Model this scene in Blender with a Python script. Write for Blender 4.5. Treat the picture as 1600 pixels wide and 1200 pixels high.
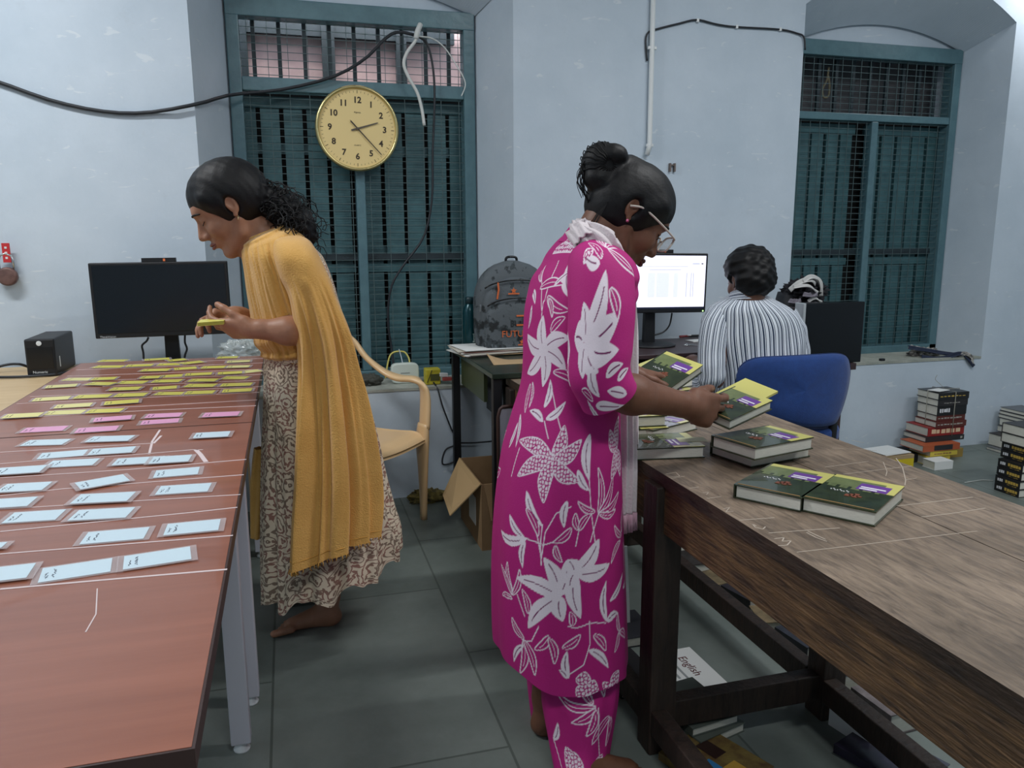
import bpy, math, random
import numpy as np
from mathutils import Vector, Matrix
random.seed(7); rng = np.random.RandomState(3)
for o in list(bpy.data.objects): bpy.data.objects.remove(o)
SC = bpy.context.scene; COL = SC.collection
# ------------------------------------------------------------------ camera
W, H, F = 1600, 1200, 1225.0
YAW, PITCH, ROLL, CH = 15.82, 10.498, -0.25, 1.22
def cam_rot():
    y, p, r = map(math.radians, (YAW, PITCH, ROLL))
    fwd = np.array([math.sin(y)*math.cos(p), math.cos(y)*math.cos(p), -math.sin(p)])
    rt = np.array([math.cos(y), -math.sin(y), 0.]); up = np.cross(rt, fwd)
    a = math.cos(r)*rt+math.sin(r)*up; b = -math.sin(r)*rt+math.cos(r)*up
    return np.stack([a, b, -fwd], 1)
R3 = cam_rot(); CP = np.array([0, 0, CH])
cd = bpy.data.cameras.new('camera'); cam = bpy.data.objects.new('camera', cd); COL.objects.link(cam)
cd.sensor_fit = 'HORIZONTAL'; cd.sensor_width = 36; cd.lens = F/W*36; cd.clip_start = .02
m4 = Matrix([list(R3[i])+[CP[i]] for i in range(3)]+[[0, 0, 0, 1]]); cam.matrix_world = m4
SC.camera = cam
def ray(x, y): return R3 @ np.array([(x-W/2)/F, (H/2-y)/F, -1.])
def Pz(x, y, z): d = ray(x, y); return CP+d*((z-CH)/d[2])          # point of the photo at height z
def Py(x, y, Y): d = ray(x, y); return CP+d*(Y/d[1])               # point of the photo at depth Y
def Px(x, y, X): d = ray(x, y); return CP+d*(X/d[0])
# ------------------------------------------------------------------ light
wd = bpy.data.worlds.new('world'); SC.world = wd; wd.use_nodes = True
wd.node_tree.nodes['Background'].inputs[0].default_value = (.88, .92, .96, 1)
wd.node_tree.nodes['Background'].inputs[1].default_value = .25
SC.view_settings.view_transform = 'Standard'; SC.view_settings.look = 'None'
SC.view_settings.exposure = 0.48; SC.view_settings.gamma = 1.0; SC.view_settings.use_curve_mapping = False
def area_light(name, loc, sx, sy, power, col, rot=(0, 0, 0), label='', spread=math.pi):
    l = bpy.data.lights.new(name, 'AREA'); l.shape = 'RECTANGLE'; l.size = sx; l.size_y = sy; l.energy = power; l.color = col; l.spread = spread
    o = bpy.data.objects.new(name, l); o.location = loc; o.rotation_euler = rot; COL.objects.link(o); return o
COOL = (.97, .985, 1.0)
TUBES = [((-1.5, 2.35, 3.0), 0, 33), ((1.9, 1.5, 3.12), 0, 24), ((0.2, -.6, 3.12), 0, 26), ((3.4, .6, 3.12), 0, 24)]
for (p, r, e) in TUBES: area_light('tube_glow', p, 1.2, .12, e, COOL)
area_light('outside_daylight', (.36, 4.04, 2.5), 1.1, .12, 10, (1, .93, .92), (math.radians(35), 0, 0))
area_light('tube_glow', (4.35, 3.35, 2.62), 1.2, .06, 4.5, COOL, (math.radians(35), 0, 0))
# ------------------------------------------------------------------ helpers
def s2l(c):
    return tuple((v/12.92 if v <= .04045 else ((v+.055)/1.055)**2.4) for v in [q/255. for q in c])
MATS = {}
def mat(name, rgb, rough=.6, metal=0., var=None, vscale=8., bump=0., bscale=60., spec=.5, emit=0, alpha=1., trans=0., coat=0., stretch=(1, 1, 1), sheen=0.):
    if name in MATS: return MATS[name]
    m = bpy.data.materials.new(name); m.use_nodes = True; nt = m.node_tree; b = nt.nodes['Principled BSDF']
    c = s2l(rgb)+(1,)
    b.inputs['Base Color'].default_value = c; b.inputs['Roughness'].default_value = rough; b.inputs['Metallic'].default_value = metal
    b.inputs['Specular IOR Level'].default_value = spec; b.inputs['Alpha'].default_value = alpha
    b.inputs['Transmission Weight'].default_value = trans; b.inputs['Coat Weight'].default_value = coat; b.inputs['Sheen Weight'].default_value = sheen
    if emit: b.inputs['Emission Color'].default_value = c; b.inputs['Emission Strength'].default_value = emit
    tc = nt.nodes.new('ShaderNodeTexCoord'); mp = nt.nodes.new('ShaderNodeMapping'); nt.links.new(tc.outputs['Object'], mp.inputs[0]); mp.inputs['Scale'].default_value = stretch
    if var is not None:
        n = nt.nodes.new('ShaderNodeTexNoise'); n.inputs['Scale'].default_value = vscale; n.inputs['Detail'].default_value = 6; n.inputs['Roughness'].default_value = .65
        nt.links.new(mp.outputs[0], n.inputs['Vector'])
        r = nt.nodes.new('ShaderNodeValToRGB'); r.color_ramp.elements[0].position = .32; r.color_ramp.elements[1].position = .68
        r.color_ramp.elements[0].color = s2l(var)+(1,); r.color_ramp.elements[1].color = c
        nt.links.new(n.outputs[0], r.inputs[0]); nt.links.new(r.outputs[0], b.inputs['Base Color'])
    if bump:
        n2 = nt.nodes.new('ShaderNodeTexNoise'); n2.inputs['Scale'].default_value = bscale; n2.inputs['Detail'].default_value = 5
        nt.links.new(mp.outputs[0], n2.inputs['Vector'])
        bp = nt.nodes.new('ShaderNodeBump'); bp.inputs['Strength'].default_value = bump; bp.inputs['Distance'].default_value = .01
        nt.links.new(n2.outputs[0], bp.inputs['Height']); nt.links.new(bp.outputs[0], b.inputs['Normal'])
    MATS[name] = m; return m
def setp(o, label=None, cat=None, group=None, kind=None):
    if label: o['label'] = label
    if cat: o['category'] = cat
    if group: o['group'] = group
    if kind: o['kind'] = kind
    return o
def thing(name, label, cat, loc=(0, 0, 0), group=None):
    o = bpy.data.objects.new(name, None); o.empty_display_size = .05; o.location = [float(v) for v in loc]; COL.objects.link(o)
    return setp(o, label, cat, group)
def up3(v): return np.array(v, float)
class MB:
    def __init__(s): s.v = []; s.f = []; s.mi = []; s.m = 0; s.uv = {}
    def add(s, vs, fs, m=None):
        b = len(s.v); s.v.extend([tuple(float(q) for q in v) for v in vs])
        for f in fs: s.f.append([b+i for i in f]); s.mi.append(s.m if m is None else m)
        return s
    def obox(s, c, ex, ey, ez, m=None):                      # oriented box, half-axis vectors
        c, ex, ey, ez = map(up3, (c, ex, ey, ez))
        vs = [c+a*ex+b*ey+d*ez for a in(-1, 1) for b in(-1, 1) for d in(-1, 1)]
        fs = [(0, 1, 3, 2), (4, 6, 7, 5), (0, 4, 5, 1), (2, 3, 7, 6), (0, 2, 6, 4), (1, 5, 7, 3)]
        if np.dot(np.cross(ex, ey), ez) < 0: fs = [f[::-1] for f in fs]
        return s.add(vs, fs, m)
    def box(s, x0, x1, y0, y1, z0, z1, m=None):
        return s.obox(((x0+x1)/2, (y0+y1)/2, (z0+z1)/2), ((x1-x0)/2, 0, 0), (0, (y1-y0)/2, 0), (0, 0, (z1-z0)/2), m)
    def prism(s, poly, vec, m=None):                         # polygon (3D pts) extruded along vec
        p = [up3(q) for q in poly]; vec = up3(vec); n = len(p)
        nrm = sum((np.cross(p[i], p[(i+1) % n]) for i in range(n)), np.zeros(3))
        vs = p+[q+vec for q in p]
        fl = np.dot(nrm, vec) > 0
        fs = [tuple(range(n))[::-1] if fl else tuple(range(n)), tuple(range(n, 2*n)) if fl else tuple(range(n, 2*n))[::-1]]
        for i in range(n):
            j = (i+1) % n; q = (i, j, n+j, n+i); fs.append(q if fl else q[::-1])
        return s.add(vs, fs, m)
    def tube(s, pts, r, n=8, m=None, caps=True, closed=False):
        P = [up3(p) for p in pts]; k = len(P); rs = r if hasattr(r, '__len__') else [r]*k
        vs = []; ref = None
        for i in range(k):
            t = P[min(i+1, k-1)]-P[max(i-1, 0)]
            if closed: t = P[(i+1) % k]-P[i-1]
            t = t/(np.linalg.norm(t)+1e-9)
            if ref is None: ref = np.cross(t, [0, 0, 1.]) if abs(t[2]) < .9 else np.cross(t, [1., 0, 0])
            a = ref-t*np.dot(ref, t); a /= np.linalg.norm(a)+1e-9; ref = a; b = np.cross(t, a)
            for j in range(n):
                th = 2*math.pi*j/n; vs.append(P[i]+rs[i]*(math.cos(th)*a+math.sin(th)*b))
        fs = []
        for i in range(k if closed else k-1):
            i2 = (i+1) % k
            for j in range(n): fs.append((i*n+j, i*n+(j+1) % n, i2*n+(j+1) % n, i2*n+j))
        if caps and not closed: fs.append(tuple(range(n))[::-1]); fs.append(tuple((k-1)*n+j for j in range(n)))
        return s.add(vs, fs, m)
    def lathe(s, prof, c=(0, 0, 0), axis=(0, 0, 1), n=32, m=None):   # prof: (r, h)
        ax = up3(axis); ax /= np.linalg.norm(ax); a = np.cross(ax, [0, 1., 0]) if abs(ax[1]) < .9 else np.cross(ax, [1., 0, 0]); a /= np.linalg.norm(a); b = np.cross(ax, a)
        c = up3(c); vs = []; k = len(prof)
        for (r, h) in prof:
            for j in range(n):
                th = 2*math.pi*j/n; vs.append(c+ax*h+max(r, 1e-5)*(math.cos(th)*a+math.sin(th)*b))
        fs = [(i*n+j, i*n+(j+1) % n, (i+1)*n+(j+1) % n, (i+1)*n+j) for i in range(k-1) for j in range(n)]
        return s.add(vs, fs, m)
    def build(s, name, mats, parent=None, smooth=False, bevel=0, label=None, cat=None, group=None, kind=None, local=False):
        me = bpy.data.meshes.new(name); me.from_pydata(s.v, [], s.f)
        if not isinstance(mats, (list, tuple)): mats = [mats]
        for m in mats: me.materials.append(m)
        me.polygons.foreach_set('material_index', s.mi)
        if smooth: me.polygons.foreach_set('use_smooth', [True]*len(me.polygons))
        me.update()
        return link(name, me, parent, bevel, label, cat, group, kind, local)
def wm(o):
    return o.matrix_basis.copy() if o.parent is None else wm(o.parent) @ o.matrix_parent_inverse @ o.matrix_basis
def link(name, me, parent=None, bevel=0, label=None, cat=None, group=None, kind=None, local=False):
    o = bpy.data.objects.new(name, me); COL.objects.link(o)
    if parent is not None:
        o.parent = parent
        if not local:
            o.matrix_parent_inverse = wm(parent).inverted()
    if bevel:
        b = o.modifiers.new('bevel', 'BEVEL'); b.width = bevel; b.segments = 2; b.limit_method = 'ANGLE'; b.angle_limit = math.radians(40)
    return setp(o, label, cat, group, kind)
def spline(P, n):                                            # Catmull-Rom through rows
    P = np.array(P, float); k = len(P); t = np.linspace(0, k-1, n); i = np.clip(t.astype(int), 0, k-2); u = (t-i)[:, None]
    p0 = P[np.clip(i-1, 0, k-1)]; p1 = P[i]; p2 = P[i+1]; p3 = P[np.clip(i+2, 0, k-1)]
    return .5*((2*p1)+(-p0+p2)*u+(2*p0-5*p1+4*p2-p3)*u*u+(-p0+3*p1-3*p2+p3)*u**3)
def smooth_path(pts, n=24): return [p for p in spline(np.array([up3(p) for p in pts]), n)]
def grid_arrays(P, closed=True, flip=False):
    nv, nu = P.shape[:2]; idx = np.arange(nv*nu).reshape(nv, nu)
    a = idx[:-1, :]; b = idx[1:, :]
    if closed: a2 = np.roll(a, -1, 1); b2 = np.roll(b, -1, 1)
    else: a2 = a[:, 1:]; b2 = b[:, 1:]; a = a[:, :-1]; b = b[:, :-1]
    Q = np.stack([a, a2, b2, b], -1).reshape(-1, 4)
    return P.reshape(-1, 3), Q[:, ::-1] if flip else Q
def np_mesh(name, V, Q, mats, UV=None, color=None, smooth=True, mi=None):
    me = bpy.data.meshes.new(name); V = np.asarray(V, np.float32); Q = np.asarray(Q, np.int32); k = Q.shape[1]
    me.vertices.add(len(V)); me.vertices.foreach_set('co', V.ravel())
    me.loops.add(Q.size); me.loops.foreach_set('vertex_index', Q.ravel())
    me.polygons.add(len(Q)); me.polygons.foreach_set('loop_start', np.arange(0, Q.size, k, dtype=np.int32)); me.polygons.foreach_set('loop_total', np.full(len(Q), k, np.int32))
    if mi is not None: me.polygons.foreach_set('material_index', np.asarray(mi, np.int32))
    if smooth: me.polygons.foreach_set('use_smooth', np.ones(len(Q), bool))
    for m in (mats if isinstance(mats, (list, tuple)) else [mats]): me.materials.append(m)
    me.update(calc_edges=True)
    if UV is not None:
        l = me.uv_layers.new(name='UVMap'); l.data.foreach_set('uv', np.asarray(UV, np.float32).ravel())
    if color is not None:
        a = me.color_attributes.new('print', 'FLOAT_COLOR', 'POINT'); a.data.foreach_set('color', np.asarray(color, np.float32).ravel())
    return me
def grid_uv(nv, nu, closed=True):
    nn = nu if closed else nu-1
    j = np.arange(nn); i = np.arange(nv-1); I, J = np.meshgrid(i, j, indexing='ij')
    d = nu if closed else nu-1
    u = np.stack([J, J+1, J+1, J], -1)/d; v = np.stack([I, I, I+1, I+1], -1)/(nv-1)
    return np.stack([u, v], -1).reshape(-1, 2)
def merge(parts):                                            # [(V,Q,UV)]
    V = []; Q = []; U = []; b = 0
    for p in parts:
        V.append(p[0]); Q.append(p[1]+b); b += len(p[0]); U.append(p[2] if len(p) > 2 else np.zeros((p[1].size, 2)))
    return np.concatenate(V), np.concatenate(Q), np.concatenate(U)
# ------------------------------------------------------------------ signed-distance modelling of bodies
class SDF:
    def __init__(s): s.p = []
    def cap(s, a, b, ra, rb=None, k=.012, sub=False, flat=None):
        s.p.append(('c', up3(a), up3(b), ra, ra if rb is None else rb, k, sub)); return s
    def ell(s, c, r, M=None, k=.012, sub=False):
        s.p.append(('e', up3(c), up3(r), np.eye(3) if M is None else np.array(M), 0, k, sub)); return s
    def mesh(s, vox=.004, pert=None):
        lo = np.full(3, 1e9); hi = -lo
        for p in s.p:
            if p[6]: continue
            if p[0] == 'c': m = max(p[3], p[4]); pts = [p[1]-m, p[2]-m, p[1]+m, p[2]+m]
            else: m = max(p[2]); pts = [p[1]-m, p[1]+m]
            for q in pts: lo = np.minimum(lo, q); hi = np.maximum(hi, q)
        lo -= .02; hi += .02; n = np.ceil((hi-lo)/vox).astype(int)+1
        Fd = np.full(n, .06, np.float32)
        for p in s.p:
            k = p[5]
            if p[0] == 'c':
                m = max(p[3], p[4])+k+vox*3; a = np.minimum(p[1], p[2])-m; b = np.maximum(p[1], p[2])+m
            else: m = max(p[2])+k+vox*3; a = p[1]-m; b = p[1]+m
            i0 = np.clip(np.floor((a-lo)/vox).astype(int), 0, n-1); i1 = np.clip(np.ceil((b-lo)/vox).astype(int)+1, 1, n)
            if np.any(i1 <= i0): continue
            gx, gy, gz = [lo[d]+vox*np.arange(i0[d], i1[d]) for d in range(3)]
            X, Y, Z = np.meshgrid(gx, gy, gz, indexing='ij'); G = np.stack([X, Y, Z], -1).astype(np.float32)
            if p[0] == 'c':
                ab = p[2]-p[1]; L = np.dot(ab, ab)+1e-12; t = np.clip(((G-p[1]) @ ab)/L, 0, 1)
                d = np.linalg.norm(G-p[1]-t[..., None]*ab, axis=-1)-(p[3]+(p[4]-p[3])*t)
            else:
                q = ((G-p[1]) @ p[3])/p[2]; l = np.linalg.norm(q, axis=-1); g = np.linalg.norm(q/p[2], axis=-1)+1e-9
                d = l*(l-1)/g
            sl = tuple(slice(i0[q], i1[q]) for q in range(3)); o = Fd[sl]
            if p[6]:
                h = np.clip(.5-.5*(o+d)/k, 0, 1); Fd[sl] = o*(1-h)-d*h+k*h*(1-h)
            else:
                h = np.clip(.5+.5*(o-d)/k, 0, 1); Fd[sl] = o*(1-h)+d*h-k*h*(1-h)
        if pert is not None:
            X, Y, Z = np.meshgrid(*[lo[d]+vox*np.arange(n[d]) for d in range(3)], indexing='ij'); Fd += pert(X, Y, Z).astype(np.float32)
        return surfnet(Fd, lo, vox)
def surfnet(Fd, lo, vox):
    S = Fd < 0; c = np.zeros(tuple(q-1 for q in Fd.shape), np.int8)
    sl = lambda o: tuple(slice(o[d], Fd.shape[d]-1+o[d]) for d in range(3))
    corners = [(i, j, k) for i in(0, 1) for j in(0, 1) for k in(0, 1)]
    for o in corners: c += S[sl(o)]
    msk = (c > 0) & (c < 8); idx = np.full(c.shape, -1, np.int64); ijk = np.argwhere(msk); idx[msk] = np.arange(len(ijk))
    acc = np.zeros((len(ijk), 3)); cnt = np.zeros(len(ijk))
    for a in corners:
        for d in range(3):
            if a[d]: continue
            b = list(a); b[d] = 1
            fa = Fd[tuple((ijk+np.array(a)).T)]; fb = Fd[tuple((ijk+np.array(b)).T)]
            x = (fa < 0) != (fb < 0); t = np.where(x, fa/(fa-fb+1e-12), 0)
            pos = np.array(a, float)+t[:, None]*(np.array(b)-np.array(a)); acc[x] += pos[x]; cnt[x] += 1
    V = lo+vox*(ijk+acc/cnt[:, None]); Q = []
    for d in range(3):
        e = [0, 0, 0]; e[d] = 1; d1, d2 = (d+1) % 3, (d+2) % 3
        A = S[tuple(slice(0, Fd.shape[q]-e[q]) for q in range(3))]; B = S[tuple(slice(e[q], None) for q in range(3))]
        E = np.argwhere(A != B); E = E[(E[:, d1] > 0) & (E[:, d2] > 0) & (E[:, d1] < c.shape[d1]) & (E[:, d2] < c.shape[d2])]
        o1 = np.zeros(3, int); o1[d1] = 1; o2 = np.zeros(3, int); o2[d2] = 1
        q = np.stack([idx[tuple((E-o1-o2).T)], idx[tuple((E-o2).T)], idx[tuple(E.T)], idx[tuple((E-o1).T)]], -1)
        f = ~A[tuple(E.T)]; q[f] = q[f][:, ::-1]; Q.append(q)
    return V, np.concatenate(Q)
def relax(V, Q, it=2):
    for _ in range(it):
        s = np.zeros_like(V); n = np.zeros(len(V))
        for k in range(4):
            a = Q[:, k]; b = Q[:, (k+1) % 4]
            np.add.at(s, a, V[b]); np.add.at(n, a, 1); np.add.at(s, b, V[a]); np.add.at(n, b, 1)
        V = V*.5+.5*s/n[:, None]
    return V
def text_geo(txt, size, extrude=0.0006, bold=0.):
    cu = bpy.data.curves.new('t', 'FONT'); cu.body = txt; cu.size = size; cu.align_x = 'CENTER'; cu.align_y = 'CENTER'; cu.extrude = extrude; cu.resolution_u = 3; cu.offset = bold
    o = bpy.data.objects.new('t', cu); COL.objects.link(o); bpy.context.view_layer.update()
    me = bpy.data.meshes.new_from_object(o.evaluated_get(bpy.context.evaluated_depsgraph_get()))
    v = [tuple(q.co) for q in me.vertices]; f = [tuple(p.vertices) for p in me.polygons]
    bpy.data.objects.remove(o); bpy.data.curves.remove(cu); bpy.data.meshes.remove(me); return v, f
def add_text(mb, txt, size, o, ex, ey, m=None, extrude=.0006, bold=0.):
    v, f = text_geo(txt, size, extrude, bold); o, ex, ey = map(up3, (o, ex, ey)); ez = np.cross(ex, ey)
    mb.add([o+ex*a+ey*b+ez*(c+extrude) for a, b, c in v], f, m)
# ------------------------------------------------------------------ the setting
YW, YF, ZC = 3.61, 3.93, 3.2
WIN = [(-.205, .925, -.33, 1.035), (2.70, 3.822, 2.549, 3.872)]; ZS, ZT = .525, 2.27
XL, XR = -2.6, 5.6
def wall_mat():
    m = mat('pale_blue_limewash', (202, 214, 225), .85, var=(188, 202, 214), vscale=2.2, bump=.25, bscale=9)
    nt = m.node_tree; b = nt.nodes['Principled BSDF']; L = nt.links
    tc = nt.nodes['Texture Coordinate']; src = b.inputs['Base Color'].links[0].from_socket
    # scattered dirty blotches and hairline scratches
    n = nt.nodes.new('ShaderNodeTexNoise'); n.inputs['Scale'].default_value = 5; n.inputs['Detail'].default_value = 10; n.inputs['Roughness'].default_value = .8
    L.new(tc.outputs['Object'], n.inputs['Vector'])
    r = nt.nodes.new('ShaderNodeValToRGB'); r.color_ramp.elements[0].position = .58; r.color_ramp.elements[1].position = .78
    r.color_ramp.elements[0].color = (0, 0, 0, 1); r.color_ramp.elements[1].color = (.28, .28, .28, 1); L.new(n.outputs[0], r.inputs[0])
    mx = nt.nodes.new('ShaderNodeMix'); mx.data_type = 'RGBA'; L.new(r.outputs[0], mx.inputs[0]); L.new(src, mx.inputs[6]); mx.inputs[7].default_value = s2l((165, 172, 176))+(1,)
    # flaked skim-coat patches
    mp = nt.nodes.new('ShaderNodeMapping'); mp.inputs['Scale'].default_value = (2.2, 2.2, 7); L.new(tc.outputs['Object'], mp.inputs[0])
    v = nt.nodes.new('ShaderNodeTexNoise'); v.inputs['Scale'].default_value = 4; v.inputs['Detail'].default_value = 8; v.inputs['Distortion'].default_value = 1.2; L.new(mp.outputs[0], v.inputs['Vector'])
    r2 = nt.nodes.new('ShaderNodeValToRGB'); r2.color_ramp.elements[0].position = .66; r2.color_ramp.elements[1].position = .7
    r2.color_ramp.elements[0].color = (0, 0, 0, 1); r2.color_ramp.elements[1].color = (.5, .5, .5, 1); L.new(v.outputs[0], r2.inputs[0])
    m2 = nt.nodes.new('ShaderNodeMix'); m2.data_type = 'RGBA'; L.new(r2.outputs[0], m2.inputs[0]); L.new(mx.outputs[2], m2.inputs[6]); m2.inputs[7].default_value = s2l((224, 230, 234))+(1,)
    L.new(m2.outputs[2], b.inputs['Base Color']); return m
M_wall = wall_mat()
M_ceil = mat('white_plaster', (222, 228, 230), .9, var=(210, 218, 222), vscale=2)
M_teal = mat('teal_gloss_paint', (92, 126, 134), .32, var=(80, 112, 122), vscale=14, bump=.12, bscale=30)
M_shut = mat('dark_teal_shutter', (72, 112, 118), .5, var=(52, 86, 92), vscale=9)
M_wire = mat('grey_green_wire', (84, 104, 106), .6, .2)
M_dark = mat('dark_gap', (14, 18, 20), .9)
M_black = mat('black_plastic', (20, 22, 26), .45)
M_gloss = mat('black_gloss', (12, 15, 19), .22)
M_cable = mat('black_rubber', (34, 38, 44), .5)
M_white = mat('white_plastic', (222, 226, 226), .35)
M_cement = mat('bare_cement', (176, 178, 168), .9, var=(140, 146, 138), vscale=12, bump=.3, bscale=40)
def arch(x0, x1, z0, rise, n=18): return [(x0+(x1-x0)*i/n, z0+rise*(1-(2*i/n-1)**2)) for i in range(n+1)]
def make_walls():
    w = MB(); bk = 4.35
    pl = lambda pts, z0, z1: w.prism([(x, y, z0) for x, y in pts], (0, 0, z1-z0))
    (a0, a1, a2, a3), (b0, b1, b2, b3) = WIN
    pl([(XL, YW), (a2, YW), (a0-.0, YF), (a0, bk), (XL, bk)], 0, ZC)
    pl([(a3, YW), (b2, YW), (b0, YF), (b0, bk), (a1, bk), (a1, YF)], 0, ZC)
    pl([(b3, YW), (XR, YW), (XR, bk), (b1, bk), (b1, YF)], 0, ZC)
    for (f0, f1, j0, j1) in WIN:
        pl([(j0, YW), (j1, YW), (f1, YF+.1), (f0, YF+.1)], 0, ZS-.004)
        n = 110; zi = ZT-.005
        A = arch(j0, j1, 2.36, .22, n); B = arch(f0, f1, zi, .115, n)      # vaulted soffit: front arc, arc at the frame
        for k in range(n):
            (x0, z0), (x1, z1) = A[k], A[k+1]; (u0, w0), (u1, w1) = B[k], B[k+1]
            w.add([(x0, YW, z0), (x1, YW, z1), (x1, YW, ZC), (x0, YW, ZC), (u0, YF-.02, w0), (u1, YF-.02, w1), (u1, YF-.02, ZC), (u0, YF-.02, ZC)],
                  [(0, 1, 2, 3), (0, 4, 5, 1), (4, 7, 6, 5), (3, 2, 6, 7)]+([(0, 3, 7, 4)] if k == 0 else [])+([(1, 5, 6, 2)] if k == n-1 else []))
        w.box(f0, f1, YF+.0, YF+.05, ZT, ZC)
    return w.build('wall_back', M_wall, kind='structure')
make_walls()
w = MB()
for (f0, f1, j0, j1) in WIN:                                  # worn cement sills
    w.prism([(j0+.004, YW-.004, ZS-.004), (j1-.004, YW-.004, ZS-.004), (f1, YF+.05, ZS-.004), (f0, YF+.05, ZS-.004)], (0, 0, .012))
w.build('trim_sill', M_cement, kind='structure')
w = MB(); w.box(XL-.2, XL, -2.6, 4.3, 0, ZC); w.build('wall_left', M_wall, kind='structure')
w = MB(); w.box(XR, XR+.2, -2.6, 4.3, 0, ZC); w.build('wall_right', M_wall, kind='structure')
w = MB(); w.box(XL-.2, XR+.2, -2.8, -2.6, 0, ZC); w.build('wall_front', M_wall, kind='structure')
w = MB(); w.box(XL-.2, XR+.2, -2.8, 4.4, ZC, ZC+.1); w.build('ceiling', M_ceil, kind='structure')
def floor_mat():
    m = mat('grey_green_stone_slab', (128, 136, 131), .5, var=(104, 113, 108), vscale=2.6, bump=.12, bscale=24)
    nt = m.node_tree; b = nt.nodes['Principled BSDF']; L = nt.links; tc = nt.nodes['Texture Coordinate']; src = b.inputs['Base Color'].links[0].from_socket
    br = nt.nodes.new('ShaderNodeTexBrick'); mp = nt.nodes.new('ShaderNodeMapping'); mp.inputs['Rotation'].default_value = (0, 0, math.radians(90)); mp.inputs['Location'].default_value = (.28, .1, 0)
    L.new(tc.outputs['Object'], mp.inputs[0]); L.new(mp.outputs[0], br.inputs['Vector'])
    br.inputs['Scale'].default_value = 1; br.inputs['Brick Width'].default_value = .92; br.inputs['Row Height'].default_value = .56; br.inputs['Mortar Size'].default_value = .004; br.inputs['Mortar Smooth'].default_value = .3
    br.inputs['Color1'].default_value = (1, 1, 1, 1); br.inputs['Color2'].default_value = (.84, .86, .85, 1); br.inputs['Mortar'].default_value = (.5, .52, .5, 1)
    mx = nt.nodes.new('ShaderNodeMix'); mx.data_type = 'RGBA'; mx.blend_type = 'MULTIPLY'; mx.inputs[0].default_value = 1
    L.new(src, mx.inputs[6]); L.new(br.outputs[0], mx.inputs[7]); L.new(mx.outputs[2], b.inputs['Base Color']); return m
w = MB(); w.box(XL-.2, XR+.2, -2.8, 4.4, -.1, 0); w.build('floor', floor_mat(), kind='structure')
def make_window(i):
    f0, f1, j0, j1 = WIN[i]; y = YF; fw = .055 if i == 0 else .05; cx = (f0+f1)/2
    root = thing('window_%d' % (i+1), None, None, (cx, y, ZS)); root['kind'] = 'structure'
    zt0, zt1 = (1.885, 1.945) if i == 0 else (1.865, 1.905)
    fr = MB(); fr.box(f0, f0+fw, y-.03, y+.05, ZS, ZT); fr.box(f1-fw, f1, y-.03, y+.05, ZS, ZT); fr.box(f0, f1, y-.032, y+.052, ZT-.07, ZT+.01)
    fr.box(f0, f1, y-.03, y+.05, ZS, ZS+.05); fr.box(f0+fw, f1-fw, y-.025, y+.045, zt0, zt1)
    mx_ = cx if i == 0 else 3.262
    fr.box(mx_-.022, mx_+.022, y-.022, y+.04, ZS+.05, zt0)
    fr.build('window_frame', M_teal, root, bevel=.004)
    wm = MB(); r = .0013
    for z in np.arange(ZS+.06, ZT-.07, .0335):
        if zt0-.005 < z < zt1+.005: continue
        wm.box(f0+fw, f1-fw, y-.005, y-.005+2*r, z-r, z+r)
    for x in np.arange(f0+fw+.03, f1-fw, .088 if i == 0 else .062): wm.box(x-r, x+r, y-.009, y-.009+2*r, ZS+.05, ZT-.07)
    wm.build('wire_mesh', M_wire, root)
    # planked shutters standing behind the wire
    sh = MB(); ys = y+.065
    for (a, b) in ((f0+.01, mx_-(.03 if i == 0 else .07)), (mx_+.01, f1-.01)):
        n = 5; wd_ = (b-a)/n
        for k in range(n):
            sh.box(a+k*wd_+.008, a+(k+1)*wd_-.012, ys, ys+.02, ZS+.02, zt0-.06)
        for z in (ZS+.3, 1.14, 1.62): sh.box(a, b, ys+.021, ys+.04, z, z+.05)
        sh.box(a, b, ys-.008, ys, 1.06, 1.1)
        sh.box(a, b, ys-.01, ys+.03, zt0-.06, zt0-.01)
    sh.build('shutter', M_shut, root)
    br = MB()
    for k in range(9):
        x = f0+fw+(f1-f0-2*fw)*(k+.5)/9; br.box(x-.009, x+.009, y+.045, y+.06, zt1, ZT-.05)
    br.box(f0+fw, f1-fw, y+.035, y+.05, 1.12, 1.15); br.build('iron_bar', mat('dark_iron', (40, 54, 60), .55), root)
    bk = MB(); bk.box(f0-.02, f1+.02, y+.115, y+.13, ZS-.1, zt0+.03, 0)
    bk.build('dark_backing', M_dark, root)
    up = MB()
    if i == 0:
        pane = mat('pinkish_outer_wall', (205, 180, 178), .7, var=(180, 158, 158), vscale=6)
        up.box(f0-.02, f1+.02, 4.18, 4.2, zt0-.02, ZT+.2, 0)
        up.box(f0+.05, f1-.05, 4.13, 4.16, ZT-.085, ZT, 1); up.box(f0+.02, f0+.08, 4.12, 4.17, zt0, ZT, 1); up.box(cx-.14, cx-.08, 4.12, 4.17, zt0, ZT, 1); up.box(cx+.22, cx+.27, 4.12, 4.17, zt0, ZT, 1)
        up.box(f0+.05, f1-.05, 4.13, 4.16, zt1-.03, zt1+.02, 1)
        up.build('upper_pane', [pane, mat('dark_iron', (40, 54, 60), .55)], root)
    else:
        pane = mat('grimy_board', (92, 92, 96), .8, var=(66, 70, 74), vscale=5)
        up.box(f0-.02, f1+.02, 4.12, 4.14, zt0-.02, ZT+.2, 0); up.build('upper_pane', pane, root)
    return root
make_window(0); make_window(1)
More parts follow.
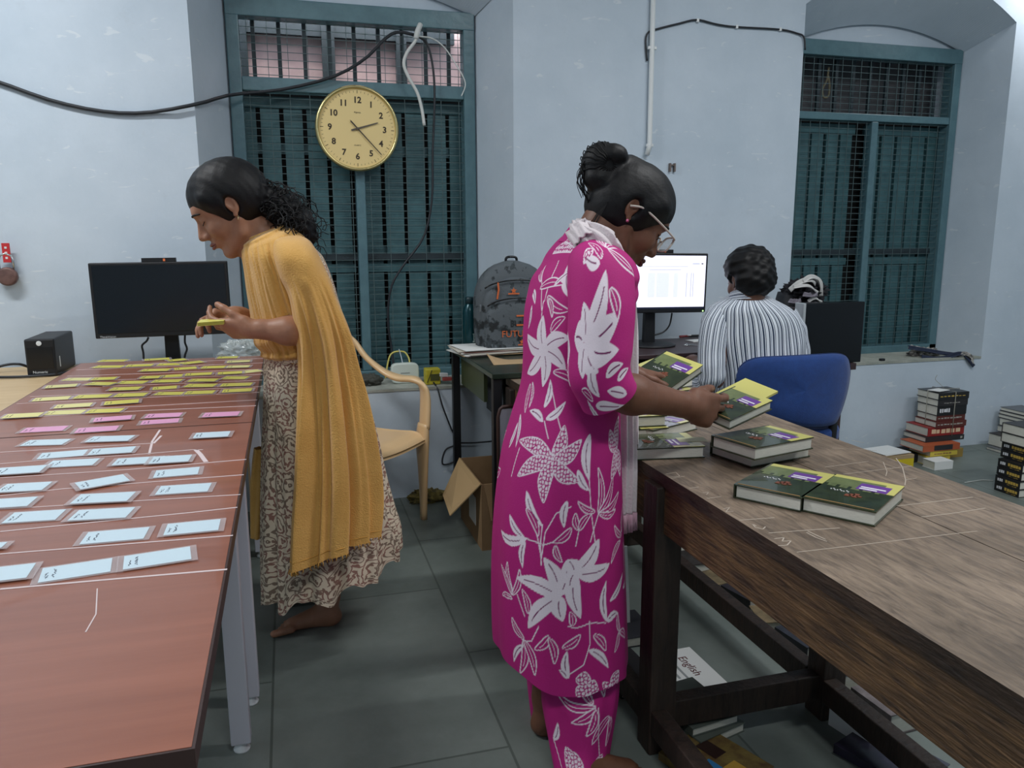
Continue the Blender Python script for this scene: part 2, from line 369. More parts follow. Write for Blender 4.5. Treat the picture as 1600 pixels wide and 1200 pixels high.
# ------------------------------------------------------------------ things on the wall
def make_clock():
    c = Py(558.5, 201, 3.86); R = .192; n = up3((.02, -1, -.02)); n /= np.linalg.norm(n)
    root = thing('wall_clock', 'round gold-rimmed wall clock with cream dial hung on the barred window', 'clock', c)
    b = MB(); b.lathe([(0, -.03), (R-.01, -.03), (R, -.02), (R, .004), (R-.004, .012), (R-.012, .013), (R-.016, .004), (R-.016, 0)], c, n, 72)
    b.build('rim', mat('brushed_gold', (205, 190, 135), .28, .85), root, smooth=True)
    f = MB(); f.lathe([(0, .001), (R-.0155, .001)], c, n, 64); f.build('dial', mat('cream_dial', (240, 214, 150), .55), root)
    ang = math.radians(-1.5); ez = np.array([0, 0, 1.])-n*n[2]; ez /= np.linalg.norm(ez); ex = np.cross(ez, n)
    cs, sn = math.cos(ang), math.sin(ang); EX = cs*ex+sn*ez; EZ = -sn*ex+cs*ez
    q = c+n*.0016; ink = mat('clock_ink', (62, 50, 36), .6)
    for h in range(1, 13):
        num = MB(); a = math.radians(90-30*h); add_text(num, str(h), .038, q+EX*math.cos(a)*.126+EZ*math.sin(a)*.126, EX, EZ, extrude=.0002, bold=.0011); num.build('numeral', ink, root)
    num = MB(); add_text(num, 'Ajanta', .012, q+EZ*.072, EX, EZ, extrude=.0001); num.build('maker_text', ink, root)
    num = MB(); add_text(num, 'QUARTZ', .008, q-EZ*.075, EX, EZ, extrude=.0001); num.build('quartz_text', ink, root)
    tk = MB()
    for k in range(60):
        a = math.radians(6*k); d = EX*math.cos(a)+EZ*math.sin(a); s_ = EX*-math.sin(a)+EZ*math.cos(a); L = .007 if k % 5 == 0 else .004; wd_ = .0012 if k % 5 == 0 else .0006
        tk.obox(q+d*(.163), d*L, s_*wd_, n*.0002)
    tk.build('minute_mark', ink, root)
    hm = mat('grey_hand', (96, 88, 76), .4)
    def hand(name, px, py, tail, w0, off, m):
        d = Py(px, py, 3.86)-c; d -= n*np.dot(d, n); L = np.linalg.norm(d); d /= L; s_ = np.cross(n, d); b = MB()
        o = q+n*off; b.prism([o-d*tail-s_*w0, o-d*tail+s_*w0, o+d*L*.95+s_*w0*.6, o+d*L, o+d*L*.95-s_*w0*.6], n*.001); b.build(name, m, root)
    hand('hour_hand', 591, 192, .03, .0042, .004, hm); hand('minute_hand', 597, 243, .045, .0032, .006, hm); hand('second_hand', 594, 240, .05, .0009, .0085, ink)
    b = MB(); b.lathe([(.006, .0), (.006, .011), (0, .012)], c, n, 20); b.build('hub', hm, root)
make_clock()
def cord(name, pts, r, m, label, cat='cable', n=40, group=None, sm=True):
    b = MB(); b.tube(smooth_path(pts, n) if sm else pts, r, 8); return b.build(name, m, smooth=True, label=label, cat=cat, group=group)
fy = YF-.05
cord('cable', [Py(-420, 40, YW-.012), Py(-200, 80, YW-.012), Py(-60, 112, YW-.012), Py(0, 129, YW-.012), Py(80, 157, YW-.012), Py(160, 174, YW-.012), Py(230, 176, YW-.012), Py(310, 162, YW-.012), Py(362, 148, 3.8), Py(440, 140, fy), Py(520, 120, fy), Py(570, 92, fy), Py(600, 62, fy), Py(622, 50, fy), Py(652, 56, fy)], .0075, M_cable, 'thick black cable swagged across the left wall and up over the barred window')
cord('cable', [Py(652, 56, fy), Py(668, 70, fy), Py(677, 110, fy), Py(679, 160, fy), Py(676, 240, fy), Py(675, 310, fy), Py(662, 370, fy), Py(630, 415, fy), Py(611, 450, fy), Py(606, 500, fy), Py(612, 545, fy), Py(616, 585, fy-.04)], .0055, M_cable, 'thin black cable hanging down the right half of the window to the router')
b = MB(); b.tube(smooth_path([Py(655, 40, fy-.02), Py(650, 62, fy-.03), Py(636, 82, fy-.03), Py(631, 100, fy-.03), Py(638, 120, fy-.03), Py(652, 145, fy-.03), Py(659, 170, fy-.03), Py(663, 196, fy-.03)], 30), .0075, 8)
b.tube(smooth_path([Py(653, 57, fy-.03), Py(675, 60, fy-.03), Py(695, 75, fy-.03), Py(715, 105, fy-.03), Py(727, 130, fy-.03), Py(721, 150, fy-.03)], 30), .003, 6); b.tube(smooth_path([Py(657, 38, fy-.02), Py(652, 50, fy-.035), Py(650, 60, fy-.03)], 8), .012, 8)
b.build('loose_wire', mat('dirty_white_wire', (214, 216, 212), .5), smooth=True, label='white twisted wire ends dangling from the top of the clock window', cat='wire')
root = thing('conduit_pipe', 'white plastic conduit pipe running down the wall behind the woman in pink', 'pipe', Py(1015, 238, YW-.03))
p1, p2 = Py(1022, -60, YW-.02), Py(1015, 226, YW-.02); b = MB(); b.tube([p1, p1*.5+p2*.5, p2, Py(1011, 242, YW-.02)], .012, 16); b.build('pipe', M_white, root, smooth=True)
for q, hz_w in ((Py(1019, 75, YW-.02), .022), (Py(1015, 227, YW-.02), .018)): b = MB(); b.obox(q, (hz_w, 0, 0), (0, .006, 0), (0, 0, .007)); b.build('saddle_clip', M_white, root, bevel=.002)
root = thing('cable', 'thin black cable clipped along the wall from the white pipe to the right window', 'cable', Py(1100, 33, YW-.01))
b = MB(); b.tube(smooth_path([Py(x, y, YW-.008 if x > 1005 and x<1250 else YW-.012) for x, y in ((1011, 95), (1009, 62), (1014, 50), (1028, 45), (1060, 37), (1089, 31), (1120, 38), (1150, 42), (1218, 46), (1245, 52), (1256, 58), (1258, 78))], 50), .0045, 8); b.build('wire', M_cable, root, smooth=True)
for x, y in ((1090, 32), (1151, 42), (1219, 46)):
    b = MB(); b.obox(Py(x, y, YW-.008), (.006, 0, 0), (0, .006, 0), (0, 0, .008)); b.build('clip', M_white, root, bevel=.001)
q = Py(1049, 262, YW); root = thing('wall_bracket', 'small rusty metal bracket stub on the wall above the head of the woman in pink', 'bracket', q)
b = MB()
for dx in (-.012, .012): b.obox(q+up3((dx, -.008, 0)), (.004, 0, 0), (0, .008, 0), (0, 0, .02))
b.obox(q+up3((0, -.01, .012)), (.014, 0, 0), (0, .003, 0), (0, 0, .003)); b.build('bracket_plate', mat('rusty_metal', (120, 110, 105), .6, .5), root)
# rope loop behind window two
b = MB(); b.tube(smooth_path([Py(1295, 105, 4.02), Py(1292, 125, 4.02), Py(1285, 140, 4.02), Py(1287, 152, 4.02), Py(1294, 150, 4.02), Py(1296, 135, 4.02), Py(1294, 118, 4.02)], 30), .006, 8)
b.build('rope', mat('jute', (128, 122, 100), .9), smooth=True, label='loop of old rope hanging behind the upper mesh of the right window', cat='rope')
# padlock
q = Py(12, 432, YW-.03); root = thing('padlock', 'round brown padlock hanging from a red strap on the left wall', 'padlock', q)
b = MB(); b.lathe([(0, -.014), (.031, -.014), (.037, -.008), (.037, .008), (.031, .014), (0, .014)], q, (0, 1, 0), 36); b.build('lock_body', mat('brown_lock', (120, 92, 86), .5, .3, var=(96, 72, 68), vscale=40), root, smooth=True, bevel=.002)
b = MB(); b.tube([q+up3((-.026, 0, .028)), q+up3((-.026, 0, .062)), q+up3((-.02, 0, .082)), q+up3((0, 0, .09)), q+up3((.02, 0, .082)), q+up3((.026, 0, .062)), q+up3((.026, 0, .028))], .0045, 10); b.build('shackle', mat('steel', (190, 195, 198), .25, .9), root, smooth=True)
q2 = Py(10, 395, YW-.03); root = thing('key_strap', 'short red strap on a wall hook holding the padlock', 'strap', q2); b = MB()
b.obox(q2, (.014, 0, 0), (0, .003, 0), (0, 0, .038)); b.build('strap', mat('red_vinyl', (190, 48, 52), .5), root, bevel=.001)
b = MB()
for k in range(3): b.obox(q2+up3((0, -.004, -.02+.02*k)), (.004, 0, 0), (0, .001, 0), (0, 0, .004))
b.build('print_mark', M_white, root)
# ------------------------------------------------------------------ left worktables
ZL, ZR = .78, .70
TXL, TXR = -.742, -.104
M_lam = mat('red_brown_laminate', (152, 94, 72), .3, var=(134, 80, 60), vscale=3.0, stretch=(.6, 9, 1), coat=.25)
M_lamdk = mat('dark_brown_edge', (58, 38, 34), .45)
M_chalk = mat('chalk_line', (212, 196, 196), .9)
M_steelw = mat('light_grey_powder_coat', (196, 196, 204), .45)
def strip(mb, pts, z, wd_, m, hgt=.0006, off=0):
    P = [Pz(x, y, z+off) for x, y in pts]
    for a, b in zip(P[:-1], P[1:]):
        d = b-a; L = np.linalg.norm(d)
        if L < 1e-5: continue
        d /= L; s_ = np.array([-d[1], d[0], 0]); c = (a+b)/2; mb.obox((c[0], c[1], z+hgt/2), d*(L/2), s_*wd_/2, (0, 0, hgt/2), m)
def left_table(name, label, y0, y1, lines, legs, near):
    root = thing(name, label, 'table', ((TXL+TXR)/2, (y0+y1)/2, 0))
    t = MB(); t.box(TXL, TXR, y0, y1, ZL-.022, ZL, 0)
    for f in range(len(t.f)-6, len(t.f)):
        if f != len(t.f)-6: pass
    for pts, wd_ in lines: strip(t, pts, ZL, wd_, 1)
    t.build('tabletop', [M_lam, M_chalk], root)
    e = MB(); e.box(TXR, TXR+.003, y0-.003, y1, ZL-.023, ZL-.0005); e.box(TXL-.003, TXL, y0-.003, y1, ZL-.023, ZL-.0005); e.box(TXL, TXR, y0-.003, y0, ZL-.023, ZL-.0005); e.box(TXL, TXR, y1, y1+.003, ZL-.023, ZL-.0005)
    e.build('edge_band', M_lamdk, root)
    for (x, y) in legs:
        b = MB(); b.box(x-.023, x+.023, y-.02, y+.02, .025, ZL-.023, 0); lg = b.build('leg', M_steelw, root, bevel=.003)
        b = MB(); b.lathe([(0, .0), (.018, 0), (.02, .006), (.012, .012), (.012, .026)], (x, y, 0), n=16); b.build('levelling_foot', M_white, lg, smooth=True)
    b = MB(); zz = ZL-.05
    for y in (legs[0][1], legs[1][1]): b.box(TXL+.085, TXR-.085, y-.015, y+.015, zz-.015, zz+.02)
    for x in (TXL+.06, TXR-.06): b.box(x-.012, x+.012, legs[0][1]+.02, legs[1][1]-.02, zz-.015, zz+.02)
    b.build('under_frame', M_steelw, root)
    if near: b = MB(); b.box(TXL+.02, TXR-.012, y0+.012, y0+.028, ZL-.36, ZL-.023); b.build('front_shadow_panel', M_lamdk, root)  # dark panel added to stand in for the shadow below the front edge
    return root
LN = [([(0, 707), (237, 693)], .0035), ([(0, 725), (70, 719), (205, 711), (232, 709), (300, 703), (317, 703)], .0035), ([(0, 747), (200, 734), (385, 718)], .0035), ([(0, 775), (100, 764), (381, 742)], .0035), ([(0, 796), (376, 773)], .003), ([(0, 831), (300, 801), (371, 793)], .0035), ([(0, 866), (364, 837)], .0035), ([(0, 921), (180, 905), (355, 890)], .0045),
      ([(250, 672), (238, 690), (233, 710)], .005), ([(252, 681), (240, 693)], .005), ([(306, 703), (313, 710), (322, 722)], .009), ([(152, 920), (150, 960), (134, 988)], .0015)]
LF = [([(60, 651), (220, 642), (400, 634)], .004), ([(85, 641), (220, 635), (402, 625)], .004), ([(26, 631), (230, 621), (405, 613)], .004), ([(47, 620), (410, 604)], .004), ([(160, 604), (410, 594)], .004), ([(92, 597), (410, 585)], .004), ([(105, 588), (411, 577)], .004), ([(119, 578), (411, 567)], .004), ([(200, 570), (411, 560)], .004)]
left_table('worktable', 'red-brown laminate worktable nearest the camera, covered in rows of pale blue cards', .677, 1.975, LN, [(-.168, .76), (-.168, 1.83), (-.68, .76), (-.68, 1.83)], True)
left_table('worktable', 'red-brown laminate worktable by the left monitor, covered in rows of yellow cards', 1.983, 3.15, LF, [(-.155, 2.03), (-.155, 3.06), (-.69, 2.03), (-.69, 3.06)], False)
# laminated cards: (near-left, near-right, far-left) corners in the photo
BLUE = [[(30, 697), (96, 695), (44, 686)], [(132, 691), (199, 689), (142, 681)], [(301, 685), (356, 682), (306, 675)],
        [(57, 718), (131, 712), (66, 707)], [(136, 711.5), (205, 707), (144, 702)],
        [(-15, 743), (61, 738), (-7, 731)], [(68, 731), (144, 727), (76, 719)], [(174, 727.5), (250, 723), (182, 716)], [(232, 725), (294, 721), (240, 714)],
        [(239, 747), (309, 741), (243, 735)],
        [(-8, 770), (65, 766), (7, 756)], [(126, 765), (203, 751), (114, 753)], [(242, 773.5), (324, 768), (247, 759)],
        [(-35, 796), (42, 791), (-20, 781)], [(109, 787.5), (198, 783), (120, 771.5)],
        [(2, 818), (86, 812.5), (11, 802)], [(105, 814), (196, 809), (120, 797.5)],
        [(-80, 862), (2, 856), (-68, 853)], [(124, 851), (224, 842), (136, 830)], [(255, 837), (341, 828.5), (261, 817.5)],
        [(-60, 915), (41, 903), (-57, 892)], [(59, 911), (172.5, 893.5), (68, 884)], [(192, 890.6), (299, 874), (193, 868)]]
BROWS = [3, 2, 4, 1, 3, 2, 2, 3, 3]
PINK = [[(30, 676.5), (97, 673), (37, 668)], [(115.5, 677), (181, 672.5), (121.5, 668)], [(145, 659.5), (204, 655), (151, 653)], [(219, 664), (278, 660), (223, 657.5)], [(225, 653.5), (280, 651), (237, 647)], [(315, 652), (371, 649.5), (320, 645)]]
YEL = [[[(151, 565.5), (192.5, 565), (156, 562)], [(226, 564), (265, 561.5), (229, 561)], [(266, 565), (293, 562.5), (275, 560)], [(338, 560.5), (370, 559.5), (340, 557.5)]],
       [[(143, 575), (187, 574.5), (152, 571)], [(195, 573.5), (236, 572), (199, 568.5)], [(244, 571.5), (280, 570.5), (249, 568)], [(288, 569.5), (320, 566), (290, 565.5)], [(354, 567), (390, 565.5), (358, 563.5)]],
       [[(218, 580.5), (261, 579.5), (224, 576.5)], [(273, 578.5), (308, 576), (275, 574.5)], [(313, 576), (351, 575), (319, 571.5)], [(353, 575), (388, 574), (356, 570)]],
       [[(95, 595), (139, 594.5), (107, 589.5)], [(141, 594.5), (178, 593), (147, 589)], [(217, 592), (247, 591), (223, 587.5)], [(250, 590.5), (285, 588.5), (256, 585)], [(288, 587.5), (330, 585.5), (294, 582.5)], [(340, 585.5), (378, 583.5), (344, 581.5)], [(381, 583.5), (411, 580), (384, 578.5)]],
       [[(69, 607), (118, 604), (76, 601.5)], [(131, 601.5), (170, 602), (143, 597)], [(180, 600), (223, 599.5), (190, 595)], [(235, 598), (279, 597), (241, 593)], [(292, 596.5), (335, 596), (300, 591)], [(345, 592.5), (382, 592.5), (352, 587.5)]],
       [[(169, 610.5), (215, 609), (176, 605.5)], [(238, 609.5), (276, 607), (239, 604)], [(286, 605), (332, 604.5), (294, 600)], [(343, 604), (391, 602.5), (345, 598.5)]],
       [[(49, 627.5), (106, 624), (54, 621.5)], [(113, 623), (168, 621), (122, 616)], [(176, 620.5), (224, 619), (183, 614.5)], [(239, 617.5), (284, 617), (246, 613)], [(287, 616.5), (332, 615), (293, 611.5)], [(346, 613.5), (392, 611.5), (350, 608)]],
       [[(83, 638.5), (140, 635), (88, 632)], [(162, 633), (216, 629), (165, 627)]],
       [[(1, 654), (59, 651), (8, 647)], [(65, 649), (126, 646.5), (73, 642.5)], [(132, 646), (186, 644), (141, 640)]]]
M_ink = mat('marker_ink', (60, 66, 84), .7)
M_film = mat('clear_laminate_film', (214, 200, 200), .14, alpha=.34)
PAPER = {'blue': mat('pale_blue_paper', (202, 222, 232), .35), 'yellow': mat('yellow_paper', (212, 204, 92), .35), 'pink': mat('pink_paper', (224, 160, 196), .35), 'pale': mat('faded_yellow_paper', (222, 214, 140), .35)}
def card(q, colr, label, group, idx):
    z = ZL+.0012+.0011*(idx % 3); a, b, c = [Pz(*p, z) for p in q]
    ex = b-a; L = np.linalg.norm(ex[:2]); ex /= L; ey = np.array([-ex[1], ex[0], 0]); Wd = max(.02, min(.05, float(np.dot(c-a, ey)))); shift = float(np.dot(c-a, ex))
    o = a+ex*L/2+ey*Wd/2; root = thing('laminated_card', label, 'card', o, group)
    f = MB(); f.obox(o, ex*(L/2+.0085), ey*(Wd/2+.0045), (0, 0, .00035)); f.build('laminate_sleeve', M_film, root)
    p = MB(); p.obox(o+up3((0, 0, .0004)), ex*L/2, ey*Wd/2, (0, 0, .00025), 0); r = random.Random(idx*7+int(o[0]*997))
    # handwriting across the left end of the card
    for ln in range(2):
        x = -L/2+L*(.09+.1*ln); n = 7+4*ln; yy = np.linspace(-Wd*.3, Wd*.3*(1 if ln else .3), n)
        for k in range(n-1):
            u = ex*(x+r.uniform(-.0022, .0022))+ey*yy[k]; v = ex*(x+r.uniform(-.0022, .0022))+ey*yy[k+1]; d = v-u; l = np.linalg.norm(d); d /= l
            p.obox(o+(u+v)/2+up3((0, 0, .0008)), d*l/2, np.array([-d[1], d[0], 0])*.0005, (0, 0, .0001), 1)
    p.build('paper_slip', [PAPER[colr], M_ink], root)
ORD = ['first', 'second', 'third', 'fourth', 'fifth', 'sixth', 'seventh', 'eighth', 'ninth']
i = 0
for rI, n in enumerate(BROWS):
    for k in range(n):
        lab = 'pale blue card, %s from left in the %s blue row from the pink cards' % (ORD[k], ORD[rI])
        card(BLUE[i], 'blue', lab, 'pale blue laminated cards on the near table', i); i += 1
PL = ['pink laminated card lying leftmost in the pink row', 'pink laminated card on the table seam, second from the left in the front pink row', 'pink laminated card behind the table-seam card, just below the yellow cards', 'pink laminated card lying in front, overlapped pair in the middle of the table', 'pink laminated card lying behind, overlapped pair in the middle of the table', 'pink laminated card lying rightmost, near the table edge by the woman']
for k, q in enumerate(PINK): card(q, 'pink', PL[k], 'pink laminated cards', k)
for rI, row in enumerate(YEL):
    for k, q in enumerate(row):
        card(q, 'pale' if (q[0][0] < 110 or (q[0][0] > 345 and rI < 4)) else 'yellow', 'yellow card, %s from left in the %s yellow row from the monitor' % (ORD[k], ORD[rI]), 'yellow laminated cards on the far table', k+rI)
# ------------------------------------------------------------------ left corner: side desk, power backup, monitor
M_beech = mat('pale_beech_wood', (206, 180, 140), .5, var=(190, 162, 122), vscale=4, stretch=(1, 8, 1))
root = thing('side_desk', 'pale beech side desk in the left corner carrying the black power backup box', 'desk', (-1.4, 3.2, 0))
b = MB(); b.box(-1.95, -.80, 2.55, 3.55, .69, .72); b.box(-.80, -.12, 3.21, 3.55, .69, .72); b.build('desktop', M_beech, root, bevel=.003)
b = MB(); b.box(-1.93, -.86, 3.5, 3.52, .1, .689); b.box(-.9, -.86, 2.6, 3.5, 0, .689); b.box(-1.93, -1.89, 2.6, 3.5, 0, .689); b.box(-.2, -.16, 3.3, 3.5, 0, .689); b.build('side_panel', M_beech, root)
o = up3((-.895, 3.27, .72)); root = thing('power_backup', 'black power backup box with a white button on the beech side desk', 'power supply', o)
b = MB(); b.box(-.95, -.85, 3.255, 3.53, .722, .862, 0); b.build('case', M_black, root, bevel=.006)
b = MB(); b.lathe([(0, .003), (.009, .002), (.009, 0)], (-.9, 3.254, .846), (0, -1, 0), 20); b.build('power_button', M_white, root)
b = MB(); b.box(-.942, -.858, 3.2535, 3.2555, .75, .83, 0); add_text(b, 'Numeric', .014, (-.905, 3.253, .738), (1, 0, 0), (0, 0, 1), 1, .0003); b.build('front_panel', [M_gloss, M_white], root)
b = MB(); b.box(-.8495, -.848, 3.30, 3.308, .75, .79, 0); b.build('sticker', M_white, root)
cord('cable', [(-1.3, 3.4, .726), (-1.1, 3.28, .727), (-1.0, 3.24, .727), (-.90, 3.245, .727), (-.84, 3.28, .727), (-.82, 3.4, .727)], .005, M_cable, 'black mains lead lying on the beech side desk in front of the power backup')
cord('cable', [Py(-20, 578, 3.4), Py(10, 570, 3.42), Py(30, 569, 3.42), Py(46, 574, 3.44)], .005, M_cable, 'black lead running from the left edge into the back of the power backup')
def monitor(yc, TLp, TRp, BRp, BLp, label, on, neck_px, neck_y, zb, brand):
    TL, TR, BR, BL = [Py(*p, yc) for p in (TLp, TRp, BRp, BLp)]
    c = (TL+TR+BR+BL)/4; ex = (TR-TL+BR-BL); ex /= np.linalg.norm(ex); Wd = (np.linalg.norm(TR-TL)+np.linalg.norm(BR-BL))/2; Hd = (np.linalg.norm(TL-BL)+np.linalg.norm(TR-BR))/2
    ez = np.array([0, 0, 1.])-ex*ex[2]; ez /= np.linalg.norm(ez); ey = np.cross(ez, ex)
    root = thing('monitor', label, 'monitor', (c[0], c[1], zb))
    b = MB(); b.obox(c+ey*.018, ex*Wd/2, ey*.018, ez*Hd/2, 0); b.obox(c+ey*.045, ex*Wd*.3, ey*.015, ez*Hd*.3, 0); b.build('housing', M_black, root, bevel=.004)
    b = MB(); bz = .011; sc = c+ez*.004-ey*.0008
    b.obox(sc, ex*(Wd/2-bz), ey*.0006, ez*(Hd/2-bz-.004), 0)
    mats = [mat('switched_off_screen', (16, 22, 28), .18)] if not on else [mat('lit_screen_white', (236, 236, 255), .5, emit=.62), mat('screen_line', (196, 200, 220), .5, emit=.42), mat('screen_column', (222, 226, 240), .5, emit=.52), mat('screen_bar', (28, 34, 56), .4, emit=.2)]
    if on:
        hw, hh = Wd/2-bz, Hd/2-bz-.004; p = lambda u, v, du, dv, m: b.obox(sc+ex*(u*hw)+ez*(v*hh)-ey*.0008, ex*du*hw, ey*.0002, ez*dv*hh, m)
        p(0, -.965, 1, .035, 3); p(-.1, .86, .6, .006, 1); p(-.1, .6, .7, .01, 1); p(.1, .47, .35, .012, 1); p(.78, .7, .08, .02, 1); p(.92, .7, .02, .02, 3)
        for u, du in ((-.8, .06), (-.62, .05), (-.2, .08), (-.02, .07), (.12, .07), (.34, .05)): p(u, -.1, du, .46, 2)
        for u in (.58, .68, .73): p(u, -.1, .008, .46, 1)
        for v in np.linspace(.34, -.5, 14): p(-.05, v, .62, .003, 1)
    b.build('screen', mats, root)
    b = MB(); b.obox(c+ez*(Hd/2+.008)+ey*.015, ex*.062, ey*.012, ez*.008, 0); b.obox(c+ez*(Hd/2+.008)+ex*.02+ey*.0025, ex*.004, ey*.0008, ez*.005, 1); b.build('webcam_bar', [M_black, mat('orange_dot', (226, 120, 70), .5)], root)
    t = MB(); add_text(t, brand or '.', .012, c-ex*(Wd/2-.045)-ez*(Hd/2-.006)-ey*.001, ex, ez, 0, .0003); t.build('brand_text', mat('silver_print', (190, 194, 198), .4), root)
    n = Py(*neck_px, neck_y); b = MB(); zt = (c-ez*Hd*.2)[2]
    b.prism([(n[0]-.028, n[1], zb+.01), (n[0]+.028, n[1], zb+.01), (n[0]+.024, n[1], zt), (n[0]-.024, n[1], zt)], (0, .03, 0)); b.build('neck', M_black, root, bevel=.003)
    b = MB(); b.lathe([(0, 0), (.115, 0), (.118, .006), (.1, .012), (0, .014)], (n[0], n[1]-.01, zb), n=40); b.build('stand_base', M_black, root, smooth=True)
    if on: b = MB(); b.obox(c+ex*(Wd/2-.014)-ez*(Hd/2-.007)-ey*.001, ex*.003, ey*.0005, ez*.003); b.build('power_light', mat('green_led', (180, 255, 150), .4, emit=1.5), root)
    return root
monitor(3.36, (137, 411), (356, 408), (361, 521), (149, 530), 'switched-off black monitor behind the yellow cards on the left', False, (269, 545), 3.41, .72, 'ThinkVision')
cord('cable', [Py(232, 527, 3.42), Py(229, 533, 3.42), Py(222, 540, 3.42), Py(224, 552, 3.42), Py(225, 575, 3.42)], .004, M_cable, 'short black lead with a plug hanging below the left monitor')
cord('cable', [Py(289, 524, 3.42), Py(289, 535, 3.42), Py(292, 545, 3.42), Py(289, 556, 3.42), Py(287, 575, 3.42)], .004, M_cable, 'black lead hanging right of the left monitor neck')
def crumple(c, r, seed, amp=.35, n=48, sq=(1, 1, 1)):
    rr = np.random.RandomState(seed); th = np.linspace(0, 2*math.pi, n, endpoint=False); ph = np.linspace(.02, math.pi-.02, n//2); T, Pp = np.meshgrid(th, ph)
    R = np.ones_like(T)
    for k in range(14):
        d = rr.normal(size=3); d /= np.linalg.norm(d); fq = rr.uniform(2, 7); X = np.sin(Pp)*np.cos(T)*d[0]+np.sin(Pp)*np.sin(T)*d[1]+np.cos(Pp)*d[2]
        R += amp/5*np.abs(np.sin(fq*X*3+rr.uniform(0, 6)))-amp/10
    P = np.stack([np.sin(Pp)*np.cos(T)*R*r*sq[0]+c[0], np.sin(Pp)*np.sin(T)*R*r*sq[1]+c[1], np.cos(Pp)*R*r*sq[2]+c[2]], -1)
    V, Q = grid_arrays(P, True, True); return V, Q, grid_uv(P.shape[0], n)
q = Py(378, 545, 3.3); V, Q, U = crumple(up3((q[0], 3.34, .765)), .06, 4, .8, 60, (1.1, .7, .72))
link('plastic_bag', np_mesh('plastic_bag', V, Q, mat('clear_plastic', (215, 225, 225), .12, alpha=.4, spec=.9)), label='crumpled clear plastic bag behind the yellow cards, beside the left monitor', cat='bag')
# ------------------------------------------------------------------ sill clutter
q = Py(634, 596, 3.72); root = thing('router', 'white rounded router standing on the window sill behind the plastic chair', 'router', (q[0], 3.75, ZS+.008))
b = MB(); cx = q[0]; pts = []
for k in range(24):
    a = 2*math.pi*k/24; pts.append((cx+.068*np.sign(math.cos(a))*abs(math.cos(a))**.45, 3.73, ZS+.058+.05*np.sign(math.sin(a))*abs(math.sin(a))**.45))
b.prism(pts, (0, .035, 0)); b.build('case', mat('off_white_plastic', (214, 224, 216), .35), root, bevel=.006)
b = MB(); b.obox((cx, 3.729, ZS+.06), (.022, 0, 0), (0, .0005, 0), (0, 0, .002)); b.build('logo', mat('grey_print', (150, 156, 156), .5), root)
cord('cable', [(cx-.09, 3.78, ZS+.03), (cx-.06, 3.8, ZS+.14), (cx-.0, 3.8, ZS+.155), (cx+.025, 3.79, ZS+.13), (cx+.03, 3.775, ZS+.1)], .004, mat('yellow_cord', (216, 205, 110), .5), 'yellow lead looping over the top of the white router')
cord('cable', [(cx-.02, 3.78, ZS+.17), (cx-.012, 3.78, ZS+.14), (cx-.005, 3.77, ZS+.1)], .0025, mat('pale_wire', (200, 214, 226), .5), 'pale antenna lead rising from the white router')
V, Q, U = crumple(up3((cx-.17, 3.74, ZS+.03)), .035, 9, .8, 40, (1.2, .8, .7)); link('cable_bundle', np_mesh('cable_bundle', V, Q, mat('dusty_cable', (70, 72, 66), .8)), label='dusty tangle of cable on the sill left of the router', cat='cable')
q = Py(677, 600, 3.66); root = thing('power_adapter', 'yellow box adapter with a dark socket face on the sill right of the router', 'adapter', (q[0], 3.68, ZS+.008))
M_yel = mat('yellow_plastic', (208, 196, 60), .5, var=(170, 158, 40), vscale=30)
b = MB(); ax = q[0]; b.box(ax-.036, ax+.036, 3.655, 3.72, ZS+.009, ZS+.085); b.build('case', M_yel, root, bevel=.005)
b = MB(); b.obox((ax+.008, 3.654, ZS+.045), (.022, 0, 0), (0, .002, 0), (0, 0, .016)); b.obox((ax-.018, 3.654, ZS+.05), (.002, 0, 0), (0, .002, 0), (.012, 0, .03)); b.build('socket_face', mat('olive_dark', (74, 76, 36), .6), root)
root = thing('plug', 'white and red plug end poking from the yellow adapter', 'plug', (ax+.055, 3.65, ZS+.05)); b = MB()
b.obox((ax+.05, 3.655, ZS+.055), (.02, 0, -.002), (0, .01, 0), (0, 0, .009), 0); b.obox((ax+.066, 3.65, ZS+.035), (.022, 0, 0), (0, .012, 0), (0, 0, .008), 1); b.build('plug_body', [M_white, mat('dull_red', (160, 70, 66), .6)], root, bevel=.002)
cord('cable', [(ax, 3.65, ZS+.02), (ax+.01, 3.6, ZS-.005), (ax+.03, 3.58, ZS-.09), (ax+.07, 3.585, ZS-.2), (ax+.1, 3.59, ZS-.27), (ax+.04, 3.59, ZS-.3), (ax+.025, 3.59, ZS-.37), (ax+.09, 3.59, ZS-.36)], .004, M_cable, 'black lead trailing from the yellow adapter down the wall to the green desk')
cord('cable', [(.75, 3.57, .26), (.84, 3.57, .255), (.95, 3.58, .26), (1.02, 3.58, .31), (1.1, 3.57, .38)], .004, M_cable, 'black lead sagging along the wall below the green desk')
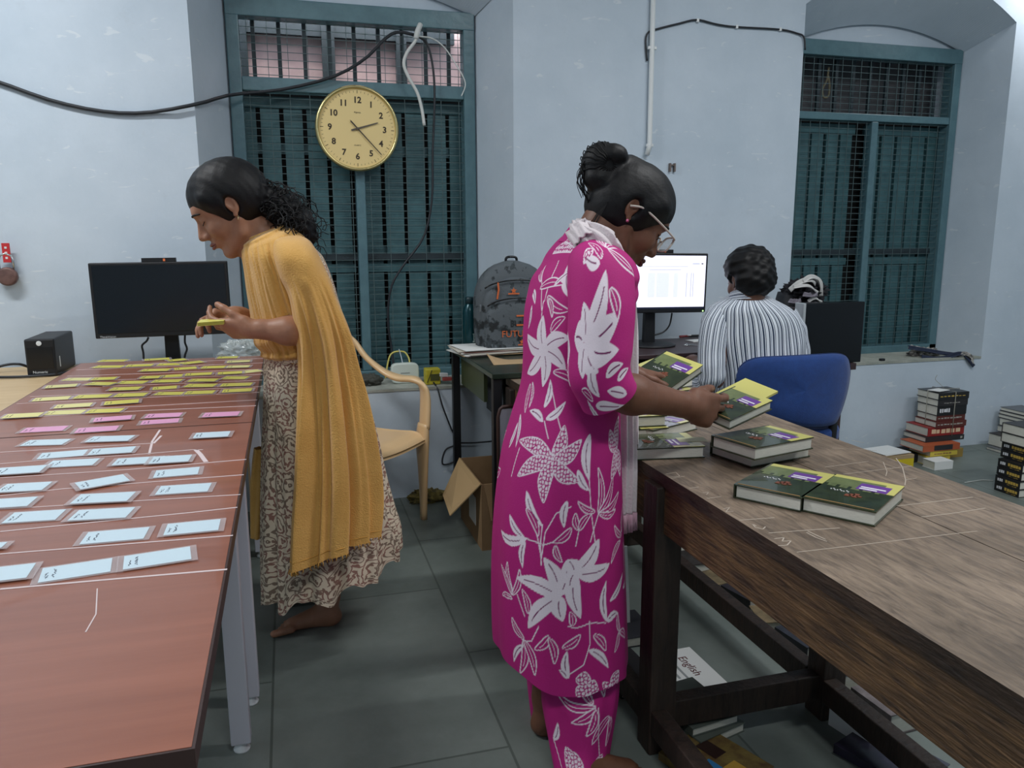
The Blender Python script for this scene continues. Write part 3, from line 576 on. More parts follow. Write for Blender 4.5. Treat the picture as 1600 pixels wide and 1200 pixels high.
# ------------------------------------------------------------------ monobloc plastic chair
def mono_chair():
    M = mat('beige_moulded_plastic', (224, 190, 144), .3, spec=.5)
    fl = up3((.545, 3.275, 0)); d = up3((.707, -.707, 0)); s = up3((-.707, -.707, 0)); u = up3((0, 0, 1))
    P = lambda a, b, c: fl+d*(a if a > -.3 else -.3+(a+.3)*.6)+s*b+u*c           # a: forwards from front-leg line, b: from visible arm to hidden one
    root = thing('plastic_chair', 'beige moulded plastic armchair standing behind the woman with the mustard shawl', 'chair', P(-.22, .24, 0))
    def slab(ctrl, n, wdt, th, mb):                # swept flat strip: ctrl rows (centre, half-width vector)
        C = spline(np.array([list(c)+list(wv) for c, wv in ctrl]), n); vs = []
        for k in range(n):
            c, wv = C[k, :3], C[k, 3:]; t = C[min(k+1, n-1), :3]-C[max(k-1, 0), :3]; nn = np.cross(t, wv); nn /= np.linalg.norm(nn)+1e-9; nn *= th
            for a in range(10):
                q = 2*math.pi*a/10; vs.append(c+wv*math.copysign(abs(math.cos(q))**.7, math.cos(q))+nn*math.copysign(abs(math.sin(q))**.7, math.sin(q)))
        fs = [(i*10+j, i*10+(j+1) % 10, (i+1)*10+(j+1) % 10, (i+1)*10+j) for i in range(n-1) for j in range(10)]+[tuple(range(10))[::-1], tuple((n-1)*10+j for j in range(10))]
        mb.add(vs, fs)
    # seat
    g = np.zeros((16, 18, 3))
    for i in range(16):
        for j in range(18):
            a = -.40+.42*i/15; b_ = .03+.42*j/17; z = .405+.014*math.cos((j/17-.5)*3)*-1+.01*((i/15))-.035*max(0, (i-12)/3)**2-.012*math.sin(math.pi*i/15)
            g[i, j] = P(a, b_, z)
    V, Q = grid_arrays(g, False); V2 = V-up3((0, 0, .014)); n0 = len(V); Qa = [tuple(q) for q in Q]+[tuple(q[::-1]+n0) for q in Q]
    ni, nj = 16, 18; ring = [j for j in range(nj)]+[i*nj+nj-1 for i in range(1, ni)]+[(ni-1)*nj+j for j in range(nj-2, -1, -1)]+[i*nj for i in range(ni-2, 0, -1)]
    for k in range(len(ring)): a, c = ring[k], ring[(k+1) % len(ring)]; Qa.append((a, c, c+n0, a+n0))
    mb = MB(); mb.add(np.concatenate([V, V2]), Qa); mb.build('seat', M, root, smooth=True)
    for b_, sg in ((0, 1), (.48, -1)):
        mb = MB(); slab([(P(-.03, b_+sg*.0, .0), s*.014+d*.018), (P(-.02, b_+sg*.01, .2), s*.018+d*.030), (P(-.012, b_+sg*.02, .36), s*.02+d*.044), (P(-.005, b_+sg*.018, .44), s*.016+d*.034)], 12, 0, .014, mb); mb.build('leg', M, root, smooth=True)
        mb = MB(); slab([(P(-.52, b_+sg*.0, .0), s*.012+d*.014), (P(-.47, b_+sg*.015, .2), s*.014+d*.02), (P(-.42, b_+sg*.03, .42), s*.014+d*.026)], 12, 0, .014, mb); mb.build('leg', M, root, smooth=True)
        mb = MB(); slab([(P(.0, b_+sg*.018, .42), s*.016+d*.034), (P(-.005, b_+sg*.0, .55), s*.018+d*.034), (P(-.02, b_, .60), s*.024+d*.026+u*.01), (P(-.06, b_, .625), s*.032+u*.002), (P(-.14, b_, .625), s*.034), (P(-.22, b_+sg*.0, .645), s*.034+u*.010), (P(-.31, b_+sg*.01, .70), s*.030+u*.022), (P(-.39, b_+sg*.03, .765), s*.026+u*.034), (P(-.425, b_+sg*.085, .80), s*.02+u*.034)], 44, 0, .013, mb); mb.build('armrest', M, root, smooth=True)
    mb = MB(); slab([(P(-.42, .05, .775), u*.022), (P(-.435, .10, .80), u*.026), (P(-.45, .24, .815), u*.028), (P(-.435, .38, .80), u*.026), (P(-.42, .43, .775), u*.022)], 24, 0, .012, mb)
    for k in range(7):
        b_ = .075+.055*k; slab([(P(-.375, b_*.8+.048, .40), s*.018), (P(-.40, b_*.9+.024, .6), s*.02), (P(-.44, b_, .79), s*.02)], 10, 0, .007, mb)
    mb.build('backrest', M, root, smooth=True)
mono_chair()
# ------------------------------------------------------------------ green desk, bottle, backpack, papers
M_green = mat('dark_green_paint', (38, 50, 40), .25, var=(30, 40, 34), vscale=10)
DX, DY0, DY1, DZ = .715, 2.79, 3.60, .725
root = thing('desk', 'dark green painted desk under the backpack and water bottle', 'desk', (DX+.35, 3.2, 0))
b = MB(); b.box(DX, DX+.62, DY0, DY1, DZ-.022, DZ); b.build('desktop', M_green, root, bevel=.003)
for x, y in ((DX+.022, DY0+.025), (DX+.022, DY1-.03), (DX+.6, DY0+.025), (DX+.6, DY1-.03)):
    b = MB(); b.box(x-.017, x+.017, y-.017, y+.017, 0, DZ-.022); b.build('leg', M_black, root, bevel=.002)
b = MB(); b.box(DX+.04, DX+.055, DY0+.3, DY1-.07, DZ-.17, DZ-.022); b.build('side_panel', mat('olive_green_panel', (62, 72, 44), .4), root)
b = MB(); b.box(DX+.10, DX+.5, DY0+.22, DY0+.5, DZ-.24, DZ-.022); b.build('drawer_box', M_gloss, root)
q = Py(735, 541, 3.47); bx, by = q[0], 3.47
root = thing('water_bottle', 'dark teal metal water bottle standing beside the backpack', 'bottle', (bx, by, DZ))
b = MB(); b.lathe([(0, 0), (.032, 0), (.034, .004), (.034, .165), (.031, .185), (.021, .205), (.019, .209), (0, .209)], (bx, by, DZ), n=32); b.build('bottle_body', mat('teal_metal', (10, 62, 70), .22, .3), root, smooth=True)
b = MB(); b.lathe([(.0, .209), (.0215, .209), (.0215, .235), (.018, .238), (0, .238)], (bx, by, DZ), n=28); b.build('cap', mat('teal_cap', (14, 50, 58), .4), root, smooth=True)
b = MB(); add_text(b, 'Borosil', .014, (bx+.009, by-.0345, DZ+.055), (0, 0, 1), (-1, 0, 0), 0, .0004); b.build('brand_text', mat('pale_print', (190, 210, 205), .5), root)
def backpack():
    c = Py(800, 468, 3.36); x0, y0, z0 = c[0]-.0, 3.36, DZ; Wb, Hb, Db = .172, .40, .075
    root = thing('backpack', 'grey camouflage school backpack with orange lettering on the green desk', 'backpack', (x0, y0, z0))
    M = mat('grey_camo_fabric', (88, 94, 98), .75, bump=.2, bscale=90); nt = M.node_tree; L = nt.links; bs = nt.nodes['Principled BSDF']; tc = nt.nodes['Texture Coordinate']
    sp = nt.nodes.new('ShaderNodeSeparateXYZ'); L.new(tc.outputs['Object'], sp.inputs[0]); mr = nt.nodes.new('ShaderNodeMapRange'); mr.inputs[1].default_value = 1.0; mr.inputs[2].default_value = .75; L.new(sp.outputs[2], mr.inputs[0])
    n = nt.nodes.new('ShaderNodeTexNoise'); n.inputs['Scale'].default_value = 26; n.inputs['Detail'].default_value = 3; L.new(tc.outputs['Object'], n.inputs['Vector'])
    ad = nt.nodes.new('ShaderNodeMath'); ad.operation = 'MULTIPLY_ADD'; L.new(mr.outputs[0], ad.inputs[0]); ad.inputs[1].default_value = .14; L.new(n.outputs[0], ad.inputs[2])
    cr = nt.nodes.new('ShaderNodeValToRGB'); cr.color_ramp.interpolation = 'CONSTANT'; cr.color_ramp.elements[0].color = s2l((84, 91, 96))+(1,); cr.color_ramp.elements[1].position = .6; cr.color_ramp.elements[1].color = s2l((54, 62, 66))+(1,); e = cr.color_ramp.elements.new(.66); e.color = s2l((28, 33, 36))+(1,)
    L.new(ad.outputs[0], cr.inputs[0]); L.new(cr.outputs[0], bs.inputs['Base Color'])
    def shell(wd_, h0, h1, yf, dep, name, m, top=True):
        rows = []
        for v in np.linspace(0, 1, 26):
            z = h0+(h1-h0)*v; f = 1 if v < .5 else math.sqrt(max(.02, 1-((v-.5)/.5)**2.6)); f *= .93+.07*min(1, v*4); rr = []
            for k in range(40):
                a = 2*math.pi*k/40; ca, sa = math.cos(a), math.sin(a)
                rr.append((x0+wd_*f*math.copysign(abs(ca)**.6, ca), yf+dep*(.4+.6*f)*math.copysign(abs(sa)**.6, sa), z0+z))
            rows.append(rr)
        V, Q = grid_arrays(np.array(rows), True); V = list(map(tuple, V)); mb = MB(); mb.add(V, [tuple(q) for q in Q]+[tuple(range(40))[::-1], tuple(25*40+k for k in range(40))]); return mb.build(name, m, root, smooth=True)
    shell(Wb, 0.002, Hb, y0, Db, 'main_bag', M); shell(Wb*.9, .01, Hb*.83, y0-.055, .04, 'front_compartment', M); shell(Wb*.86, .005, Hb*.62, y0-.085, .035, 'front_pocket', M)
    zb = MB(); org = mat('orange_print', (214, 108, 58), .6)
    for r0, zz, yy, sc in ((.15, .29, y0-.097, 1.0), (.145, .215, y0-.122, 1.0)):
        pts = [(x0+r0*sc*math.sin(a), yy+.03*(1-math.cos(a)), z0+zz+.05*math.cos(a)-.02) for a in np.linspace(-1.25, 1.25, 20)]; zb.tube(pts, .0035, 6)
    zb.build('zip', M_gloss, root, smooth=True)
    t = MB(); yy = y0-.1225
    add_text(t, 'BUILD', .034, (x0+.005, yy, z0+.135), (1, 0, 0), (0, 0, 1), 1, .0004); add_text(t, 'FUTURE', .040, (x0-.01, yy, z0+.09), (1, 0, 0), (0, 0, 1), 0, .0004)
    for dz in (.165, .125): t.box(x0-.015, x0+.045, yy-.001, yy, z0+dz, z0+dz+.007, 0)
    def star(cx_, cz, r, y_):
        p = [(cx_+(r if k % 2 == 0 else r*.45)*math.sin(k*math.pi/5), y_, cz+(r if k % 2 == 0 else r*.45)*math.cos(k*math.pi/5)) for k in range(10)]; t.prism(p, (0, .001, 0), 0)
    star(x0-.02, z0+.275, .014, y0-.0995); t.box(x0-.045, x0+.005, y0-.1, y0-.099, z0+.259, z0+.265, 0); star(x0+.01, z0+.055, .012, yy); t.box(x0-.008, x0+.03, yy-.001, yy, z0+.04, z0+.045, 0)
    t.tube([(x0-.088, y0-.092, z0+.31), (x0-.086, y0-.095, z0+.28), (x0-.092, y0-.093, z0+.24)], .004, 6, 0); t.build('print', [org, mat('dark_print', (40, 44, 48), .6)], root)
    b = MB(); b.tube(smooth_path([(x0-.025, y0+.01, z0+Hb-.01), (x0-.02, y0+.01, z0+Hb+.014), (x0+.02, y0+.01, z0+Hb+.014), (x0+.025, y0+.01, z0+Hb-.01)], 14), .006, 6); b.build('top_handle', M_gloss, root, smooth=True)
    b = MB(); b.obox((x0-.155, y0-.05, z0+.2), (.005, 0, .001), (0, .003, 0), (0, 0, .016)); b.build('side_buckle', mat('steel', (190, 195, 198), .25, .9), root)
backpack()
def sheets(name, label, c, hw, hh, ang, n, cols, th=.0018, cat='papers', jit=.02, z0=0, group=None):
    root = thing(name, label, cat, c, group); r = random.Random(hash(label) % 999)
    r = random.Random(int(abs(c[0])*1000)+n)
    z = c[2]+.001
    for k in range(n):
        a = ang+r.uniform(-.12, .12); ex = up3((math.cos(a), math.sin(a), 0)); ey = up3((-math.sin(a), math.cos(a), 0)); t = th*r.uniform(.6, 1.6); b = MB()
        b.obox((c[0]+r.uniform(-jit, jit), c[1]+r.uniform(-jit, jit), z+t/2), ex*hw, ey*hh, (0, 0, t/2)); b.build('sheet', cols[k % len(cols)], root); z += t+.0004
M_paper = mat('white_paper', (226, 228, 226), .7); M_brownp = mat('kraft_paper', (176, 148, 112), .8); M_news = mat('newsprint', (196, 190, 178), .8)
q = Pz(762, 552, DZ); sheets('paper_stack', 'stack of papers and magazines on the green desk in front of the backpack', (q[0]+.03, q[1]+.02, DZ), .17, .11, .1, 9, [M_news, M_brownp, M_paper, M_news, M_paper, mat('red_brown_cover', (120, 70, 60), .7)], .0026, jit=.015)
q = Pz(800, 566, DZ); b = MB(); g = np.zeros((8, 12, 3))
for i_ in range(8):
    for j_ in range(12): g[i_, j_] = (q[0]-.09+.2*j_/11, q[1]-.05+.12*i_/7, DZ+.001+.03*max(0, 1-j_/6)**2*(i_/7))
V, Q = grid_arrays(g, False); o = link('envelope', np_mesh('envelope', V, Q, M_brownp), label='curled brown paper envelope on the green desk beside the woman in pink', cat='envelope'); md = o.modifiers.new('s', 'SOLIDIFY'); md.thickness = .001
# cardboard box
def carton():
    Mo = mat('corrugated_cardboard', (150, 122, 88), .85, var=(138, 110, 78), vscale=8); x0, x1, y0, y1, h = .685, 1.04, 2.865, 3.26, .275; t = .004
    root = thing('cardboard_box', 'open brown cardboard box on the floor under the green desk', 'box', ((x0+x1)/2, (y0+y1)/2, 0))
    b = MB(); b.box(x0, x1, y0, y1, 0, t); b.box(x0, x0+t, y0, y1, t, h); b.box(x1-t, x1, y0, y1, t, h); b.box(x0+t, x1-t, y0, y0+t, t, h); b.box(x0+t, x1-t, y1-t, y1, t, h); b.build('carton_wall', Mo, root)
    f = MB(); f.prism([(x0, y0, h), (x0, y1, h), (x0-.085, y1-.04, h-.15), (x0-.115, y0+.05, h-.135)], (-.003, 0, .003)); f.build('flap', mat('light_cardboard', (186, 156, 112), .8), root)
    f = MB(); f.prism([(x0+.01, y0, h), (x1, y0, h), (x1, y0-.03, h-.14), (x0+.03, y0-.03, h-.14)], (0, -.003, 0)); f.build('flap', Mo, root)
    f = MB(); f.prism([(x1, y0, h), (x1, y1, h), (x1+.04, y1, h+.12), (x1+.04, y0, h+.12)], (.003, 0, 0)); f.build('flap', Mo, root)
    f = MB(); f.box(x0-.0012, x0, y0+.1, y0+.22, .07, .19); f.build('shipping_label', M_paper, root)
carton()
root = thing('board', 'grey board with a dark brown rounded frame standing beside the end of the old table', 'board', (.76, 2.74, 0))
b = MB(); b.box(.728, .785, 2.735, 2.745, .25, .60); b.build('panel', mat('lilac_grey_board', (158, 158, 172), .6), root)
b = MB(); b.tube([(.725, 2.74, .0), (.722, 2.74, .57), (.73, 2.74, .6), (.74, 2.74, .608), (.785, 2.74, .61)], .007, 8); b.tube([(.785, 2.74, .61), (.785, 2.74, 0)], .006, 8); b.build('rim', mat('dark_brown_frame', (64, 44, 40), .5), root, smooth=True)
V, Q, U = crumple(up3((.585, 3.52, .025)), .04, 12, 1.0, 40, (1.5, .8, .6)); link('floor_rag', np_mesh('floor_rag', V, Q, mat('black_yellow_rag', (52, 50, 40), .9, var=(150, 134, 70), vscale=34)), label='small black and yellow rag on the floor against the wall by the plastic chair', cat='rag')
# ------------------------------------------------------------------ books
M_page = mat('page_edges', (226, 224, 212), .8, var=(206, 204, 192), vscale=60, stretch=(1, 1, 12))
M_jacket = mat('dark_forest_jacket', (34, 40, 30), .22, var=(60, 70, 44), vscale=26, coat=.5)
M_yelc = mat('pale_yellow_cover', (206, 200, 116), .3, coat=.3); M_grnc = mat('sage_cover', (120, 130, 84), .3, var=(96, 108, 70), vscale=40, coat=.3)
M_purp = mat('purple_title_panel', (108, 62, 148), .35, coat=.3); M_wht = mat('white_print', (228, 228, 232), .5); M_fig = mat('reddish_figure', (120, 66, 46), .4)
def book(c, up, Wd, L, T, label, group, jacket='forest', cat='book', tilt=(0, 0, 1), spine_mat=None, name='book', face=None):
    """c: centre of the bottom face; up: direction towards the head of the book; width to the right of it, spine on the left"""
    uy = up3(up); uy /= np.linalg.norm(uy); n = up3(tilt); n = n-uy*np.dot(n, uy); n /= np.linalg.norm(n); ux = np.cross(uy, n); c = up3(c)
    root = thing(name, label, cat, c, group); t = .0028
    P = lambda x, y, z: c+ux*x+uy*y+n*z
    cov = {'forest': M_jacket}.get(jacket) or jacket
    b = MB(); b.obox(P(0, 0, t/2), ux*Wd/2, uy*L/2, n*t/2, 0); b.obox(P(0, 0, T-t/2), ux*Wd/2, uy*L/2, n*t/2, 0); b.obox(P(-Wd/2+t/2, 0, T/2), ux*t/2, uy*L/2, n*(T/2-t), 0)
    m = [cov, M_yelc, M_grnc, M_purp, M_wht, M_fig, M_brownedge]
    if jacket == 'forest':
        z = T+.0003; q = lambda x0, x1, y0, y1, k, dz=0: b.obox(P((x0+x1)/2*Wd, (y0+y1)/2*L, z+dz), ux*(x1-x0)/2*Wd, uy*(y1-y0)/2*L, n*.0003, k)
        q(-.46, .5, .40, .5, 1); q(.30, .5, .1, .4, 1); q(-.46, .30, .14, .40, 2, -.0001)
        for k in range(14): x = -.46+.055*k; q(x, x+.06, .06, .14+.05*((k*7) % 5)/5, 2, -.0002) if k % 3 else None
        q(-.02, .40, .10, .33, 3, .0003); q(-.46, .46, -.47, -.455, 6, .0002)
        for k in range(2): q(.02, .36-.1*k, .18-.06*k, .21-.06*k, 4, .0008)
        for k in range(9): x = -.3+.03*k; q(x, x+.02, -.06+.02*math.sin(k*2), -.045+.02*math.sin(k*2), 4, .0004)
        for k in range(4): q(-.05+.05*k, .02+.05*k, -.2+.03*(k % 2), -.13+.03*(k % 3), 5, .0004)
    if face: face(b, P, Wd, L, T, ux, uy, n)
    b.build('cover', m+(list(spine_mat) if spine_mat else []), root)
    b = MB(); b.obox(P(.001, 0, T/2), ux*(Wd/2-.004), uy*(L/2-.004), n*(T/2-t), 0); b.build('page_block', M_page, root)
    return root
M_brownedge = mat('gold_brown_line', (150, 116, 70), .5)
def Bpx(A, B, D, z):                                            # near-left, near-right, far-left corners at height z -> centre, up, width, length
    a, b, d = Pz(*A, z), Pz(*B, z), Pz(*D, z); ux = b-a; w_ = np.linalg.norm(ux); ux /= w_; uy = np.array([-ux[1], ux[0], 0]); return a+ux*w_/2+uy*.0975, uy, w_
G1 = 'purple-panel hardbacks on the old table'
T = .029; BW, BL = .137, .192
def putbook(A, up_az, zb, label, corner='nl', T_=T, tilt=(0, 0, 1), group=G1):
    a = Pz(*A, zb+T_); u_ = up3((math.cos(up_az), math.sin(up_az), 0)); x_ = np.cross(u_, [0, 0, 1.])
    sgn = {'nl': (1, 1), 'nr': (-1, 1)}[corner]; c = a+x_*BW/2*sgn[0]+u_*BL/2*sgn[1]; c[2] = zb
    return book(c, u_, BW, BL, T_, label, group, tilt=tilt)
az = math.radians(34)
putbook((1369, 800), az, ZR+.0005, 'purple-panel hardback lying flat nearest the camera, right of its twin', 'nr')
putbook((1252, 778), az, ZR+.0005, 'purple-panel hardback lying flat touching the left side of the nearest one', 'nr')
putbook((1174, 712), math.radians(12), ZR+.0005, 'purple-panel hardback, lower of the pair stacked in the middle', 'nr')
putbook((1180, 700), math.radians(14), ZR+.031, 'purple-panel hardback, upper of the pair stacked in the middle', 'nr')
def book_right(A, up_az, zb, label):                             # fore-edge towards the camera: A = near-right corner of the top
    a = Pz(*A, zb+T); u_ = up3((math.cos(up_az), math.sin(up_az), 0)); x_ = np.cross(u_, [0, 0, 1.]); c = a-x_*BW/2-u_*BL/2; c[2] = zb
    return book(c, u_, BW, BL, T, label, G1)
book_right((1102, 697), math.radians(-8), ZR+.0005, 'purple-panel hardback at the table corner with a pale slip tucked in')
q = Pz(1090, 686, ZR+.034); b = MB(); b.obox((q[0]-.01, q[1]+.012, ZR+.0306), (.035, -.006, 0), (.004, .02, 0), (0, 0, .0005)); b.build('paper_slip', mat('pale_slip', (214, 216, 170), .5), label='pale yellow slip sticking out over the hardback at the table corner', cat='slip')
book_right((1045, 678-10), math.radians(-4), ZR+.0005, 'hardback at the bottom of the pile behind the scarf of the woman in pink')
book_right((1042, 657-8), math.radians(-6), ZR+.031, 'hardback second in the pile behind the scarf of the woman in pink')
book_right((1090, 655), math.radians(25), ZR+.0005, 'hardback mostly hidden behind the wrist of the woman in pink')
book_right((1085, 608), math.radians(12), ZR+.0005, 'hardback at the bottom of the fanned pile beside the white cuff')
book_right((1084, 590), math.radians(20), ZR+.031, 'hardback second from the bottom of the fanned pile beside the white cuff')
book_right((1078, 574), math.radians(28), ZR+.062, 'hardback third from the bottom of the fanned pile beside the white cuff')
# ------------------------------------------------------------------ old wooden table
def old_wood(name, base, dark, stretch, rough=.6, bump=.35, light=None):
    m = mat(name, base, rough, bump=bump, bscale=30, stretch=stretch); nt = m.node_tree; L = nt.links; bs = nt.nodes['Principled BSDF']; mp = nt.nodes['Mapping']
    n = nt.nodes.new('ShaderNodeTexNoise'); n.inputs['Scale'].default_value = 14; n.inputs['Detail'].default_value = 10; n.inputs['Roughness'].default_value = .72; n.inputs['Distortion'].default_value = .6; L.new(mp.outputs[0], n.inputs['Vector'])
    r = nt.nodes.new('ShaderNodeValToRGB'); e = r.color_ramp.elements; e[0].position = .34; e[0].color = s2l(dark)+(1,); e[1].position = .56; e[1].color = s2l(base)+(1,); e2 = e.new(.76); e2.color = s2l(light or base)+(1,)
    L.new(n.outputs[0], r.inputs[0]); n2 = nt.nodes.new('ShaderNodeTexNoise'); n2.inputs['Scale'].default_value = 5; n2.inputs['Detail'].default_value = 8; L.new(nt.nodes['Texture Coordinate'].outputs['Object'], n2.inputs['Vector'])
    r2 = nt.nodes.new('ShaderNodeValToRGB'); r2.color_ramp.elements[0].position = .36; r2.color_ramp.elements[0].color = (.5, .48, .45, 1); r2.color_ramp.elements[1].position = .6; r2.color_ramp.elements[1].color = (1, 1, 1, 1); L.new(n2.outputs[0], r2.inputs[0])
    mx = nt.nodes.new('ShaderNodeMix'); mx.data_type = 'RGBA'; mx.blend_type = 'MULTIPLY'; mx.inputs[0].default_value = .8; L.new(r.outputs[0], mx.inputs[6]); L.new(r2.outputs[0], mx.inputs[7]); L.new(mx.outputs[2], bs.inputs['Base Color']); return m
M_top = old_wood('worn_table_top', (138, 120, 102), (92, 78, 66), (5, .8, 1), .5, .25, (158, 140, 120))
M_apr = old_wood('brown_apron_wood', (112, 82, 52), (52, 36, 24), (1, .7, 6), .6, .5, (144, 106, 64))
M_leg = old_wood('dark_leg_wood', (58, 44, 36), (32, 25, 20), (3, 3, .6), .6, .3)
RX0, RX1, RY0, RY1 = .786, 1.362, .22, 2.86
root = thing('old_table', 'long old wooden table with chalk marks holding the purple-panel hardbacks', 'table', ((RX0+RX1)/2, 1.5, 0))
t = MB(); seam = 1.127; t.box(RX0, seam-.0012, RY0, RY1, ZR-.03, ZR, 0); t.box(seam+.0012, RX1, RY0, RY1, ZR-.03, ZR, 0)
CH_ = [([(1104, 779), (1127, 776)], .004), ([(1077, 763), (1092, 761)], .004), ([(1155, 813), (1210, 809)], .004), ([(1201, 833), (1255, 829), (1312, 825)], .004), ([(1245, 863), (1340, 852), (1440, 840), (1527, 830)], .0035), ([(1400, 791), (1520, 777)], .0045), ([(1440, 808), (1490, 802), (1540, 794)], .004), ([(1289, 730), (1357, 721)], .003), ([(1318, 741), (1425, 728)], .003), ([(1380, 722), (1386, 737), (1384, 744)], .003), ([(1400, 716), (1410, 730), (1415, 750), (1414, 758)], .004), ([(1415, 750), (1432, 747)], .003),
       ([(1182, 822), (1176, 819), (1180, 824), (1192, 827), (1196, 823)], .004), ([(1210, 842), (1225, 840), (1222, 846), (1236, 845), (1230, 852), (1216, 853)], .004), ([(1260, 832), (1275, 840), (1292, 846)], .004), ([(1262, 830), (1290, 843)], .004), ([(1130, 795), (1140, 793), (1134, 800), (1146, 799)], .003), ([(1040, 741), (1056, 738), (1062, 744), (1045, 746)], .003), ([(1048, 748), (1070, 744)], .003), ([(1098, 770), (1107, 769), (1104, 773)], .003), ([(1175, 642), (1190, 652)], .003), ([(1300, 700), (1370, 704)], .002), ([(1330, 688), (1350, 692)], .002)]
M_ch2 = mat('faint_white_chalk', (176, 164, 150), .95)
for k_ in range(2):
    for f_ in range(4): t.mi[k_*6+f_] = 2
for pts, wd_ in CH_: strip(t, pts, ZR, wd_*.55, 1, .0004)
t.build('tabletop', [M_top, M_ch2, old_wood('dark_table_edge', (70, 52, 38), (36, 26, 18), (2, .8, 4), .6, .4)], root, bevel=.002)
za = Px(1050, 847, RX0)[2]
t = MB(); t.box(RX0+.004, RX0+.03, RY0+.05, RY1-.03, za, ZR-.03); t.build('apron', M_apr, root, bevel=.002)
t = MB(); t.box(RX1-.03, RX1-.004, RY0+.05, RY1-.03, za, ZR-.03); t.build('apron', M_apr, root, bevel=.002)
t = MB(); t.box(RX0+.03, RX1-.03, RY1-.05, RY1-.025, za, ZR-.03); t.build('apron', M_leg, root, bevel=.002)
lw = .034
for ly in (.34, 1.565, 2.78):
    for lx in (RX0+.018, 1.285): b = MB(); b.box(lx-lw, lx+lw, ly-lw, ly+lw, 0, ZR-.03); b.build('leg', M_leg, root, bevel=.004)
zr = Px(1040, 1150, RX0+.03)[2]; zc_ = Pz(1170, 1090, .1)
rz = .088
for lx in (RX0+.006, 1.268):
    for (a, c_) in ((.374, 1.531), (1.599, 2.746)): b = MB(); b.box(lx-.02, lx+.02, a, c_, rz-.03, rz+.03); b.build('stretcher', M_leg, root, bevel=.003)
for ly in (1.565, 2.78, .34): b = MB(); b.box(RX0+.052, 1.251, ly-.02, ly+.02, rz-.035, rz+.035); b.build('stretcher', M_leg, root, bevel=.003)
print('apron z', za, 'rail', zr)
# ------------------------------------------------------------------ things on the floor under the old table
def flat_book(px, z, wd_, ln, th, azd, m, label, cat='book', group=None, name='book', extra=None, pages=M_page):
    c = Pz(*px, z+th); a = math.radians(azd); ux = up3((math.cos(a), math.sin(a), 0)); uy = up3((-math.sin(a), math.cos(a), 0)); root = thing(name, label, cat, (c[0], c[1], z), group)
    P = lambda x, y, zz: up3((c[0], c[1], z))+ux*x+uy*y+up3((0, 0, zz)); t_ = .002
    b = MB(); b.obox(P(0, 0, t_/2), ux*wd_/2, uy*ln/2, (0, 0, t_/2), 0); b.obox(P(0, 0, th-t_/2), ux*wd_/2, uy*ln/2, (0, 0, t_/2), 0); b.obox(P(-wd_/2+t_/2, 0, th/2), ux*t_/2, uy*ln/2, (0, 0, th/2-t_), 0)
    mm = [m]
    if extra: mm += extra(b, P, ux, uy, th, wd_, ln)
    b.build('cover', mm, root); b = MB(); b.obox(P(.001, 0, th/2), ux*(wd_/2-.003), uy*(ln/2-.003), (0, 0, th/2-t_), 0); b.build('page_block', pages, root); return root
def eng(b, P, ux, uy, th, wd_, ln):
    add_text(b, 'English', .038, P(.03, .01, th), -uy, ux, 1, .0003)
    for k in range(2): b.obox(P(-.008-.022*k, .0, th+.0005), ux*.0035, uy*(.05-.01*k), (0, 0, .0003), 2)
    return [mat('maroon_print', (92, 40, 40), .6), mat('grey_print', (120, 126, 132), .6)]
flat_book((1066, 1046), .0, .17, .21, .004, 2, M_paper, 'white card printed English lying on the floor under the old table', cat='card', name='printed_card', extra=eng, pages=M_paper)
flat_book((1085, 1112), .0, .15, .20, .024, 15, mat('grey_green_cover', (92, 100, 92), .6), 'grey-green book, lower of the strapped pair under the table', group='books under the old table')
flat_book((1082, 1096), .025, .14, .19, .022, 8, mat('grey_green_cover', (92, 100, 92), .6), 'grey-green book, upper of the strapped pair under the table', group='books under the old table')
q = Pz(1058, 1100, .06); b = MB()
for k in range(3): b.tube(smooth_path([q+up3((-.02+.012*k, .06, -.045)), q+up3((-.012+.012*k, .03, .005)), q+up3((.0+.012*k, 0, .008)), q+up3((.012+.01*k, -.05, -.03)), q+up3((.015+.01*k, -.07, -.055))], 14), .006, 8)
b.build('cloth_strap', mat('pale_cloth_strap', (176, 184, 170), .9), smooth=True, label='pale cloth strap looped over the grey-green books under the table', cat='strap')
def mag(b, P, ux, uy, th, wd_, ln):
    b.obox(P(-.03, -.02, th+.0004), ux*.018, uy*.03, (0, 0, .0004), 1); b.obox(P(.0, -.05, th+.0004), ux*.03, uy*.02, (0, 0, .0004), 2); b.obox(P(.02, .03, th+.0004), ux*.02, uy*.03, (0, 0, .0004), 3)
    return [mat('bright_blue_print', (60, 140, 200), .4), mat('mustard_print', (214, 170, 70), .4), mat('dark_brown_print', (54, 34, 30), .4)]
flat_book((1118, 1186), .0, .17, .20, .02, 22, mat('yellow_brown_cover', (150, 132, 70), .45, var=(96, 66, 44), vscale=20), 'colourful yellow and blue covered book at the bottom edge under the table', group='books under the old table', extra=mag)
flat_book((1392, 1178), .0, .15, .20, .022, 20, mat('dark_violet_cover', (52, 46, 70), .3, var=(34, 32, 48), vscale=14, coat=.4), 'dark violet covered book on the floor at the right under the table', group='books under the old table')
flat_book((1338, 1122), .0, .05, .12, .045, 12, M_paper, 'thick white paper block on the floor under the right of the table', cat='paper block', name='paper_block', pages=M_paper)
flat_book((982, 975), .0, .12, .17, .03, 0, mat('charcoal_cover', (44, 44, 50), .5), 'charcoal book just left of the table leg, beside the pink kurta', group='books under the old table')
flat_book((978, 1040), .0, .12, .17, .04, 5, mat('black_cover', (30, 28, 30), .5), 'black book on the floor behind the left table leg', group='books under the old table')
r_ = random.Random(5)
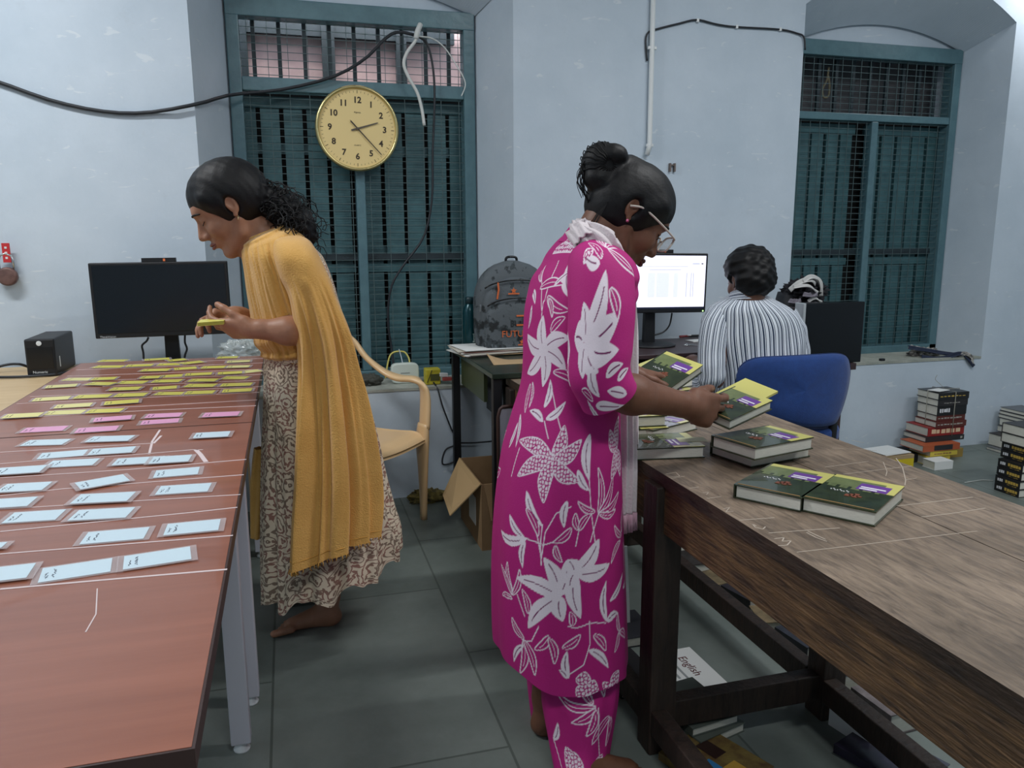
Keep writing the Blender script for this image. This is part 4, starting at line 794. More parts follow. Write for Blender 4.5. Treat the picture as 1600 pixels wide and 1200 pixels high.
HP = [((1165, 940), (130, 120, 120)), ((1190, 950), (90, 96, 110)), ((1182, 962), (60, 64, 76)), ((1212, 968), (150, 130, 96)), ((1225, 990), (56, 52, 60)), ((1250, 1000), (150, 132, 100)), ((1270, 1018), (70, 66, 64)), ((1300, 1060), (120, 116, 80)), ((1262, 985), (96, 80, 64)), ((1350, 1086), (110, 116, 84)), ((1400, 1120), (60, 56, 84)), ((1440, 1150), (88, 84, 80))]
HL = ['in the upper left of the heap', 'beside the far stretcher, second from the left', 'low against the far stretcher', 'tan one near the left of the heap', 'dark one in the middle of the heap', 'tan one right of the middle', 'dark brown one before the right leg', 'olive one right of the leg', 'brown one at the back of the heap', 'olive one peeping under the apron', 'violet-grey one peeping under the apron', 'rightmost peeping under the apron']
for k, (p, c_) in enumerate(HP):
    row, j = (0, k) if k < 8 else (1, k-8); gx = 1.425+.17*row+.01*math.sin(k*5); gy = 1.50+.165*j+(.1 if row else 0); a_ = math.radians(r_.uniform(-14, 14)); m_ = mat('heap_cover_%d' % k, c_, .5, var=tuple(int(v*.6) for v in c_), vscale=22)
    book((gx, gy, .0005), (math.cos(a_), math.sin(a_), 0) if k % 2 else (-math.sin(a_), math.cos(a_), 0), .115, .135, .03+.04*r_.random()+.05*row, 'jumbled book beyond the old table, '+HL[k], 'jumbled books beyond the old table', jacket=m_)
q = Pz(975, 862, .0); root = thing('paper_sheet', 'pale sheets of paper standing against the wall side of the table leg', 'paper', (.885, 1.95, 0)); b = MB(); b.prism([(.85, 2.10, .0), (.98, 2.10, .0), (.98, 2.14, .27), (.85, 2.14, .27)], (0, .004, 0)); b.build('sheet', M_paper, root)
# ------------------------------------------------------------------ tied bundle and stacks of books by the wall
def spine_book(x0, x1, y0, y1, z, th, cov, label, group, spine='front', marks=(), band=None, tieds=False):
    """axis-aligned book, spine on the front (-Y) or left (-X) side"""
    root = thing('book', label, 'book', ((x0+x1)/2, (y0+y1)/2, z), group); t_ = .0025; b = MB(); e = .003
    b.box(x0, x1, y0, y1, z, z+t_, 0); b.box(x0, x1, y0, y1, z+th-t_, z+th, 0)
    if spine == 'front': b.box(x0, x1, y0, y0+t_, z+t_, z+th-t_, 0); pg = (x0+e, x1-e, y0+t_, y1-e)
    elif spine == 'back': b.box(x0, x1, y1-t_, y1, z+t_, z+th-t_, 0); pg = (x0+e, x1-e, y0+e, y1-t_)
    else: b.box(x0, x0+t_, y0, y1, z+t_, z+th-t_, 0); pg = (x0+t_, x1-e, y0+e, y1-e)
    mm = [cov]
    for (a0, a1, b0, b1, mt) in marks:
        if mt not in mm: mm.append(mt)
        k = mm.index(mt); zz0, zz1 = z+th*b0, z+th*b1
        if spine == 'front': b.box(x0+(x1-x0)*a0, x0+(x1-x0)*a1, y0-.0008, y0, zz0, zz1, k)
        else: b.box(x0-.0008, x0, y1-(y1-y0)*a1, y1-(y1-y0)*a0, zz0, zz1, k)
    b.build('cover', mm, root); b = MB(); b.box(*pg, z+t_, z+th-t_); b.build('page_block', M_page, root); return root
bk_ = mat('black_spine', (32, 32, 34), .35); rd_ = mat('maroon_spine', (96, 44, 38), .4); rd2 = mat('bright_red_spine', (150, 42, 40), .4); gy_ = mat('grey_spine', (96, 100, 104), .5); og_ = mat('orange_spine', (176, 88, 52), .45); yl_ = mat('yellow_spine', (206, 184, 70), .45); ol_ = mat('olive_gold_cover', (150, 124, 60), .5); dk_ = mat('dark_cover', (44, 42, 44), .45); M_gold = mat('gold_print', (196, 164, 76), .5); M_gp = mat('grey_white_print', (170, 168, 160), .6)
def words(a0, a1, b0, b1, n, m, seed=0):
    r = random.Random(seed); o = []; x = a0; 
    for k in range(n):
        w_ = (a1-a0)/n*r.uniform(.6, .9); o.append((x, x+w_, b0+r.uniform(0, .05), b1-r.uniform(0, .08), m)); x += (a1-a0)/n
    return tuple(o)
G2 = 'books in the tied bundle against the wall'; bx0, by0 = 3.36, 3.375
z = .0; LOW = [(bx0-.12, bx0+.02, 3.40, 3.56, .045, dk_, 'dark book under the left corner of the tied bundle', ()), (bx0-.08, bx0+.08, 3.34, 3.5, .045, yl_, 'olive-yellow book at the bottom of the tied bundle', words(.2, .9, .3, .7, 5, dk_, 3))]
for a in LOW: spine_book(a[0], a[1], a[2], a[3], 0.0005, a[4], a[5], a[6], G2, marks=a[7])
spine_book(bx0+.075+.01, bx0+.25, 3.42, 3.56, .0005, .05, ol_, 'brown and gold book at the bottom right of the tied bundle', G2, marks=words(.2, .8, .3, .7, 4, M_gold, 8))
spine_book(bx0-.06, bx0+.12, 3.335, 3.49, .046, .03, yl_, 'pale yellow book second from the bottom left of the bundle', G2, marks=words(.15, .8, .3, .6, 6, M_brownedge, 5))
spine_book(bx0-.115, bx0+.13, 3.33, 3.50, .077, .035, og_, 'orange-spined book jutting left under the bundle', G2, marks=((.3, .8, .1, .9, dk_),))
spine_book(bx0-.05, bx0+.21, 3.385, 3.55, .113, .028, dk_, 'thin black book directly under the red-spined book', G2, marks=((.9, .95, .3, .7, M_gp),))
spine_book(bx0-.03, bx0+.215, 3.395, 3.56, .142, .048, rd2, 'red-spined book with large pale lettering in the bundle', G2, marks=words(.1, .9, .25, .8, 6, mat('cream_print', (226, 196, 160), .5), 2))
z = .191; UP = [(rd_, .032, 'maroon-spined book, lower of the two in the bundle', words(.05, .9, .35, .6, 8, M_gp, 1)), (rd_, .032, 'maroon-spined book, upper of the two in the bundle', words(.05, .9, .35, .6, 8, M_gp, 1)), (bk_, .052, 'thick black-spined book with a large white title in the bundle', words(.08, .45, .3, .75, 5, M_wht, 4)), (dk_, .036, 'charcoal book with a faint line title, second from the bundle top', words(.2, .75, .4, .55, 6, M_gp, 6)), (bk_, .038, 'black book with grey lettering on top of the bundle', words(.06, .9, .4, .6, 7, M_gold, 7))]
for k, (m, th, lb, mk) in enumerate(UP): dx = .004*((k*3) % 4); spine_book(bx0+.01+dx, bx0+.215, 3.385+dx, 3.54, z, th, m, lb, G2, marks=mk); z += th+.0006
b = MB(); xc = bx0+.12; tw = .0022; b.tube([(xc, 3.381, .14), (xc, 3.381, z+.003), (xc, 3.545, z+.003), (xc, 3.565, .14)], tw, 6); b.tube([(bx0+.007, 3.46, .14), (bx0+.007, 3.46, z+.004), (bx0+.22, 3.46, z+.004), (bx0+.225, 3.46, .14)], tw, 6); b.tube(smooth_path([(xc, 3.46, z+.004), (xc-.03, 3.46, z+.03), (xc-.06, 3.47, z+.06), (xc-.05, 3.47, z+.085)], 12), .0012, 5)
b.build('string', mat('grey_string', (150, 148, 136), .9), smooth=True, label='grey string tied both ways round the bundle of books', cat='string')
b = MB(); b.obox((bx0+.06, 3.44, z+.006), (.045, .01, 0), (-.01, .03, 0), (0, 0, .0015)); b.build('note_sheet', M_paper, label='crumpled white note on top of the tied bundle', cat='paper')
cc = Pz(1494, 728, 0); spine_book(cc[0]-.18, cc[0]-.06, 3.245, 3.33, .0005, .045, M_paper, 'small pale booklet on the floor in front of the tied bundle', G2)
# black spined stack at the right edge
G3 = 'black-spined books in the right-hand stack'; q = Pz(1553, 765, 0); sx, sy = q[0], q[1]; z = .0005; names = ['first', 'second', 'third', 'fourth', 'fifth', 'sixth']
for k in range(6):
    th = .0385; dx = [.0, .0, .012, .018, .05, .055][k]; sm = words(.1, .34, .3, .7, 3, M_wht, 3)+words(.42, .95, .35, .75, 5, M_gold, 9)+words(.5, .9, .12, .22, 4, M_gold, 2)
    spine_book(sx+dx, sx+dx+.20, sy-.135+dx*.6, sy+.0+dx*.6, z, th, bk_, 'black-spined white-and-gold lettered book, %s up in the right-hand stack' % names[k], G3, spine='left', marks=sm); z += th+.0006
for k in range(2):
    spine_book(sx+.04, sx+.24, sy-.135, sy+.03, z, .047, dk_, 'wide book with its white page edge showing, %s on the right-hand stack' % ['second from top', 'topmost'][k], 'white-edged books on the right-hand stack', spine='back'); z += .0476
q = Pz(1545, 700, 0); G4 = 'grey books stacked against the wall at the right'; z = .0005
for k, (th, dx, dy, w_) in enumerate([(.018, -.06, -.03, .2), (.07, -.02, 0, .2), (.035, .06, .02, .16), (.045, .07, .02, .16), (.02, .07, .03, .16), (.02, .075, .03, .16), (.02, .08, .03, .16)]):
    spine_book(3.93+dx, 3.93+dx+w_, 3.37+dy, 3.37+dy+.17, z, th, gy_ if k % 2 == 0 else dk_, 'grey book stacked by the right wall corner, %s from the bottom' % ORD[k], G4, spine='left' if 0 else 'front'); z += th+.0006
b = MB(); b.tube(smooth_path([Pz(1507, 754, .003), Pz(1520, 752, .003), Pz(1535, 750, .003), Pz(1552, 751, .003)], 10), .0025, 5); b.build('string', mat('white_string', (190, 194, 190), .9), label='short white string lying on the floor left of the black-spined stack', cat='string')
z = .0005
for k, (m, th, lb) in enumerate([(mat('strong_yellow_cover', (214, 190, 40), .5), .05, 'strong yellow book at the bottom of the pile behind the blue chair'), (mat('tan_cover', (176, 152, 116), .6), .02, 'tan book in the middle of the pile behind the blue chair')]):
    spine_book(2.98, 3.19, 3.33, 3.5, z, th, m, lb, 'books in the pile behind the blue chair'); z += th+.0006
sheets('paper_stack', 'loose papers on top of the yellow and tan books behind the blue chair', (3.08, 3.41, z), .09, .07, .2, 3, [M_brownp, M_paper, M_paper], .003, jit=.01)
# ------------------------------------------------------------------ second desk with lit monitor
M_wenge = mat('dark_brown_desktop', (66, 50, 52), .35, var=(54, 40, 42), vscale=5, stretch=(1, 9, 1))
root = thing('computer_desk', 'dark brown computer desk with a black keyboard shelf under the lit monitor', 'desk', (1.9, 3.3, 0))
b = MB(); b.box(1.34, 2.52, 3.09, 3.58, .70, .72); b.build('desktop', M_wenge, root, bevel=.003)
b = MB(); b.box(1.37, 2.2, 2.93, 3.3, .625, .64); b.build('keyboard_shelf', M_gloss, root)
for x in (1.36, 2.2, 2.49): b = MB(); b.box(x-.01, x+.01, 3.12, 3.56, 0, .70); b.build('side_panel', M_wenge, root)
b = MB(); b.box(1.38, 2.18, 3.5, 3.515, .3, .70); b.build('back_panel', M_gloss, root)
monitor(3.34, (955, 395), (1107, 396), (1102, 488), (957, 490), 'lit monitor showing a white spreadsheet in front of the seated man', True, (1016, 500), 3.38, .72, '')
cord('cable', [Py(1050, 489, 3.42), Py(1046, 508, 3.42), Py(1036, 519, 3.42), Py(1020, 524, 3.42)], .004, M_cable, 'black lead curving below the lit monitor')
root = thing('keyboard', 'black keyboard on the shelf of the dark computer desk', 'keyboard', (1.66, 3.01, .64))
b = MB(); b.box(1.44, 1.88, 2.945, 3.075, .6405, .656); b.build('keyboard_case', M_black, root, bevel=.003); b = MB()
for r0 in range(5):
    for k in range(20): b.box(1.452+.0208*k, 1.470+.0208*k, 2.955+.023*r0, 2.974+.023*r0, .656, .661)
b.build('keys', mat('key_black', (40, 42, 46), .5), root); root['label'] = 'black keyboard on the shelf of the dark computer desk'
q = Pz(1085, 525, .725); b = MB(); b.tube([Pz(1062, 526, .726), Pz(1076, 525, .726)], .006, 10, 0); b.tube([Pz(1076, 525, .726), Pz(1102, 524, .726)], .006, 10, 1); b.tube([Pz(1074, 524, .735), Pz(1080, 524, .735)], .003, 8, 2); b.build('pen', [mat('dark_red_plastic', (120, 40, 44), .4), M_black, M_white], smooth=True, label='black and red pen on the computer desk right of the lit monitor', cat='pen')
q = Pz(1090, 532, .722); b = MB(); b.obox((q[0]+.02, q[1], .7225), (.07, .01, 0), (-.005, .035, 0), (0, 0, .0015)); b.build('paper_sheet', M_paper, label='white paper on the computer desk beside the seated man', cat='paper')
root = thing('key_ring', 'small bunch of keys on the computer desk in front of the white paper', 'keys', Pz(1072, 539, .722)); b = MB(); c = Pz(1072, 539, .724)
b.tube([c+up3((.012*math.cos(a), .012*math.sin(a), 0)) for a in np.linspace(0, 6.28, 17)[:-1]], .0015, 6, closed=True); b.build('ring', mat('steel', (190, 195, 198), .25, .9), root)
for a in (.3, 1.0, -.5): b = MB(); d = up3((math.cos(a), math.sin(a), 0)); b.obox(c+d*.03, d*.02, up3((-d[1], d[0], 0))*.004, (0, 0, .001)); b.build('key', mat('steel', (190, 195, 198), .25, .9), root)
# tower, bag, cloth on the right
yt = 3.02; A, B_, C_ = Py(1260, 474, yt), Py(1350, 470, yt), Py(1342, 566, yt); zt0 = C_[2]
root = thing('computer_tower', 'black computer tower with a pale front edge behind the blue chair', 'computer', ((A[0]+B_[0])/2, yt+.05, zt0))
b = MB(); b.box(A[0], C_[0]+.01, yt, yt+.06, zt0, A[2]); b.build('case', M_gloss, root, bevel=.004)
b = MB(); b.box(A[0]-.014, A[0], yt-.002, yt+.062, zt0, A[2]); b.build('front_bezel', mat('pale_grey_bezel', (170, 176, 180), .5), root, bevel=.003)
root = thing('stool', 'plain dark stool carrying the black computer tower behind the blue chair', 'stool', (A[0]+.12, yt+.03, 0))
b = MB(); b.box(A[0]-.02, C_[0]-.03, yt-.02, yt+.065, zt0-.03, zt0); b.build('seat', M_wenge, root)
for x in (A[0]+.0, C_[0]-.1):
    for y in (yt-.0, yt+.045): b = MB(); b.box(x-.012, x+.012, y-.012, y+.012, 0, zt0-.03); b.build('leg', M_wenge, root)
def bagthing():
    p0, p1 = Py(1231, 520, 3.3), Py(1266, 440, 3.3); root = thing('bag', 'black bag with a pale label standing between the seated man and the tower', 'bag', (p0[0]+.06, 3.36, .72))
    x0, x1 = p0[0]-.03, p1[0]+.02; rows = []
    for v in np.linspace(0, 1, 14):
        f = 1-.25*v**3; rows.append([((x0+x1)/2+(x1-x0)/2*f*math.copysign(abs(math.cos(a))**.6, math.cos(a)), 3.36+.07*f*math.copysign(abs(math.sin(a))**.6, math.sin(a)), .721+.235*v) for a in np.linspace(0, 2*math.pi, 28, endpoint=False)])
    V, Q = grid_arrays(np.array(rows), True); mb = MB(); mb.add(V, [tuple(q) for q in Q]+[tuple(range(28))[::-1], tuple(13*28+k for k in range(28))]); mb.build('bag_body', mat('black_nylon', (22, 24, 30), .6, bump=.2, bscale=60), root, smooth=True)
    q = Py(1243, 493, 3.285); b = MB(); b.obox(q, (.028, 0, -.008), (0, .001, 0), (.004, 0, .014), 0)
    for k in range(3): b.obox(q+up3((0, -.0015, .007-.007*k)), (.02, 0, -.006), (0, .0005, 0), (0, 0, .0012), 1)
    b.build('label_patch', [mat('pale_label', (196, 200, 196), .6), M_ink], root)
bagthing()
def cloth_heap(name, label, c, r, seed, mats, sq, strips, cat='cloth'):
    root = thing(name, label, cat, c); V, Q, U = crumple(up3(c), r, seed, .9, 70, sq); link('cloth_heap', np_mesh('cloth_heap', V, Q, mats[0]), root)
    for k, (pts, w_, mi) in enumerate(strips):
        P = spline(np.array(pts), 22); g = np.zeros((22, 9, 3))
        for i in range(22):
            t = P[min(i+1, 21)]-P[max(i-1, 0)]; s_ = np.cross(t, [0, -.6, .8]); s_ /= np.linalg.norm(s_)+1e-9; n_ = np.cross(s_, t); n_ /= np.linalg.norm(n_)+1e-9
            for j in range(9): u = j/8-.5; g[i, j] = P[i]+s_*u*w_+n_*w_*.25*math.cos(u*math.pi*2.2+i*.3)
        V, Q = grid_arrays(g, False); o = link('fold', np_mesh('fold', V, Q, mats[mi]), root); md = o.modifiers.new('s', 'SOLIDIFY'); md.thickness = .003
    return root
mb_, mg_, mw_ = mat('black_cloth', (28, 28, 34), .9), mat('pale_grey_cloth', (196, 196, 194), .9), mat('mauve_grey_cloth', (120, 116, 126), .9)
yb = 3.30; H_ = lambda x, y, d=0: Py(x, y, yb+d)
cloth_heap('cloth_heap', 'crumpled pale grey and black cloth heaped on the black bag by the right window', Py(1258, 456, yb+.04), .062, 21, [mb_, mw_, mg_], (1.25, .8, .75),
           [([H_(1233, 452), H_(1248, 442, -.03), H_(1266, 438, -.04), H_(1274, 442, -.03)], .03, 2), ([H_(1254, 438, -.03), H_(1266, 432, -.04), H_(1278, 437, -.04), H_(1284, 450, -.04), H_(1284, 462, -.03)], .028, 2), ([H_(1240, 447, -.04), H_(1262, 447, -.06), H_(1278, 456, -.05)], .02, 2), ([H_(1256, 458, -.05), H_(1266, 462, -.06), H_(1276, 458, -.05)], .03, 1), ([H_(1262, 470, -.05), H_(1272, 466, -.06), H_(1284, 471, -.05)], .02, 2), ([H_(1234, 468, -.04), H_(1242, 472, -.05), H_(1250, 468, -.04)], .03, 1)])
S_ = lambda x, y: Pz(x, y, ZS+.02)
mp_ = mat('black_white_print_cloth', (206, 202, 194), .9, var=(30, 28, 32), vscale=38); nv_ = mat('navy_cloth', (44, 54, 76), .9, var=(34, 42, 62), vscale=30)
q = Py(1448, 550, 3.72)
cloth_heap('printed_scarf', 'black and white printed scarf with navy cloth left on the right window sill', (q[0]+.0, 3.74, ZS+.022), .03, 33, [mp_, nv_, mp_], (2.3, 1.2, .7),
           [([Py(1420, 541, 3.7), Py(1440, 546, 3.68), Py(1465, 551, 3.66), Py(1492, 552, 3.65)], .03, 1), ([Py(1440, 556, 3.66), Py(1470, 560, 3.64), Py(1500, 553, 3.62), Py(1512, 560, 3.6), Py(1522, 571, 3.595)], .028, 1), ([Py(1495, 553, 3.64), Py(1508, 553, 3.61), Py(1518, 560, 3.597), Py(1520, 568, 3.594)], .035, 2), ([Py(1422, 540, 3.72), Py(1432, 546, 3.70), Py(1455, 548, 3.7)], .04, 2)], cat='scarf')
q = Py(1380, 564, 3.63); b = MB(); b.obox((q[0], 3.64, ZS+.015), (.014, 0, 0), (0, .01, 0), (0, 0, .006)); b.build('small_box', M_black, bevel=.002, label='tiny black box on the front edge of the right window sill', cat='box')
# ------------------------------------------------------------------ blue office chair
def office_chair():
    M = mat('blue_chair_fabric', (18, 60, 124), .85, var=(15, 52, 112), vscale=40, bump=.15, bscale=300, sheen=.2); yb_ = 2.60
    cen = Py(1250, 612, yb_); n = up3((.30, .95, 0)); n /= np.linalg.norm(n); ex = up3((n[1], -n[0], 0)); root = thing('office_chair', 'blue fabric office chair with a black frame under the seated man', 'chair', (cen[0]+.08, yb_+.25, 0))
    out = [(1168, 640), (1170, 600), (1178, 580), (1196, 566), (1230, 559), (1275, 554), (1308, 553), (1326, 560), (1332, 580), (1328, 610), (1318, 640), (1308, 660), (1296, 666), (1262, 668), (1215, 662), (1185, 655)]
    P = [Py(x, y, yb_) for x, y in out]; o2 = []
    for p in P:
        d = p-cen; a = np.dot(d, ex)*1.03; o2.append((a, p[2]))
    m_ = len(o2); pts = []
    for k in range(m_):                                  # closed catmull
        p0, p1, p2, p3 = [np.array(o2[(k+j-1) % m_]) for j in range(4)]
        for u in np.linspace(0, 1, 6, endpoint=False): pts.append(.5*((2*p1)+(-p0+p2)*u+(2*p0-5*p1+4*p2-p3)*u*u+(-p0+3*p1-3*p2+p3)*u**3))
    pts = np.array(pts); mid = pts.mean(0); rows = []
    for (sc, off) in ((.0, -.010), (.5, -.010), (.85, -.006), (.97, .004), (1.0, .018), (1.0, .03), (.96, .042), (.85, .05), (.4, .052), (0, .052)):
        rows.append([cen+ex*(mid[0]+(p[0]-mid[0])*sc)+n*(off+.10*((mid[0]+(p[0]-mid[0])*sc)/.24)**2)+up3((0, 0, mid[1]+(p[1]-mid[1])*sc-cen[2])) for p in pts])
    V, Q = grid_arrays(np.array(rows), True); link('backrest', np_mesh('backrest', V, Q, M), root)
    V, Q = grid_arrays(np.array([[cen+ex*(mid[0]+(p[0]-mid[0])*1.006)+n*(.018+.012*(2*k/5-1)+.10*((mid[0]+(p[0]-mid[0]))/.24)**2)+up3((0, 0, mid[1]+(p[1]-mid[1])*1.006-cen[2])) for p in pts] for k in range(2, 5)]), True)
    link('piping', np_mesh('piping', V, Q, mat('dark_blue_piping', (18, 50, 110), .7)), root)
    b = MB(); s0 = cen+n*.25; zs = .40
    g = [(s0+ex*.22*math.copysign(abs(math.cos(a))**.5, math.cos(a))+n*.21*math.copysign(abs(math.sin(a))**.5, math.sin(a))) for a in np.linspace(0, 2*math.pi, 40, endpoint=False)]
    b.prism([(p[0], p[1], zs) for p in g], (0, 0, .06)); b.build('seat', M, root, bevel=.015)
    b = MB(); q = Py(1306, 666, yb_); qq = cen+ex*.1; b.tube(smooth_path([up3((q[0], q[1]+.02, q[2]+.05)), up3((q[0], q[1]+.02, q[2]-.03)), up3((q[0]-.01, q[1]+.03, .40)), up3((s0[0]+.02, s0[1]-.12, .375)), up3((s0[0], s0[1], .375))], 20), .018, 10); b.build('back_bar', M_black, root, smooth=True)
    b = MB(); b.lathe([(0, .09), (.03, .09), (.03, .24), (.018, .24), (.018, .40), (0, .40)], (s0[0], s0[1], 0), n=24); b.build('gas_post', M_black, root, smooth=True)
    for k in range(5):
        a = k*2*math.pi/5+.3; d = up3((math.cos(a), math.sin(a), 0)); c = up3((s0[0], s0[1], 0)); b = MB(); b.tube([c+up3((0, 0, .10))+d*.02, c+up3((0, 0, .085))+d*.15, c+up3((0, 0, .06))+d*.27], [.022, .018, .013], 8); lg = b.build('base_arm', M_black, root, smooth=True)
        b = MB(); b.lathe([(0, -.014), (.024, -.014), (.024, .014), (0, .014)], c+d*.28+up3((0, 0, .024)), (-d[1], d[0], 0), 20); b.build('castor', M_black, lg, smooth=True)
office_chair()
# ------------------------------------------------------------------ people
def skin_mat(name, rgb, dark):
    m = mat(name, rgb, .48, var=dark, vscale=18, bump=.05, bscale=140, spec=.4); b = m.node_tree.nodes['Principled BSDF']; b.inputs['Subsurface Weight'].default_value = .08; b.inputs['Subsurface Radius'].default_value = (.01, .004, .002); b.inputs['Subsurface Scale'].default_value = .5; return m
def hair_mat():
    m = mat('black_hair', (10, 9, 11), .55, spec=.3); nt = m.node_tree; L = nt.links; b = nt.nodes['Principled BSDF']; tc = nt.nodes['Texture Coordinate']
    mp = nt.nodes.new('ShaderNodeMapping'); mp.inputs['Scale'].default_value = (1, 1, 1); L.new(tc.outputs['Object'], mp.inputs[0]); w_ = nt.nodes.new('ShaderNodeTexNoise'); w_.inputs['Scale'].default_value = 220; w_.inputs['Detail'].default_value = 4; L.new(mp.outputs[0], w_.inputs['Vector'])
    bp = nt.nodes.new('ShaderNodeBump'); bp.inputs['Strength'].default_value = .25; bp.inputs['Distance'].default_value = .002; L.new(w_.outputs[0], bp.inputs['Height']); L.new(bp.outputs[0], b.inputs['Normal']); return m
M_hair = hair_mat()
def head_frame(az, pitch, roll=0):
    a, p = math.radians(az), math.radians(pitch); f = np.array([math.sin(a)*math.cos(p), math.cos(a)*math.cos(p), -math.sin(p)]); r = np.array([math.cos(a), -math.sin(a), 0]); u = np.cross(r, f)
    if roll: q = math.radians(roll); r, u = r*math.cos(q)+u*math.sin(q), u*math.cos(q)-r*math.sin(q)
    return np.stack([r, f, u], 1)
def add_head(S, c, M, s=1.0, male=False, ey=0.):
    P = lambda x, y, z: c+M @ np.array([x, y, z])*s; k = .014*s
    e = lambda x, y, z, rx, ry, rz, k_=None, sub=False: S.ell(P(x, y, z), np.array([rx, ry, rz])*s, M, k if k_ is None else k_, sub)
    cp = lambda a, b, ra, rb, k_=.006: S.cap(P(*a), P(*b), ra*s, rb*s, k_)
    e(0, -.012, .032, .074, .092, .080); e(0, .034, -.028, .055, .056, .078, .02); e(0, .04, .03, .060, .052, .05, .02)
    for g in (-1, 1):
        cp((g*.056, -.002, -.045), (g*.046, .012, -.078), .014, .013, .02); cp((g*.046, .012, -.078), (g*.012, .070, -.104), .013, .015, .02)
        e(g*.036, .062, -.032, .022, .022, .024, .018)                       # cheek
    e(0, .070, -.102, .020, .018, .016, .014); e(0, .02, -.085, .036, .045, .022, .02)
    cp((-.026, .082, .026), (.026, .082, .026), .012, .012, .014)           # brow ridge
    for g in (-1, 1): e(g*.034, .094, .003, .013, .009, .011, .010, True); e(g*.032, .0745, .0025, .0135, .0125, .0120, .004)
    cp((0, .088, .012), (0, .111, -.030), .0065, .0095, .008); e(0, .108, -.034, .0105, .0105, .009, .006)
    for g in (-1, 1): e(g*.012, .099, -.037, .0078, .009, .0072, .005)
    e(0, .080, -.062, .024, .019, .020, .012)                                # muzzle
    for g in (-1, 1): cp((0, .0985, -.060), (g*.019, .089, -.0635), .0052, .0028, .003)
    for g in (-1, 1): cp((0, .097, -.0715), (g*.016, .089, -.0665), .0062, .003, .003)
    e(0, .1, -.083, .02, .008, .006, .006, True)
    cp((0, .080, .008), (0, .093, -.034), .009, .013, .008)
    for g in (-1, 1):                                                        # ears
        e(g*.076, ey-.012, -.004, .0070, .016, .027, .005); e(g*.082, ey-.010, .0, .005, .009, .016, .004, True); e(g*.077, ey-.004, -.032, .005, .007, .008, .004); cp((g*.079, ey, -.006), (g*.078, ey+.003, .008), .004, .003, .002)
    return P
def face_parts(P, M, s, root, lipcol, brow=True, lower=True):
    for g in (-1, 1):
        b = MB(); b.tube(smooth_path([P(g*.012, .0945, .0225), P(g*.026, .0965, .027), P(g*.040, .088, .026), P(g*.050, .074, .020)], 12), [.0012+.0016*math.sin(math.pi*(i+.6)/12.6) for i in range(12)], 6); b.build('eyebrow', M_hair, root, smooth=True)
        b = MB(); b.tube(smooth_path([P(g*.019, .0845, -.004), P(g*.026, .0868, -.0078), P(g*.036, .0858, -.0070), P(g*.046, .0765, -.002)], 12), [.0010*s]*12, 5); b.build('eyelash', M_hair, root, smooth=True)
    b = MB()
    b.tube(smooth_path([P(-.021, .0895, -.0638), P(-.010, .1005, -.0608), P(0, .1035, -.0618), P(.010, .1005, -.0608), P(.021, .0895, -.0638)], 16), [.0018+.0026*math.sin(math.pi*i/15) for i in range(16)], 8)
    b.tube(smooth_path([P(-.019, .090, -.0665), P(0, .1025, -.0712), P(.019, .090, -.0665)], 16), [.0016+.0036*math.sin(math.pi*i/15) for i in range(16)], 8)
    b.build('lips', lipcol, root, smooth=True)
def rotax(v, ax, a): ax = ax/np.linalg.norm(ax); return v*math.cos(a)+np.cross(ax, v)*math.sin(a)+ax*np.dot(ax, v)*(1-math.cos(a))
def add_hand(S, Wp, d, n, t, s=1.0, curl=(.5, .55, .6, .65), spread=.08, thumb=(.55, .5, .3), curl2=None, wr=.021, tr=.0):
    """wrist, direction to the fingers, back-of-hand normal, thumb side; curls in radians per joint. returns fingertips"""
    Wp, d, n, t = map(up3, (Wp, d, n, t)); d /= np.linalg.norm(d); n = n-d*np.dot(n, d); n /= np.linalg.norm(n); t = t-d*np.dot(t, d)-n*np.dot(t, n); t /= np.linalg.norm(t)
    kn = []; offs = (.029, .010, -.009, -.026); plen = (.078, .081, .077, .070)
    for i in range(4): kn.append(Wp+(d*plen[i]+t*offs[i])*s)
    for i in range(4): S.cap(Wp+(d*.012+t*offs[i]*.55)*s, kn[i]-n*.003*s, .0145*s, .0115*s, .012)
    S.cap(Wp-d*.02*s, Wp+d*.02*s, wr*s, .022*s, .015); S.ell(Wp+(d*.045-n*.004)*s, up3((.036, .038, .0155))*s, np.stack([t, d, n], 1), .012)
    L = ((.038, .023, .019), (.042, .026, .020), (.039, .024, .019), (.030, .018, .017)); tips = []
    for i in range(4):
        p = kn[i]; a = spread*(1.5-i); dd = rotax(d, n, -a if np.dot(np.cross(n, d), t) < 0 else a); ax = np.cross(dd, n)*-1; r = (.0088, .0090, .0086, .0074)[i]*s; c = curl[i]
        for j in range(3):
            cj = c if curl2 is None else (c, curl2[i], curl2[i]*.7)[j]; dd = rotax(dd, np.cross(n, d), -cj) if False else (lambda v: rotax(v, np.cross(d, n), -cj))(dd)
            q = p+dd*L[i][j]*s; r2 = r*.93; S.cap(p, q, r, r2, .0035); p = q; r = r2
        tips.append(p)
    p = Wp+(d*.018+t*.026-n*.008)*s; S.cap(Wp+(d*.008+t*.012)*s, p, .014*s, .0145*s, .012); dd = d*math.cos(thumb[0])+t*math.sin(thumb[0])-n*.35; dd /= np.linalg.norm(dd); r = .0118*s
    for j, l in enumerate((.036, .030, .024)):
        q = p+dd*l*s; S.cap(p, q, r, r*.92, .005); p = q; r *= .92; tgt = d*.8-n*.5-t*.1; dd = dd*(1-thumb[min(j+1, 2)]*.8)+tgt*thumb[min(j+1, 2)]*.8; dd /= np.linalg.norm(dd)
    tips.append(p); return tips
